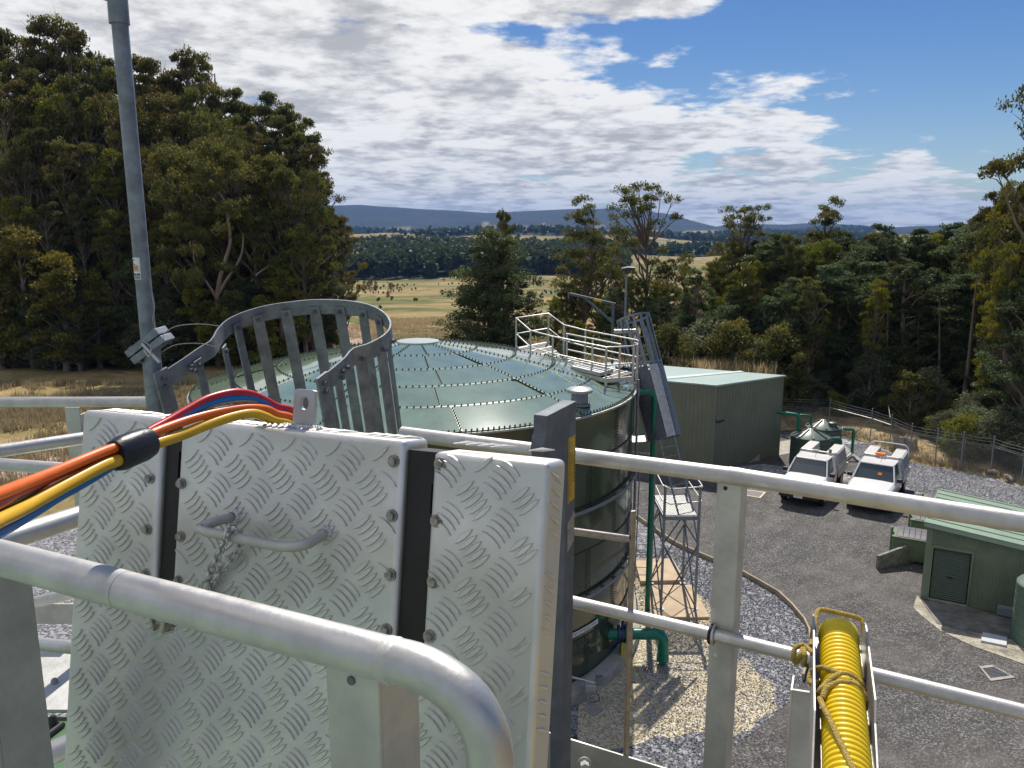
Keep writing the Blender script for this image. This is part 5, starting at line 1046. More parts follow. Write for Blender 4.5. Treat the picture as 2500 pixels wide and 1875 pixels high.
for u0, u1, z0 in ((0, du0, 0), (du0, du1, dtop), (du1, SLn, 0)):
    MB().prism([S_(u0, z0), S_(u1, z0), S_(u1, zt_(u1)), S_(u0, zt_(u0))], -ndr * .06).build('wall', M_SHED, sh)
    rb = MB(); n = max(1, int((u1 - u0) / .085))
    for k in range(n):
        u = u0 + (k + .3) * (u1 - u0) / n; rb.prism([S_(u, z0 + .03, .0), S_(u + .045, z0 + .03, .0), S_(u + .035, z0 + .03, .022), S_(u + .01, z0 + .03, .022)], (0, 0, zt_(u) - z0 - .12))
    if u0 != 0 or True: stuff(rb.build('wall_ribs', M_SHED, sh))
MB().prism([S_(0, 0, .03), S_(du0 - .06, 0, .03), S_(du0 - .06, hA - .1, .03), S_(0, hA - .1, .03)], ndr * .01).build('corner_trim', M_SHED, sh)
for a, b_, h0, h1 in ((sA, sD, hA, hA), (sD, sC, hA, hB), (sB, sC, hB, hB)): MB().prism([a, b_, b_ + Vector((0, 0, h1)), a + Vector((0, 0, h0))], (.03, .02, 0)).build('wall', M_SHED, sh)
nsl = 24; dm = MATS.get('roller') or mat('roller_door', (.085, .125, .085), .5, 0, .05, 3)
for k in range(nsl):
    z0, z1 = .06 + (dtop - .1) * k / nsl, .06 + (dtop - .1) * (k + 1) / nsl; mb = MB()
    mb.add([S_(du0 + .03, z0, -.05), S_(du1 - .03, z0, -.05), S_(du1 - .03, z0 + (z1 - z0) * .5, -.022), S_(du0 + .03, z0 + (z1 - z0) * .5, -.022), S_(du1 - .03, z1, -.05), S_(du0 + .03, z1, -.05)], [(0, 1, 2, 3), (3, 2, 4, 5)]).build('door_slat', dm, sh)
for u in (du0 - .06, du1): MB().prism([S_(u, 0), S_(u + .06, 0), S_(u + .06, dtop + .05), S_(u, dtop + .05)], ndr * .05).build('door_frame', M_SHED, sh)
MB().prism([S_(du0 - .06, dtop - .05), S_(du1 + .06, dtop - .05), S_(du1 + .06, dtop + .05), S_(du0 - .06, dtop + .05)], ndr * .052).build('door_frame', M_SHED, sh)
MB().prism([S_(du0, 0, .02), S_(du1, 0, .02), S_(du1, .07, .02), S_(du0, .07, .02)], ndr * .05).build('sill', M_CONC, sh)
MB().cbox(S_((du0 + du1) / 2, dtop * .47, .0), ud * .16, ndr * .05, (0, 0, .03)).build('door_handle', M_DARK, sh)
e_ = .16; rA, rB, rC, rD = sA + ndr * e_ - ud * .08 + Vector((0, 0, hA)), sB + ndr * e_ + Vector((0, 0, hB)), sC - ndr * e_ + Vector((0, 0, hB)), sD - ndr * e_ - ud * .08 + Vector((0, 0, hA))
M_SHR = mat('shed_roof', (.30, .40, .30), .38, 0, .05, 1.5)
MB().prism([rA, rB, rC, rD], (0, 0, .05)).build('roof', M_SHR, sh)
for k in range(9):
    t = k / 8; p, q = rA.lerp(rD, t), rB.lerp(rC, t); s_ = (rD - rA).normalized() * .045; MB().prism([p - s_ + Vector((0, 0, .05)), q - s_ + Vector((0, 0, .05)), q + s_ + Vector((0, 0, .05)), p + s_ + Vector((0, 0, .05))], (0, 0, .03)).build('roof_rib', M_SHR, sh)
MB().prism([rA + Vector((0, 0, -.1)), rB + Vector((0, 0, -.1)), rB + Vector((0, 0, .055)), rA + Vector((0, 0, .055))], ndr * .03).build('fascia', M_SHR, sh); MB().prism([rA + Vector((0, 0, -.1)), rD + Vector((0, 0, -.1)), rD + Vector((0, 0, .06)), rA + Vector((0, 0, .06))], -ud * .03).build('fascia', M_SHR, sh)
bxu = (onp(Z4(1740, 1600), sA, ndr) - sA).dot(ud); tag(MB().prism([S_(bxu - .25, .02, .0), S_(bxu + .25, .02, .0), S_(bxu + .25, .3, .0), S_(bxu - .25, .3, .0)], ndr * .25).build('ground_box', mat('blue_grey_box', (.25, .29, .32), .5, 0, .1, 5), None, bevel=.01), 'small blue grey box on the ground against the shed wall', 'box')
Zb = zp(1900, 1350, 3.16)
slabp = [Zb(*p) for p in ((1085, 330), (1120, 365), (1460, 420), (1800, 520), (1900, 560), (1900, 680), (1700, 640), (1560, 625), (1225, 550))]
so_ = sheet('shed_apron', [atz(p) for p in slabp], .02, mat('apron_concrete', (.20, .19, .165), .9, 0, .35, 2.2, .2, 30)); 
sheet('pale_sand', [atz(Zb(*p)) for p in ((1070, 330), (1085, 340), (1225, 550), (1560, 625), (1900, 685), (1900, 860), (1700, 790), (1500, 720), (1250, 600), (1100, 480), (1040, 420))], .012, gravel_mat('pale_sand', [(.34, .30, .22), (.46, .42, .33), (.58, .54, .45)], 24, bump=.3, dirt=(.2, .18, .15), dirt_lo=.45, dirt_hi=.62, dscale=.8))
tag(MB().prism([atz(Zb(*p)) + Vector((0, 0, .012)) for p in ((1575, 625), (1765, 665), (1760, 730), (1562, 690))], (0, 0, .06)).build('inspection_cover', mat('pit_lid', (.55, .58, .60), .5, 0, .08, 6), None, bevel=.006), 'pale square pit lid beside the shed apron', 'lid')
dg = thing('yard_grate', 'flat drain grate with pale concrete surround in the asphalt below the shed', 'grate', tuple(atz(Zb(1690, 930))))
dq2 = [atz(Zb(*p)) for p in ((1548, 880), (1645, 868), (1830, 965), (1640, 992))]; c_ = sum(dq2, Vector()) / 4
MB().prism([p + Vector((0, 0, .004)) for p in dq2], (0, 0, .02)).build('surround', M_CONC, dg)
for k in range(8): t = .12 + .76 * k / 7; MB().tube([(dq2[0].lerp(dq2[3], t)).lerp(c_, .2) + Vector((0, 0, .03)), (dq2[1].lerp(dq2[2], t)).lerp(c_, .2) + Vector((0, 0, .03))], .018, 4).build('bar', M_GALV, dg)
lq = [atz(Zy(*p)) for p in ((28, 975), (70, 935), (222, 955), (180, 1002))]; c_ = sum(lq, Vector()) / 4
pl = thing('pit_cover', 'grey pit cover with a painted yellow border in the asphalt by the building', 'pit cover', tuple(c_)); MB().prism([p + Vector((0, 0, .004)) for p in lq], (0, 0, .02)).build('border', mat('border_paint', (.62, .52, .33), .7, 0, .1, 8), pl); MB().prism([p.lerp(c_, .2) + Vector((0, 0, .008)) for p in lq], (0, 0, .02)).build('cover', mat('cover_grey', (.20, .19, .18), .8, 0, .1, 5), pl)
rt = thing('rain_tank', 'green round rainwater tank at the far end of the shed wall', 'water tank', (16.6, 22.6, 0)); cc = atz((2489, 1580)) + Vector((.92, .28, 0)); prof = []
for k in range(6): prof += [(.9, .02 + k * .31), (.9, .29 + k * .31), (.88, .31 + k * .31)]
MB().lathe(prof, cc, 36).build('wall', mat('rain_tank', (.13, .20, .14), .4, 0, .06, 2), rt, 40); MB().lathe([(.9, 1.86), (.85, 1.92), (0, 2.2)], cc, 36).build('roof', M_POLYR, rt, 40)

# ---- bins
def bin_(cx, cy, label, w=1.25, d_=1.1, h=.95):
    t = thing('waste_bin', label, 'bin', (cx, cy, 0)); u_ = ud; v_ = -ndr; c_ = Vector((cx, cy, 0))
    q = lambda a, b_, z: c_ + u_ * a + v_ * b_ + Vector((0, 0, z))
    M_BIN = mat('bin_green', (.155, .215, .12), .45, 0, .1, 3)
    mb = MB(); mb.add([q(0, 0, .12), q(w, 0, .12), q(w, d_ * .8, .12), q(0, d_ * .8, .12), q(0, 0, h), q(w, 0, h), q(w, d_, h), q(0, d_, h)], [(0, 1, 5, 4), (1, 2, 6, 5), (2, 3, 7, 6), (3, 0, 4, 7), (0, 3, 2, 1)]); mb.build('body', M_BIN, t)
    for a, b_, a2, b2 in ((-.03, -.03, w + .03, .1), (-.03, d_ - .1, w + .03, d_ + .03), (-.03, .1, .12, d_ - .1), (w - .12, .1, w + .03, d_ - .1)): MB().prism([q(a, b_, h), q(a2, b_, h), q(a2, b2, h), q(a, b2, h)], (0, 0, .05)).build('rim', M_BIN, t)
    MB().prism([q(.1, -.02, h - .12), q(w - .1, -.02, h - .12), q(w - .1, -.02, .2), q(.1, -.02, .2)], v_ * .03).build('front_panel', M_BIN, t)
    for k in range(5):
        a = .16 + k * (w - .3) / 5; b2 = a + (w - .3) / 5 * .86
        mb = MB(); vs_ = []
        for (y_, z_) in ((.06, .07), (.3, .13), (.6, .17), (.95, .19)):
            for x_ in (a, b2): vs_ += [q(x_, y_, h + z_)]
        mb.add(vs_, [(2 * i_, 2 * i_ + 1, 2 * i_ + 3, 2 * i_ + 2) for i_ in range(3)]); o = mb.build('lid_rib', M_LID, t); md = o.modifiers.new('s', 'SOLIDIFY'); md.thickness = .03
    mb = MB(); mb.prism([q(.1, .0, h + .05), q(w - .1, .0, h + .05), q(w - .1, .98, h + .16), q(.1, .98, h + .16)], (0, 0, -.03)).build('lid', M_LID, t)
    MB().prism([q(-.1, d_ * .25, 0), q(-.1, d_ * .55, 0), q(-.1, d_ * .5, h + .28), q(-.1, d_ * .3, h + .28)], u_ * .07).build('lifting_arm', M_BIN, t, bevel=.01)
    for a in (.1, w - .1):
        for b_ in (.1, d_ * .7): MB().tube([q(a - .02, b_, .06), q(a + .02, b_, .06)], .075, 10).build('castor', M_DARK, t, 60)
b0 = onp(Z4(310, 680), Vector((0, 0, .95)), Vector((0, 0, 1)))
bin_(b0.x, b0.y, 'green steel waste bin with a ribbed black lid behind the low concrete wing wall', 1.3)
b1 = onp(Z4(540, 470), Vector((0, 0, .95)), Vector((0, 0, 1))); bin_(b1.x, b1.y, 'green steel waste bin standing behind the bin at the concrete wing wall', 1.2)
b2_ = onp(Z4(700, 235), Vector((0, 0, .95)), Vector((0, 0, 1))); bin_(b2_.x, b2_.y, 'green steel waste bin at the rear corner of the shed', 1.2)
w0, w1 = atz(Z4(120, 1085)), atz(Z4(700, 982)); wd = (w1 - w0).normalized()
tag(MB().prism([w0, w0 + wd * 1.3, w1 + wd * .2, w1 + wd * .2 + Vector((0, 0, .44)), w0 + wd * 1.35 + Vector((0, 0, .74)), w0 + Vector((0, 0, .52))], Vector((-wd.y, wd.x, 0)) * .12).build('wing_wall', M_CONCD, None, bevel=.012), 'low stained concrete wing wall with a peaked top in front of the bins', 'wall')
# ================================================================== UTES
M_TBOX = mat('tool_box_alloy', (.52, .52, .52), .5, .25, .08, 8)
def loft(mb, secs):
    n = len(secs[0]); base = len(mb.v); vs_ = [p for s in secs for p in s]
    fs_ = [(i_ * n + k, i_ * n + (k + 1) % n, (i_ + 1) * n + (k + 1) % n, (i_ + 1) * n + k) for i_ in range(len(secs) - 1) for k in range(n)]
    fs_ += [tuple(range(n - 1, -1, -1)), tuple((len(secs) - 1) * n + k for k in range(n))]
    return mb.add(vs_, fs_)
def ute(label, loc, rz, beacon, hoop, dash):
    t = thing('utility_truck', label, 'utility truck', loc, 'white utility trucks', rz); t.scale = (1.05,) * 3; bl_ = dict(local=True)
    def sec(y, w, zb, zm, zt, wt): return [(-w * .93, y, zb), (w * .93, y, zb), (w, y, zb + .18), (w, y, zm), (wt, y, zt), (wt * .5, y, zt + .02), (-wt * .5, y, zt + .02), (-wt, y, zt), (-w, y, zm), (-w, y, zb + .18)]
    mb = MB(); loft(mb, [sec(-.92, .60, .52, .78, .86, .50), sec(-.84, .78, .45, .92, 1.0, .66), sec(-.6, .88, .42, 1.0, 1.08, .76), sec(-.1, .92, .42, 1.04, 1.13, .80), sec(.5, .925, .42, 1.08, 1.18, .83), sec(1.2, .93, .42, 1.1, 1.18, .86), sec(2.1, .93, .42, 1.1, 1.18, .86)])
    body = mb.build('body', M_WHITE, t, 32, **bl_)
    md = body.modifiers.new('bevel', 'BEVEL'); md.width = .035; md.segments = 3; md.limit_method = 'ANGLE'; md.angle_limit = R(25)
    gz0, gz1 = 1.15, 1.74
    B0, B1, T0, T1 = (.86, .40), (.86, 2.08), (.69, 1.02), (.72, 2.02)             # half width, y
    mb = MB(); mb.add([(-B0[0], B0[1], gz0), (B0[0], B0[1], gz0), (B1[0], B1[1], gz0), (-B1[0], B1[1], gz0), (-T0[0], T0[1], gz1), (T0[0], T0[1], gz1), (T1[0], T1[1], gz1), (-T1[0], T1[1], gz1)], [(0, 3, 2, 1), (4, 5, 6, 7), (0, 1, 5, 4), (1, 2, 6, 5), (2, 3, 7, 6), (3, 0, 4, 7)])
    mb.build('cab_shell', M_DARK, t, **bl_)
    def lift(q, n, d_=.012): return [Vector(p) + Vector(n) * d_ for p in q]
    def quad_on(a, b_, c_, d2, s0, s1, r0, r1):
        a, b_, c_, d2 = map(Vector, (a, b_, c_, d2)); f = lambda s, r: a.lerp(b_, s).lerp(d2.lerp(c_, s), r); return [f(s0, r0), f(s1, r0), f(s1, r1), f(s0, r1)]
    W = [(-B0[0], B0[1], gz0), (B0[0], B0[1], gz0), (T0[0], T0[1], gz1), (-T0[0], T0[1], gz1)]
    MB().prism(lift(quad_on(*W, .05, .95, .05, .95), (0, -.75, .65), .008), (0, -.005, .004)).build('windscreen', M_GLASS, t, **bl_)
    for s in (-1, 1):
        S4 = [(s * B0[0], B0[1], gz0), (s * B1[0], B1[1], gz0), (s * T1[0], T1[1], gz1), (s * T0[0], T0[1], gz1)]
        MB().prism(lift(quad_on(*S4, .16, .70, .08, .9), (s, 0, .3), .012), (s * .005, 0, 0)).build('side_window', M_GLASS, t, **bl_)
        MB().tube([(s * B0[0], B0[1] - .02, gz0 - .01), (s * T0[0], T0[1] - .01, gz1)], .04, 8).build('pillar', M_WHITE, t, 60, **bl_)
        MB().prism(lift(quad_on(*S4, .74, 1.0, 0, 1), (s, 0, .3), .006), (s * .02, 0, 0)).build('pillar', M_WHITE, t, **bl_)
        MB().cbox((s * 1.02, .62, 1.24), (.22, 0, 0), (0, .10, 0), (0, 0, .17)).build('mirror', M_DARK, t, bevel=.03, **bl_)
        MB().prism([(s * .933, .55, .62), (s * .933, 2.0, 1.0), (s * .933, 2.0, 1.06), (s * .933, .55, .68)], (s * .004, 0, 0)).build('stripe', M_REDS, t, **bl_)
        MB().prism([(s * .62, -.86, .80), (s * .84, -.74, .82), (s * .86, -.62, .98), (s * .66, -.80, .96)], (s * .01, -.02, .01)).build('headlight', M_GLASS, t, **bl_)
        for y in (0, 3.2):
            w = MB(); w.tube([(s * .70, y, .38), (s * .735, y, .38), (s * .90, y, .38), (s * .935, y, .38)], [.35, .38, .38, .35], 24); wh = w.build('wheel', M_TYRE, t, 40, **bl_)
            MB().tube([(s * .90, y, .38), (s * .945, y, .38)], [.24, .20], 16).build('rim', M_ALUD, wh, 40, **bl_)
            MB().lathe([(.44, -.02), (.47, 0)], (0, 0, 0), 4).build('arch', M_DARK, wh, **bl_) if False else None
        # tool box with louvred sloping side
        ys, ye = 2.32, 4.0; out, inn_ = .95, .34
        prof = [(inn_, .96), (out, .96), (out, 1.22), (.80, 1.84), (inn_, 1.84)]
        MB().prism([(s * x, ys, z) for x, z in prof], (0, ye - ys, 0)).build('tool_box', M_TBOX, t, bevel=.012, **bl_)
        for k in range(7):
            f = .06 + k * .13; x, z = out + (.80 - out) * f, 1.22 + .62 * f; x2, z2 = out + (.80 - out) * (f + .07), 1.22 + .62 * (f + .07)
            MB().prism([(s * (x + .012), ys + .06, z + .006), (s * (x2 + .004), ys + .06, z2), (s * (x2 + .03), ys + .06, z2 + .012)], (0, ye - ys - .12, 0)).build('louvre', M_ALUD, t, **bl_)
        for k in range(6): MB().box(s * (inn_ + .05 + k * .07) - .01, s * (inn_ + .05 + k * .07) + .01, ys + .02, ye - .02, 1.841, 1.854).build('lid_rib', M_ALU, t, **bl_)
        MB().tube([(s * .80, 2.2, .95), (s * .80, 2.16, 1.6), (s * .70, 2.14, 1.86)], .03, 8).build('rack_post', M_ALU, t, 60, **bl_)
        MB().box(s * .78 - .09, s * .78 + .09, 4.25, 4.3, .78, .9).build('tail_light', mat('tail_light', (.4, .02, .02), .3), t, **bl_)
    RF = [(-.66, .96), (.66, .96), (.715, 1.2), (.735, 2.05), (-.735, 2.05), (-.715, 1.2)]
    MB().prism([(x, y, gz1 - .015) for x, y in RF], (0, 0, .06)).build('cab_roof', M_WHITE, t, bevel=.028, seg=3, **bl_)
    MB().box(-.8, .8, 2.06, 2.12, 1.15, 1.72).build('rear_panel', M_WHITE, t, **bl_)
    MB().box(-.96, .96, 2.2, 4.28, .84, .95).build('tray_deck', M_ALUD, t, bevel=.01, **bl_)
    for s in (-1, 1): MB().box(s * .955 - .015, s * .955 + .015, 2.25, 4.28, .70, 1.0).build('tray_side', M_ALU, t, **bl_)
    MB().box(-.4, .4, 2.3, 4.3, .40, .82).build('chassis', M_DARK, t, **bl_)
    MB().tube([(-.72, 2.14, 1.86), (.72, 2.14, 1.86)], .03, 8).build('rack_bar', M_ALU, t, 60, **bl_); MB().tube([(-.78, 2.2, 1.62), (.78, 2.2, 1.62)], .026, 8).build('rack_bar', M_ALU, t, 60, **bl_)
    MB().box(-.84, .84, -.98, -.80, .42, .60).build('bumper', M_DARK, t, bevel=.04, **bl_); MB().box(-.5, .5, -.945, -.88, .64, .84).build('grille', M_DARK, t, bevel=.02, **bl_)
    MB().box(-.19, .19, -1.0, -.98, .46, .57).build('number_plate', M_SIGNW, t, **bl_)
    MB().tube([(.1, 1.3, 1.78), (.12, 1.36, 2.05)], .007, 5).build('aerial', M_DARK, t, **bl_)
    if beacon: MB().cbox((-.05, 2.12, 1.95), (.42, 0, 0), (0, .16, 0), (0, 0, .12)).build('beacon_bar', M_ORANGE, t, bevel=.03, **bl_); MB().cbox((.22, .60, 1.2), (.16, 0, .05), (0, .1, 0), (0, 0, .1)).build('dash_item', M_ORANGE, t, **bl_) if False else None
    else: MB().tube([(.55, 2.14, 1.90), (.55, 2.14, 2.02)], .07, 10).build('work_lamp', M_GALVD, t, 60, **bl_); MB().cbox((-.1, 2.14, 1.89), (.24, 0, 0), (0, .06, 0), (0, 0, .06)).build('bracket', M_ALUD, t, **bl_)
    if dash: MB().prism(lift(quad_on(*W, .58, .68, .36, .52), (0, -.75, .65), .018), (0, -.003, .002)).build('dash_sign', M_ORANGE, t, **bl_)
    if hoop: MB().tube(smooth_path([(-.86, 4.05, .95), (-.86, 4.05, 1.7), (-.74, 4.05, 1.98), (-.5, 4.05, 2.04), (.5, 4.05, 2.04), (.74, 4.05, 1.98), (.86, 4.05, 1.7), (.86, 4.05, .95)], 4), .028, 8).build('rear_hoop', M_SIGNW, t, 60, **bl_)
    return t
ute('white utility truck with louvred tool boxes parked nearer the plastic water tanks', (13.70, 35.9, .004), R(-34), False, False, False)
ute('white utility truck with an orange beacon bar and rear hoop parked on the bin side', (16.45, 35.05, .004), R(-34), True, True, True)
# ================================================================== PHOTOGRAPHER'S TANK AND PLATFORM
ZR = CAM_H - .67                                                               # top rail level of the far guardrail
FLOOR = CAM_H - 1.70
own = thing('own_tank', 'green bolted tank that carries the viewing platform, roof edge with capped bolts', 'tank', (-6.3, -5.2, 0))
OC = Vector((-6.3, -5.2, 0)); OR = 8.85; OE = FLOOR - .12
MB().lathe([(OR, 0), (OR, OE - .02)], OC, 96).build('wall', M_TANK, own, 40)
MB().lathe([(0, OE + 1.5), (4, OE + 1.15), (OR - .4, OE + .12), (OR + .04, OE + .0), (OR + .05, OE - .06), (OR, OE - .08)], OC, 120).build('roof', M_ROOF, own, 40)
pdk = thing('bounce_deck', 'aluminium plank deck of the viewing platform, added out of view to bounce light', 'deck', (0, -.3, FLOOR))  # unseen planks, added to bounce neutral light onto the gate and near posts
for k in range(12): MB().box(-1.9 + k * .26, -1.9 + k * .26 + .25, -2.2, (1.85 if k < 8 else 1.5), FLOOR - .03, FLOOR).build('plank', M_PLATE, pdk, bevel=.004)
M_OGRN = mat('own_roof_green', (.10, .19, .10), .4, 0, .1, 6)
# ---- checker plate gate
TL = at((200, 995), 1.42); TRt = at((1380, 1105), 1.07)
U = (TRt - TL).normalized(); Vd = Vector((-.05, -.187, -.982)).normalized(); Vd = (Vd - U * Vd.dot(U)).normalized(); Nn_ = U.cross(Vd)
if Nn_.dot(CAM - TL) < 0: Nn_ = -Nn_
def pl(p, off=0.0): return onp(p, TL + Nn_ * off, Nn_)
def uv(p):
    q = pl(p) - TL; return q.dot(U), q.dot(Vd)
def uvp(u, v, off=0.0): return TL + U * u + Vd * v + Nn_ * off
Z1, Z2, Z3, Z5, Zq = zp(0, 900, 3.16), zp(0, 1350, 3.16), zp(650, 950, 2.765), zp(300, 680, 2.765), zp(650, 1400, 2.765)
u_l0, u_l1 = uv(Z1(1222, 1000))[0], uv(Z1(1362, 1000))[0]
u_r0, u_r1 = uv(Z3(912, 800))[0], uv(Z3(1105, 800))[0]
uR = uv(Z3(1885, 900))[0]; uL = uv(dp(165, 1100))[0]
vb = .95; vt = .004
sv0 = .005; svl = uv(dp(350, 1300))[1]; svr = uv(dp(885, 1420))[1]
gate = thing('tread_plate_gate', 'bright aluminium tread plate ladder gate with black slots, grab handle and hex bolts', 'gate', tuple(uvp(.45, vb)))
DEP = .075
outline = [(uL, vt), (u_l0, vt), (u_l0, svl), (u_l1, svl), (u_l1, vt), (u_r0, vt), (u_r0, svr), (u_r1, svr), (u_r1, vt + .012), (uR, vt + .012), (uR, vb), (uL - .0, vb)]
MB().prism([uvp(u, v) for u, v in outline], -Nn_ * DEP).build('plate', M_PLATE, gate, 50, bevel=.009, seg=4)
# raised tread bars
loz = MB(); bl2, bw2, bpitch = .0405, .0094, .0107
def inside(u, v):
    if not (uL + .004 < u < uR - .006 and vt + .006 < v < vb): return False
    if u_l0 - .002 < u < u_l1 + .002 and v < svl: return False
    if u_r0 - .002 < u < u_r1 + .002 and v < svr: return False
    return True
for i_ in range(-2, 20):
    for j in range(-2, 20):
        for kind in (0, 1):
            cv_ = .079 + (j - 2 + .5 * kind) * .0677; cu_ = .034 + (i_ + .5 * kind) * .0838 + .033 * (cv_ - .418)
            an = R(-42) if kind == 0 else R(36)
            du, dv = math.cos(an), math.sin(an); pu, pv = -dv, du
            for b_ in range(-2, 3):
                c_u, c_v = cu_ + pu * b_ * bpitch, cv_ + pv * b_ * bpitch; h = bl2 / 2 * (1 - .03 * abs(b_)); w = bw2 / 2
                if not (inside(c_u + du * h, c_v + dv * h) and inside(c_u - du * h, c_v - dv * h)): continue
                base = [(h, 0), (h * .62, w * .72), (0, w), (-h * .62, w * .72), (-h, 0), (-h * .62, -w * .72), (0, -w), (h * .62, -w * .72)]
                top_ = [(h * .86, 0), (h * .54, w * .48), (0, w * .70), (-h * .54, w * .48), (-h * .86, 0), (-h * .54, -w * .48), (0, -w * .70), (h * .54, -w * .48)]
                vs_ = [uvp(c_u + du * a + pu * q, c_v + dv * a + pv * q, -.0003) for a, q in base] + [uvp(c_u + du * a + pu * q, c_v + dv * a + pv * q, .0029) for a, q in top_]
                loz.add(vs_, [(k, (k + 1) % 8, 8 + (k + 1) % 8, 8 + k) for k in range(8)] + [tuple(range(8, 16))])
stuff(loz.build('tread_bars', M_PLATE, gate, None))
# bars carried over the folded top edge
fold = MB()
for k in range(46):
    u = uL + .03 + k * .0195
    if (u_l0 - .01 < u < u_l1 + .01) or (u_r0 - .01 < u < u_r1 + .01) or u > uR - .02 or (k % 7) in (5, 6): continue
    for off in (0,):
        a = uvp(u, vt - .0008, -.014); b_ = uvp(u + .022, vt - .0008, -.060); fold.tube([a, a.lerp(b_, .5) - Vd * .001, b_], [.0008, .0032, .0008], 5)
for k in range(30):
    v = .03 + k * .0195
    if (k % 7) in (5, 6): continue
    a = uvp(uR + .0008, v, -.012); b_ = uvp(uR + .0008, v + .02, -.058); fold.tube([a, a.lerp(b_, .5) + U * .001, b_], [.0008, .0032, .0008], 5)
stuff(fold.build('edge_tread_bars', M_PLATE, gate, 40))
# black slot liners with the small light openings
def liner(u0, u1, v1, hole):
    mb = MB(); off = -.012; th = .05; hu0, hu1, hv0, hv1 = hole
    for a, b_, c_, d_ in ((u0, hu0, .018, v1), (hu1, u1, .018, v1), (hu0, hu1, .018, hv0), (hu0, hu1, hv1, v1)):
        if b_ - a > 1e-4 and d_ - c_ > 1e-4: mb.obox(uvp(a, c_, off - th), U * (b_ - a), Vd * (d_ - c_), Nn_ * th)
    return mb.build('slot_liner', M_BLACK, gate)
h0 = uv(Z3(1040, 640)); h1 = uv(Z3(1083, 850)); liner(u_r0 + .001, u_r1 - .001, svr, (h0[0] + .012, h1[0] + .006, h0[1], h1[1]))
h0 = uv(Z1(1325, 640)); h1 = uv(Z1(1360, 855)); liner(u_l0 + .001, u_l1 - .001, svl, (h0[0] + .004, u_l1 - .003, h0[1], h1[1]))
for zf, pts_ in ((Z3, ((862, 487), (850, 855), (838, 1252), (812, 1625), (1175, 505), (1150, 890), (1128, 1300), (1103, 1668))), (Z1, ((1160, 845), (1138, 1240), (1125, 1585), (1402, 885), (1397, 1295), (1380, 1640)))):
    for p in pts_: MB().hexbolt(pl(zf(*p), .0), Nn_, .0068, .006).build('bolt', M_RUST, gate, 40)
# grab handle
o5 = .055
hpts = [pl(Z1(1800, 1145), -.01), pl(Z1(1790, 1150), .004), pl(Z1(1680, 1175), o5 * .55), pl(Z1(1570, 1215), o5 * .92), pl(Z1(1535, 1238), o5), pl(Z1(1600, 1262), o5), pl(Z1(1800, 1300), o5), pl(Z1(2100, 1362), o5), pl(Z3(100, 1062), o5), pl(Z3(200, 1062), o5 * .96), pl(Z3(270, 1045), o5 * .8), pl(Z3(340, 1010), o5 * .45), pl(Z3(388, 980), .006), pl(Z3(395, 975), -.01)]
MB().tube(smooth_path(hpts[:4], 3)[:-1] + [hpts[3], hpts[4], hpts[5]] + smooth_path(hpts[5:], 4)[1:], .0078, 14).build('grab_handle', M_ALUD, gate, 60)
for p in (Z1(1800, 1140), Z3(393, 975)):
    mb = MB(); c_ = pl(p, .003)
    for k in range(12): a = 2 * math.pi * k / 12; q = c_ + (U * math.cos(a) + Vd * math.sin(a)) * .0095; mb.tube([q - Nn_ * .004, q + Nn_ * .001, q + Nn_ * .004 + (c_ - q) * .2], [.0045, .0045, .002], 6)
    mb.build('weld', M_WELD, gate, 60)
# lifting lug on the top edge
L0, L1 = uv(dp(600, 918)), uv(dp(645, 918)); vtop = uv(dp(620, 840))[1]; cuL = (L0[0] + L1[0]) / 2; hw = (L1[0] - L0[0]) / 2; lo_ = -.036
hole_c = (uv(dp(626, 871))[0], uv(dp(626, 871))[1]); hr = .0085
outer = []
for a in np.linspace(0, 2 * math.pi, 33)[:-1]:
    x, y = math.cos(a), math.sin(a); k = min(hw / max(abs(x), 1e-6), abs((vtop - hole_c[1]) if y < 0 else (.012 - hole_c[1])) / max(abs(y), 1e-6)); px_, py_ = x * k, y * k
    outer.append((cuL + px_, hole_c[1] + py_))
innr = [(hole_c[0] + hr * math.cos(a), hole_c[1] + 1.25 * hr * math.sin(a)) for a in np.linspace(0, 2 * math.pi, 33)[:-1]]
mb = MB(); n = 32; vs_ = [uvp(*q, lo_) for q in outer] + [uvp(*q, lo_) for q in innr] + [uvp(*q, lo_ - .008) for q in outer] + [uvp(*q, lo_ - .008) for q in innr]; fs_ = []
for k in range(n):
    k2 = (k + 1) % n; fs_ += [(k, k2, n + k2, n + k), (2 * n + k, 3 * n + k, 3 * n + k2, 2 * n + k2), (k, 2 * n + k, 2 * n + k2, k2), (n + k, n + k2, 3 * n + k2, 3 * n + k)]
mb.add(vs_, fs_).build('lifting_lug', mat('lug_alu', (.52, .54, .57), .42, .7, .06, 12), gate, 40)
mb = MB()
for k in range(16): q = uvp(L0[0] - .012 + k * (L1[0] - L0[0] + .03) / 15, vt - .002, lo_ + .005); mb.tube([q - Vd * .004 + U * .003, q, q + Nn_ * .005], [.003, .005, .003], 6)
for k in range(10): q = uvp(L0[0] - .035 + k * .004, vt - .001, lo_ + .014 + .004 * (k % 3)); mb.tube([q - Nn_ * .008, q + Vector((0, 0, .002)), q + Nn_ * .008], [.001, .0035, .001], 6)
mb.build('weld', M_WELD, gate, 60)

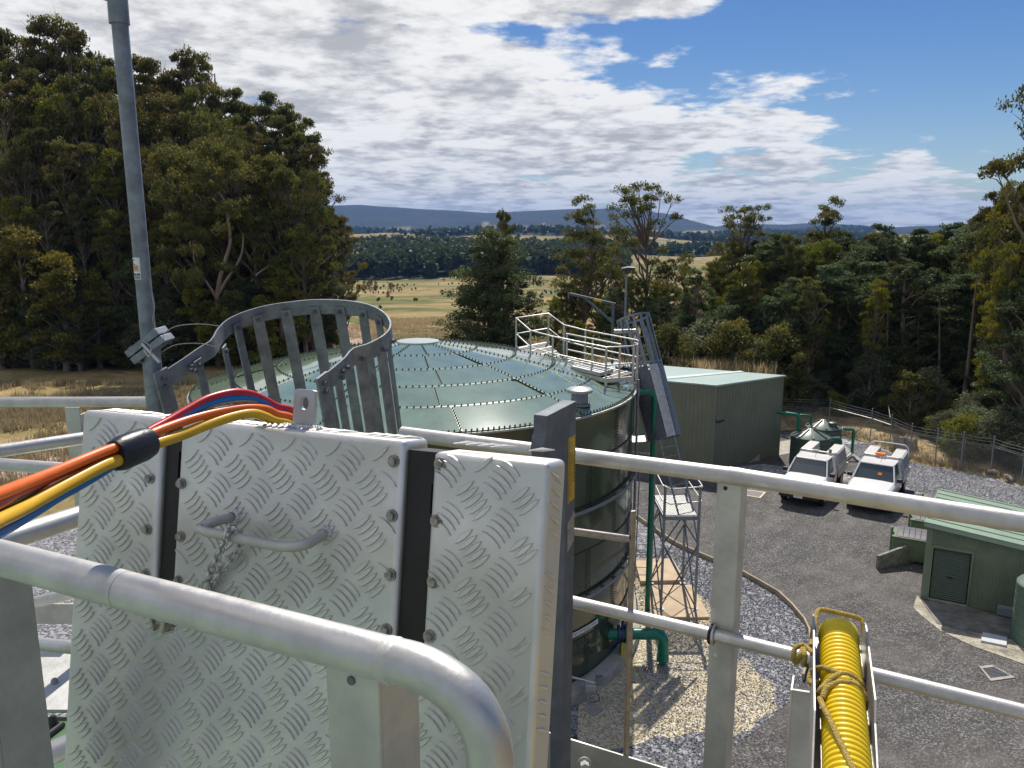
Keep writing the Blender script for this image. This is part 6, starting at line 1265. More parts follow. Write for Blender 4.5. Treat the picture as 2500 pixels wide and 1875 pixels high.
# ---- near guardrail with returned end
rl = thing('near_guardrail', 'thick aluminium handrail sloping across the foreground and curling down at its end', 'guardrail', tuple(at((700, 1875), .95)))
nA_ = at((0, 1363), 1.11); nB_ = at((960, 1610), .843); rdir = (nB_ - nA_).normalized(); rdir.z = 0; rdir.normalize(); zr = (nA_.z + nB_.z) / 2; nA_.z = nB_.z = zr
NP = Vector((-rdir.y, rdir.x, 0)); NP = NP if NP.dot(CAM - nA_) > 0 else -NP
rp = lambda p: onp(p, nB_, NP)
el = [rp(dp(*q)) for q in ((900, 1440), (950, 1464), (1000, 1502), (1036, 1552), (1055, 1608), (1060, 1680))]; el.append(el[-1] + Vector((0, 0, -.7)))
MB().tube([nA_ - rdir * .9, nA_, nA_.lerp(nB_, .38)], .0242, 24).build('rail', M_ALU, rl, 60)
MB().tube([nA_.lerp(nB_, .38), nB_], .0238, 24).build('rail', M_ALU, rl, 60)
MB().tube(smooth_path([nB_] + el[:-1], 6) + [el[-1]], .0241, 24).build('return_bend', M_ALU, rl, 60)
for q, rr_ in ((nB_, .0252), (nB_ - rdir * .006, .0248)):
    MB().tube([q - rdir * .004, q + rdir * .001, q + rdir * .005], [.0241, rr_, .0241], 24).build('weld_seam', M_ALUD, rl, 60)
def channel_post(parent, p, du_, nv, z0, z1, w=.060, fd=.075, th=.006, cham=.022, m=M_ALUD):
    """web facing the camera, two flanges running back with chamfered tops; p = top centre of web"""
    a, b_ = p - du_ * (w / 2), p + du_ * (w / 2); z_ = lambda q, z: Vector((q.x, q.y, z))
    MB().prism([z_(a, z0), z_(b_, z0), z_(b_, z1), z_(a, z1)], nv * th).build('post_web', m, parent, bevel=.0012)
    for e in (a, b_ - du_ * th):
        e = e + nv * th; f = e + nv * fd; MB().prism([z_(e, z0), z_(f, z0), z_(f, z1 - cham), z_(e + nv * (fd - cham * 1.2), z1), z_(e, z1)], du_ * th).build('post_flange', m, parent, bevel=.0012)
away = -NP
pc = (rp(dp(705, 1470)) + rp(dp(818, 1500))) / 2; channel_post(rl, Vector((pc.x, pc.y, 0)), rdir, away, zr - 1.2, zr - .022, (rp(dp(818, 1500)) - rp(dp(705, 1470))).length)
mb = MB(); hq = rp(Zq(575, 722)); mb.tube([hq + NP * .0008, hq + NP * .0016], .0052, 14); mb.build('bolt_hole', mat('hole_shade', (.16, .16, .165), .7), rl)
lx = onp(dp(86, 1400), nA_ + away * .081, NP); c0 = lx - away * .081 - rdir * .037; channel_post(rl, Vector((c0.x, c0.y, 0)), rdir, away, zr - 1.2, zr - .022, .075)
# lug under the rail that takes the chain
lg = rp(Z2(1210, 560)); lgw = Vector((lg.x, lg.y, zr - .024))
for s in (-1, 1): MB().prism([lgw + rdir * (s * .009) + Vector((0, 0, .003)) - rdir * .002, lgw + rdir * (s * .016) + Vector((0, 0, .003)), lgw + rdir * (s * .009) + Vector((0, 0, -.022)), lgw + rdir * (s * .006) + Vector((0, 0, -.022))], away * .016).build('chain_lug', M_RUST, rl)
MB().tube([lgw - rdir * .014 + Vector((0, 0, -.012)) + away * .006, lgw + rdir * .014 + Vector((0, 0, -.012)) + away * .006], .003, 8).build('chain_pin', M_RUST, rl, 60)
# chain
ch = thing('safety_chain', 'steel link chain looped over the grab handle and tied to the handrail lug', 'chain', tuple(lgw))
def link(c_, t_, s_, L_=.021, W_=.0115, r=.0021):
    pts_ = []
    for k in range(14):
        a = 2 * math.pi * k / 14; x = math.cos(a); y = math.sin(a); pts_.append(c_ + t_ * (x * W_ / 2 * .8 + (L_ - W_) / 2 * (1 if x > 0 else -1)) + s_ * (y * W_ / 2))
    MB().tube(pts_, r, 6, closed=True).build('link', M_STEEL, ch, 60)
def chain(pts_, pitch=.0165):
    P = smooth_path(pts_, 10); acc = 0.0; q = [P[0]]
    for a, b_ in zip(P, P[1:]):
        d_ = (b_ - a).length
        while acc + d_ >= pitch: a = a.lerp(b_, (pitch - acc) / d_); d_ = (b_ - a).length; acc = 0; q.append(a)
        acc += d_
    for k in range(len(q) - 1):
        t_ = (q[k + 1] - q[k]).normalized(); s0 = t_.cross(Nn_).normalized(); s_ = s0 if k % 2 else t_.cross(s0).normalized(); link((q[k] + q[k + 1]) / 2, t_, (s_ + s0 * .25).normalized())
chain([pl(Z1(1760, 1235), o5 + .013), pl(Z1(1740, 1310), o5 + .014), pl(Z1(1690, 1430), .035), pl(Z1(1640, 1530), .022), pl(Z1(1590, 1640), .018), pl(Z2(1555, 330), .02)])
chain([pl(Z1(1760, 1232), o5 + .014), pl(Z1(1835, 1236), o5 - .01), pl(Z1(1850, 1300), .03), pl(Z1(1830, 1400), .02), pl(Z1(1750, 1520), .018), pl(Z1(1640, 1640), .016), pl(Z2(1600, 350), .02), lgw + away * .05 + rdir * .09 + Vector((0, 0, .0)), lgw + away * .03 + rdir * .04 + Vector((0, 0, -.012)), lgw + away * .006 + Vector((0, 0, -.02))])

# ---- cables
def cdep(x): return .80 + .50 * min(1, max(0, x) / 2130) ** .85
def cable(name, label, pts_, r, m, dd=0.0, tail=True):
    P = [at(Z1(x, y), cdep(x) + dd) for x, y in pts_]
    if pts_[0][0] <= 40: P.insert(0, P[0] + (P[0] - P[1]) * 1.5)
    if tail and pts_[-1][0] > 2000: e = P[-1]; P += [e + Vector((.018, .022, -.012)), e + Vector((.030, .040, -.04)), e + Vector((.034, .05, -.08)), e + Vector((.036, .055, -.13)), e + Vector((.036, .055, -.18))]
    return tag(MB().tube(smooth_path(P, 6), r, 12).build(name, m, None, 60), label, 'cable')
cable('yellow_cable', 'thick yellow cable running over the tread plate gate, tapes to the bundle', [(0, 1165), (200, 1066), (400, 956), (600, 848), (800, 745), (905, 708), (1020, 660), (1170, 590), (1400, 512), (1600, 432), (1800, 368), (1950, 345), (2050, 372), (2115, 400)], .0082, M_CYEL)
cable('orange_cable', 'bright orange cable lying above the yellow one in the taped bundle', [(0, 962), (200, 884), (400, 806), (600, 722), (800, 640), (880, 612), (1010, 565), (1140, 515), (1300, 450), (1500, 382), (1700, 332), (1900, 303), (2050, 312), (2135, 350)], .0068, M_CORG, .004)
cable('red_cable', 'red cable arching highest above the gate in the bundle', [(0, 1035), (150, 955), (350, 860), (600, 748), (880, 640), (1000, 580), (1130, 492), (1300, 400), (1450, 312), (1600, 232), (1750, 190), (1850, 182), (1950, 200), (2050, 245), (2138, 292)], .0062, M_CRED, .012)
cable('blue_cable', 'blue cable showing between the red and orange cables', [(0, 1262), (120, 1195), (300, 1085), (450, 990), (700, 850), (940, 700), (1100, 590), (1300, 425), (1500, 320), (1650, 258), (1800, 228), (1920, 228), (2050, 262), (2130, 305)], .0062, M_CBLU, .012)
cable('braided_rope', 'tan braided rope lying between the blue and orange cables', [(150, 985), (300, 890), (600, 760), (900, 650), (1130, 545), (1400, 362), (1600, 288), (1800, 252), (1950, 250), (2050, 275), (2130, 315)], .0050, mat('braided_rope', (.62, .48, .30), .8, 0, .3, 300, .5, 500), .012)
cable('brown_cable', 'dark brown cable half hidden between the orange and yellow cables', [(0, 1062), (250, 940), (500, 790), (800, 668), (940, 625), (1100, 570)], .0045, M_CDRK, .012, False)
tpt = [at(Z1(x, y), cdep(x) + .006) for x, y in ((885, 672), (930, 655), (1020, 618), (1110, 585), (1160, 565))]
mb = MB(); mb.tube(tpt, [.0205, .0235, .0235, .0230, .0205], 18, flat=.80, side=(0, 0, 1)); tag(mb.build('tape_wrap', M_TAPE, None, 60), 'band of black tape binding the coloured cables together', 'tape')

# ---- ladder cage in front
cg = thing('ladder_cage_hoop', 'galvanised steel ladder cage with a curved top hoop and flat upright bars', 'ladder cage', tuple(CAM + Vector((-.75, 3.0, -1.7))))
AX = Vector((-.05031379, -.27528825, .96004422)); C0 = CAM + ray(*Z5(1300, 300)) * 3.0
cp_ = lambda x, y: onp(Z5(x, y), C0, AX)
hoop_px = [(235, 645), (300, 610), (400, 545), (500, 475), (590, 420), (612, 390), (640, 340), (700, 280), (800, 230), (950, 185), (1100, 160), (1280, 142), (1450, 143), (1600, 160), (1700, 190), (1770, 235), (1805, 290), (1795, 345), (1740, 395), (1650, 440), (1560, 466), (1530, 490), (1500, 530), (1420, 600), (1330, 670)]
HP = [cp_(*p) for p in hoop_px]; HW = .062
def sp(pts_): return smooth_path(pts_, 3)
MB().strap(HP[:5] + sp(HP[5:20]) + HP[20:], -AX, HW, .006).build('hoop', M_GALV, cg, 40)
ctr = sum(HP[6:18], Vector()) / 12
def upright(x, y, dn, w=.045, inward=.008, tw=None):
    p = cp_(x, y); d_ = (ctr - p); d_ -= AX * d_.dot(AX); d_.normalize()
    k = min(range(len(HP)), key=lambda i_: (HP[i_] - p).length); tg = (HP[min(k + 1, len(HP) - 1)] - HP[max(k - 1, 0)]).normalized()
    nrm = tg.cross(AX).normalized(); nrm = nrm if nrm.dot(d_) > 0 else -nrm
    p = p + nrm * inward - AX * dn
    MB().cbox(p - AX * .75, tg * w, nrm * .006, AX * 1.5).build('upright', M_GALV, cg, bevel=.001); MB().hexbolt(p + nrm * .003 - AX * .02, nrm, .009, .008, False).build('bolt', M_GALVD, cg, 40)
    MB().hexbolt(p - nrm * (.003 + inward + .004) - AX * .02, -nrm, .009, .008, False).build('bolt', M_GALVD, cg, 40)
for x, y in ((745, 255), (895, 200), (1090, 163), (1285, 142), (1460, 143), (1620, 163), (1730, 210), (640, 340), (1795, 340), (1740, 395), (1600, 455)): upright(x, y, .028 if x > 700 else .07)
for x, y in ((475, 495), (1450, 575)): upright(x, y, .03, .042)
for x, y in ((265, 640), (1330, 668)):                                            # wide end bars of the two arms
    p = cp_(x, y); tg = (HP[1] - HP[0]).normalized() if x < 600 else (HP[-1] - HP[-2]).normalized(); nrm = tg.cross(AX).normalized(); MB().cbox(p - AX * .74 - nrm * .007, tg * .058, nrm * .009, AX * 1.5).build('end_bar', M_GALV, cg, bevel=.001)
    for q in (.02, .05):
        for s in (-1, 1): MB().hexbolt(p - AX * q - nrm * (.007 - .006 * s), nrm * s, .009, .007, False).build('bolt', M_GALVD, cg, 40)
for x, y in ((445, 530), (465, 600 - 40), (1465, 562), (1500, 535)):
    p = cp_(x, y) - AX * .035; k = HP[2] if x < 600 else HP[-3]; nrm = (HP[1] - HP[0]).cross(AX).normalized() if x < 600 else (HP[-1] - HP[-2]).cross(AX).normalized()
    for s in (-1, 1): MB().hexbolt(p + nrm * .003 * s, nrm * s, .009, .009, False).build('bolt', M_GALVD, cg, 40)
lo_pts = [p - AX * 1.1 for p in HP]; MB().strap(lo_pts[4:21], -AX, HW, .006).build('hoop', M_GALV, cg, 40)

# ---- light pole at the left
po = thing('tilt_pole', 'slim galvanised tilt-down lamp pole with a bolted swivel joint and small label', 'pole', tuple(at(dp(335, 1000), 2.75)))
pb = at(dp(327, 870), 2.75); X_, Y_ = pb.x, pb.y; zj = aty(dp(322, 745), Y_).z
pj = aty(dp(322, 742), Y_); pt_ = aty(dp(257, 30), Y_); ptop = pt_ + (pt_ - pj) * .08
MB().tube([Vector((pj.x + .008, Y_, FLOOR)), Vector((pj.x + .004, Y_, pj.z))], .0305, 20).build('lower_tube', M_GALV, po, 60)
MB().tube([pj - Vector((0, 0, .02)), ptop], .0252, 20).build('upper_tube', M_GALV, po, 60)
c1 = aty(dp(258, 52), Y_); MB().tube([c1, ptop + (ptop - c1) * .4], [.031, .030], 20).build('top_collar', M_GALV, po, 60); MB().tube([aty(dp(246, 2), Y_), aty(dp(225, -6), Y_) + Vector((-.08, -.05, .01))], .006, 8).build('cable_tail', M_CDRK, po, 60)
sw = (aty(dp(357, 718), Y_) - aty(dp(287, 772), Y_)); swd = sw.normalized(); swn = Vector((0, 1, 0)).cross(swd).normalized(); pj2 = aty(dp(324, 745), Y_)
for s, th in ((.0145, .024), (-.0145, .024)): MB().cbox(pj2 + swn * s, swd * .135, Vector((0, .085, 0)), swn * th).build('swivel_flange', M_GALV, po, bevel=.002)
for a in (-.048, .048):
    for y in (-.03, .03): MB().tube([pj2 + swd * a + Vector((0, y, 0)) - swn * .030, pj2 + swd * a + Vector((0, y, 0)) + swn * .034], .0075, 6).build('flange_bolt', M_GALVD, po)
MB().tube([pj2 + Vector((-.005, -.045, .01)), pj2 + Vector((.055, -.06, -.05))], .006, 8).build('locking_pin', M_ALU, po, 60)
MB().tube(smooth_path([pj2 + Vector((0, -.045, .02)), pj2 + Vector((.03, -.06, 0)), pj2 + Vector((.02, -.06, -.03)), pj2 + Vector((0, -.05, -.01))], 5), .002, 6).build('pin_ring', M_STEEL, po, 60)
for k, pts_ in enumerate(([(344, 720), (330, 690), (334, 660), (322, 600)], [(352, 722), (380, 705), (430, 700), (480, 705)], [(346, 762), (380, 745), (430, 742), (470, 750)])): MB().tube(smooth_path([aty(dp(*q), Y_ - .02) for q in pts_], 6), .0016, 5).build('loose_wire', M_DEAD, po, 60)
# label wrapped on the pole
def polewrap(y0, y1, a0, a1, r, m, name, par):
    pa = aty(dp(0, y0), Y_); q0 = aty(dp(257 + (322 - 257) * (y0 - 30) / 712, y0), Y_); q1 = aty(dp(257 + (322 - 257) * (y1 - 30) / 712, y1), Y_); vs_ = []
    for k in range(9):
        a = a0 + (a1 - a0) * k / 8
        for q in (q0, q1): vs_.append(q + Vector((r * math.sin(a), -r * math.cos(a), 0)))
    return MB().add(vs_, [(2 * k, 2 * k + 2, 2 * k + 3, 2 * k + 1) for k in range(8)]).build(name, m, par, recalc=False), q0, q1
lb, q0, q1 = polewrap(556, 603, R(-85), R(12), .0262, M_SIGNW, 'label', po); polewrap(590, 601, R(-80), R(6), .0265, M_INK, 'label_band', lb); polewrap(572, 586, R(-55), R(4), .0265, mat('label_peach', (.75, .50, .36), .5), 'label_block', lb)
for k in range(4): polewrap(574 + 2.6 * k, 575 + 2.6 * k, R(-48), R(-8), .0267, M_CDRK, 'label_line', lb)
qm = q0.lerp(q1, .83); mb = MB(); tv, tf = text_mesh('pole', .021); mb.add([qm + Vector((.0267 * math.sin(v.x / .026 - R(35)), -.0269 * math.cos(v.x / .026 - R(35)), v.y)) for v in tv], tf); mb.build('lettering', M_SIGNW, lb, recalc=False)
qe = q0.lerp(q1, .2); mb = MB(); mb.tube([qe + Vector((.0267 * math.sin(R(-35) + .35 * math.cos(t)), -.0267 * math.cos(R(-35) + .35 * math.cos(t)), .008 * math.sin(t))) for t in np.linspace(1.0, 5.2, 12)], .0012, 5); mb.build('emblem', M_INK, lb)

# ---- platform guardrails at the left
gl = thing('left_guardrail', 'aluminium pipe guardrails and posts at the left corner of the platform', 'guardrail', (-1.9, 2.9, FLOOR))
def grail(a, b_, r=.0215, name='rail', m=M_ALU, parent=gl): return MB().tube([a, b_], r, 16).build(name, m, parent, 60)
ra, rb_ = atz(dp(-160, 869), ZR), atz(dp(345, 868), ZR); grail(ra, rb_); grail(atz(dp(-60, 983), ZR), atz(dp(200, 944), ZR)); 
a3, b3 = aty(dp(-60, 999), 2.62), aty(dp(175, 1015), 2.62); grail(a3, b3)
a4, b4 = atz(Z1(-200, 1400), ZR), atz(Z1(640, 1130), ZR); grail(a4, b4 + (b4 - a4) * .1, .0255)
pp = atz(dp(155, 880), ZR); MB().obox(Vector((pp.x - .028, pp.y, FLOOR)), (.056, 0, 0), (0, .006, 0), (0, 0, ZR - FLOOR)).build('post_web', M_ALUD, gl, bevel=.001); MB().obox(Vector((pp.x + .022, pp.y + .006, FLOOR)), (.006, 0, 0), (0, .06, 0), (0, 0, ZR - FLOOR - .03)).build('post_flange', M_ALUD, gl, bevel=.001)
Zg = zp(60, 1420, 3.65)
tz = FLOOR + .10
MB().prism([aty(Zg(-60, 200), 3.12), aty(Zg(480, 200), 3.12), aty(Zg(480, 378), 3.12), aty(Zg(-60, 378), 3.12)], (0, .006, 0)).build('toe_board', M_ALUD, gl)
grail(aty(Zg(-40, 215), 3.0), aty(Zg(460, 95), 2.85), .023); grail(aty(Zg(0, 545), 2.5), aty(Zg(480, 590), 2.4), .022)
grail(aty(Zg(40, 1620), 1.85), aty(Zg(460, 1430), 1.9), .03)
MB().prism([Vector((-3.2, 2.62, FLOOR)), Vector((-1.1, 2.62, FLOOR)), Vector((-1.1, 3.12, FLOOR)), Vector((-3.2, 3.12, FLOOR))], (0, 0, -.012)).build('deck_sheet', M_PLATE, gl)
y_ = lambda py: atz(Zg(230, py), FLOOR - .03).y
for k, (y0, y1, m_, dz) in enumerate(((1090, 1170, M_DARK, .0), (1035, 1090, M_BLACK, .012))): MB().prism([Vector((-3.2, y_(y1), FLOOR - .03)), Vector((-.9, y_(y1), FLOOR - .03)), Vector((-.9, y_(y0), FLOOR - .03)), Vector((-3.2, y_(y0), FLOOR - .03))], (0, 0, .01 + dz)).build('sealing_strip', m_, own)
MB().prism([Vector((-3.2, 1.6, FLOOR - .06)), Vector((-.9, 1.6, FLOOR - .06)), Vector((-.9, 2.62, FLOOR - .06)), Vector((-3.2, 2.62, FLOOR - .06))], (0, 0, .03)).build('roof_flange', M_OGRN, own)
for px_, m_ in ((Zg(275, 965), mat('grey_cap', (.30, .29, .28), .5)), (Zg(262, 1300), M_DARK)):
    c_ = atz(px_, FLOOR - .03); MB().lathe([(.024, 0), (.024, .008), (.017, .012), (.012, .042), (.008, .048), (0, .049)], c_, 16).build('bolt_cap', m_, own, 40)
mb = MB(); q0_, q1_ = atz(Zg(120, 1440), FLOOR - .02), atz(Zg(340, 1270), FLOOR - .02); mb.tube([q0_, q1_], .012, 6); mb.build('seal_bead', M_DARK, own, 60)

# ---- far right guardrail
gr_ = thing('right_guardrail', 'long aluminium pipe guardrail with channel post running to the right above the yard', 'guardrail', (.75, 2.1, FLOOR))
A1, A2, A3 = atz(dp(880, 938), ZR), atz(dp(1590, 1029), ZR), atz(dp(2330, 1148), ZR)
A1 = A1 + (A1 - A2) * .02; A3 = A2 + (A3 - A2) * 2.3; MB().tube([A1, A2], .024, 20).build('top_rail', M_ALU, gr_, 60); MB().tube([A2, A3], .0245, 20).build('top_rail', M_ALU, gr_, 60); MB().tube([A2 - (A2 - A1).normalized() * .02, A2, A2 + (A3 - A2).normalized() * .02], .0252, 20).build('rail_joint', M_ALU, gr_, 60)
ZM = CAM_H - 1.15; B1_, B2_, B3_ = atz(dp(1215, 1295), ZM), atz(dp(1545, 1372), ZM), atz(dp(2330, 1568), ZM)
B3_ = B2_ + (B3_ - B2_) * 2.0; MB().tube([B1_, B2_], .0195, 16).build('mid_rail', M_ALU, gr_, 60); MB().tube([B2_, B3_], .0195, 16).build('mid_rail', M_ALU, gr_, 60)
rd2 = (A3 - A2).normalized(); nv2 = Vector((-rd2.y, rd2.x, 0)); nv2 = nv2 if nv2.y > 0 else -nv2
pc2 = onp(dp(1574, 1080), A2, nv2); channel_post(gr_, Vector((pc2.x, pc2.y, 0)) - nv2 * .004, rd2, nv2, FLOOR - .35, ZR - .018, .068, .06, .006, .03)
channel_post(gr_, Vector((A3.x, A3.y, 0)) - rd2 * .1 - nv2 * .004, rd2, nv2, FLOOR - .35, ZR - .018, .068, .06, .006, .03)
hb = onp(Z7(1868, 402), A2, nv2); MB().tube([hb - nv2 * .006, hb - nv2 * .005], .006, 14).build('bolt_hole', M_BLACK, gr_); hb = onp(dp(1547, 1413), A2, nv2); MB().tube([hb - nv2 * .006, hb - nv2 * .005], .006, 14).build('bolt_hole', M_SIGNW, gr_)
cb = B2_ + (B2_ - B1_).normalized() * -.004; cx_ = (B3_ - B2_).normalized(); mb = MB(); ring_ = []
for k in range(20): a = 2 * math.pi * k / 20; ring_.append(cb + Vector((0, 0, 1)) * (.026 * math.cos(a)) + Vector((-cx_.y, cx_.x, 0)) * (.026 * math.sin(a)))
mb.tube(ring_, .005, 8, closed=True).build('clamp', M_STEEL, gr_, 60); mb = MB(); mb.tube([p * 1.0 - cx_ * .009 for p in ring_], .004, 6, closed=True).build('clamp_band', M_BLACK, gr_, 60)
tb0, tb1 = aty(dp(1175, 1580), 2.4), aty(dp(1500, 1680), 2.2)
MB().prism([tb0, tb1, tb1 + Vector((0, 0, -.16)), tb0 + Vector((0, 0, -.16))], (.003, .006, 0)).build('toe_board', M_ALUD, gr_, bevel=.001)
q = aty(dp(1262, 1650), 2.3); MB().hexbolt(q, (0, -1, .2), .016, .03).build('toe_bolt', M_ALUD, gr_, 40)
# fall arrest post with hooked head
fp = thing('fall_arrest_post', 'dark galvanised anchor post with a hooked head and yellow caution sticker', 'post', (.16, 2.2, FLOOR))
zh = CAM_H - .479; n0 = atz(Z6(430, 1155), zh); n1 = atz(Z6(655, 1040), zh); hd = (n1 - n0).normalized(); hn = Vector((-hd.y, hd.x, 0)); hn = hn if hn.x < 0 else -hn
HL = (n1 - n0).length; hpn = n0 + hd * 0; hv = lambda s, z: n0 + hd * s + Vector((0, 0, z))
st = HL - .075
prof = [(0, 0), (HL, 0), (HL, -1.75), (st, -1.75), (st, -.185), (st - .012, -.15)]
for k in range(9): a = R(-90) - R(180) * k / 8; pass
prof += [(.035, -.165), (.012, -.16), (.0, -.14), (-.012, -.11), (-.02, -.09), (-.012, -.06), (0, -.05)]
MB().prism([hv(s, z) for s, z in prof], hn * .040).build('post', M_GALVD, fp, bevel=.002)
sq = [onp(dp(*p), n0 + hd * 0, hn) for p in ((1228, 948), (1246, 936), (1246, 1072), (1228, 1087))]
s0 = max(st + .004, (sq[0] - n0).dot(hd)); s1 = min(HL - .003, (sq[1] - n0).dot(hd)); zt1 = (sq[1].z + sq[0].z) / 2 - zh; zb1 = (sq[2].z + sq[3].z) / 2 - zh
stk = MB(); stk.prism([hv(s0, zt1), hv(s1, zt1), hv(s1, zb1), hv(s0, zb1)], -hn * .0008); so2 = stk.build('sticker', M_YEL, fp)
mid_ = (s0 + s1) / 2; wS = s1 - s0; hS = zt1 - zb1; ex, ey = Vector((0, 0, -1)), hd
mb = MB()
for txt, off, size, kx in (('CAUTION', .28, .017, 1.0), ('FALL ARREST CAPABLE 15kN', -.02, .0125, 1), ('FALL PROTECTION REQUIRED', -.27, .0125, 1)):
    tv, tf = text_mesh(txt, size); w_ = max(v.x for v in tv) - min(v.x for v in tv); kx = min(1.15, hS * (.86 if len(txt) > 8 else .42) / w_)
    mb.add([hv(mid_ + wS * off + v.y, (zt1 + zb1) / 2) + ex * (v.x * kx) - hn * .0014 for v in tv], tf)
mb.build('lettering', M_INK, so2, recalc=False)
mb = MB()
for a, b_ in (((.08, .02), (.92, .02)), ((.08, .98), (.92, .98)), ((.08, .02), (.08, .98)), ((.92, .02), (.92, .98))):
    p, q = hv(s0 + wS * a[0], zt1 - hS * a[1]), hv(s0 + wS * b_[0], zt1 - hS * b_[1]); mb.tube([p - hn * .0012, q - hn * .0012], .0006, 4)
mb.build('sticker_border', M_INK, so2)
plt = MB(); plt.prism([hv(s0 + .002, zb1 - .06), hv(s1, zb1 - .04), hv(s1, zb1 - .13), hv(s0 + .002, zb1 - .15)], -hn * .0008); plt.build('rating_plate', mat('rating_plate', (.42, .36, .30), .5, .2, .3, 60), fp)
# gate bar
gb = thing('gate_bar', 'brown stained stainless gate bar with a vertical flat strip behind the anchor post', 'gate bar', tuple(aty(dp(1350, 1659), 2.3)))
M_SST = mat('stained_steel', (.36, .32, .28), .35, .85, .2, 30, rvar=.1)
v0_, v1_ = aty(dp(1368, 1103), 2.3), aty(dp(1341, 1690), 2.3); v1_.x = v0_.x; 
MB().cbox((v0_ + v1_) / 2, (.017, .008, 0), (-.003, .012, 0), (0, 0, v0_.z - v1_.z)).build('flat_bar', M_SST, gb, bevel=.003)
MB().tube([aty(dp(1205, 1143), 2.28), aty(dp(1357, 1164), 2.295)], .0115, 14).build('cross_tube', M_SST, gb, 60)

# ---- yellow conduit in its tray
hs = thing('conduit_tray', 'aluminium channel tray and bracket holding the yellow conduit on the guardrail', 'tray', tuple(at((2030, 1875), 1.9)))
h0_, h1_ = at((2047, 1546), 1.975), at((2070, 1905), 1.50); hd_ = (h1_ - h0_).normalized(); h1_ = h1_ + hd_ * .9; sx_ = Vector((1, 0, 0)); sx_ = (sx_ - hd_ * sx_.dot(hd_)).normalized(); up_ = sx_.cross(hd_).normalized(); up_ = up_ if up_.z > 0 else -up_
HR = .0450; HLn = (h1_ - h0_).length
mb = MB(); pts_, rs_ = [], []; PIT = .0162; n = int(HLn / PIT)
for k in range(n):
    for f, r in ((.0, HR * .87), (.12, HR * .965), (.26, HR * 1.0), (.44, HR * 1.01), (.62, HR * 1.0), (.76, HR * .965), (.88, HR * .87)): pts_.append(h0_ + hd_ * (.034 + (k + f) * PIT)); rs_.append(r)
mb.tube(pts_, rs_, 28); cnd = thing('yellow_conduit', 'yellow corrugated conduit lashed with tan rope in the metal tray', 'conduit', tuple(h1_)); mb.build('corrugated_tube', M_HOSE, cnd, 70)
MB().tube([h0_, h0_ + hd_ * .004, h0_ + hd_ * .03, h0_ + hd_ * .036], [HR * .98, HR * 1.03, HR * 1.05, HR * .98], 28).build('end_socket', M_HOSE, cnd, 40)
mb = MB()
Wt = .058; sd = .052
o_ = h0_ - hd_ * .045
MB().obox(o_ - sx_ * Wt - up_ * (HR + .008), sx_ * (2 * Wt), up_ * .005, hd_ * .62).build('tray_base', M_ALUD, hs, bevel=.001)
for s in (-1, 1):
    a = o_ + sx_ * (s * Wt) - up_ * (HR + .008); sd2 = .085
    q = [a, a + up_ * (sd2 - .03), a + up_ * sd2 * .9 + hd_ * .012, a + up_ * sd2 + hd_ * .04, a + up_ * sd2 + hd_ * (.42 if s < 0 else .34), a + up_ * (sd2 - .03) + hd_ * (.48 if s < 0 else .38), a + hd_ * .6]
    MB().prism(q, sx_ * (.0045 * s)).build('tray_side', M_ALU, hs, bevel=.001)
bk = at(dp(1760, 1500), 2.06); MB().obox(Vector((bk.x - .05, bk.y + .02, FLOOR - .4)), (.10, -.03, 0), (.004, .008, 0), (0, 0, bk.z - FLOOR + .4)).build('bracket_post', M_ALUD, hs, bevel=.001); MB().obox(Vector((bk.x - .056, bk.y + .02, FLOOR - .4)), (.006, 0, 0), (.03, .07, 0), (0, 0, bk.z - FLOOR + .4)).build('bracket_flange', M_ALU, hs, bevel=.001)
MB().cbox(Vector((bk.x + .012, bk.y + .006, bk.z - .16)), (.014, -.004, 0), (0, .01, 0), (0, 0, .09)).build('slot_bolt', M_STEEL, hs, bevel=.002)
rope = thing('lashing_rope', 'tan yellow rope lashed round the conduit, tray and mid rail', 'rope', tuple(at((2000, 1600), 1.9)))
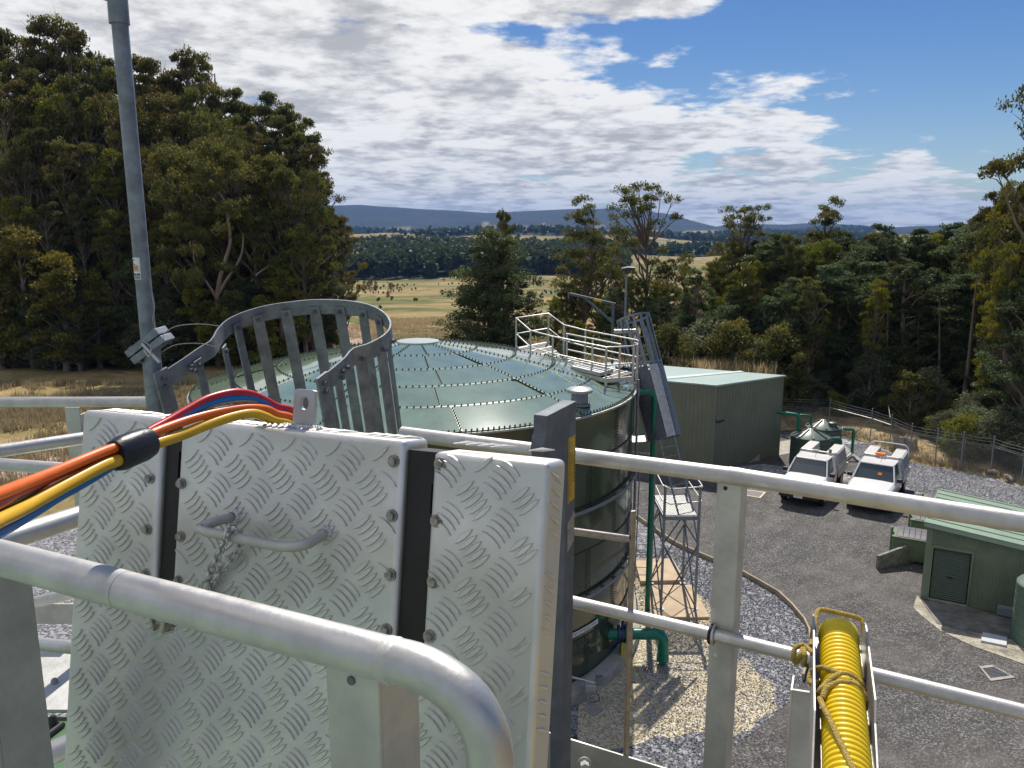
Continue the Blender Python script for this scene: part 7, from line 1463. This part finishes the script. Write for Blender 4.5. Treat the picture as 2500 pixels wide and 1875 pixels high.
def hdep(y): return 1.0 / (.5063 + (y - 619) / 1135 * .1604)                        # depth of the conduit axis under a view row
def rp_(pts_, name='rope_strand'): MB().tube(smooth_path([at(Zb(x, y), hdep(y) - (.055 * k + (.007 if k > .5 else 0))) for x, y, k in pts_], 7), .0062, 10).build(name, M_ROPE, rope, 60)
rp_([(255, 720, .3), (262, 640, .3), (285, 520, .4), (300, 455, .4), (330, 438, .4), (400, 448, .4), (500, 470, .4), (600, 496, .4), (640, 515, .3), (655, 560, .0), (660, 640, -.6)])
rp_([(270, 780, .4), (210, 720, .3), (165, 715, .3), (125, 745, .1), (120, 810, -.4), (135, 845, -1.2), (165, 800, .2), (190, 740, .4), (205, 790, .4), (200, 855, -.3), (215, 860, -1.2)])
rp_([(320, 1000, .1), (260, 1010, -.2), (240, 975, -.2), (260, 915, .1), (330, 885, .8), (400, 900, 1.02), (470, 935, 1.06), (560, 985, .98), (640, 1060, .6), (675, 1140, .2), (670, 1200, -.6)])
rp_([(330, 1150, -.2), (305, 1110, .3), (325, 1060, .75), (380, 1000, 1.0), (450, 945, 1.15), (520, 935, 1.15), (590, 965, .9), (640, 1010, .6), (665, 1060, .1)])
rp_([(340, 1120, .7), (370, 1050, .95), (430, 1010, 1.08), (500, 1000, 1.1), (580, 1010, 1.0), (640, 1050, .65), (670, 1110, .1)])
rp_([(320, 1125, .75), (350, 1190, .95), (400, 1290, 1.05), (460, 1420, 1.08), (530, 1570, 1.05), (600, 1720, .95)], 'tail_strand')
# ================================================================== HAZE
hz_m = bpy.data.materials.new('haze'); hz_m.use_nodes = True; nt = hz_m.node_tree; nt.nodes.clear()
pv = nt.nodes.new('ShaderNodeVolumePrincipled'); pv.inputs['Color'].default_value = (.25, .48, 1.0, 1); pv.inputs['Density'].default_value = 0.000074; pv.inputs['Anisotropy'].default_value = 0.0
om = nt.nodes.new('ShaderNodeOutputMaterial'); nt.links.new(pv.outputs[0], om.inputs['Volume'])
stuff(MB().box(-13000, 13000, -13000, 13000, -260, 420).build('haze', hz_m), 'thin blue haze filling the valley air', 'haze')
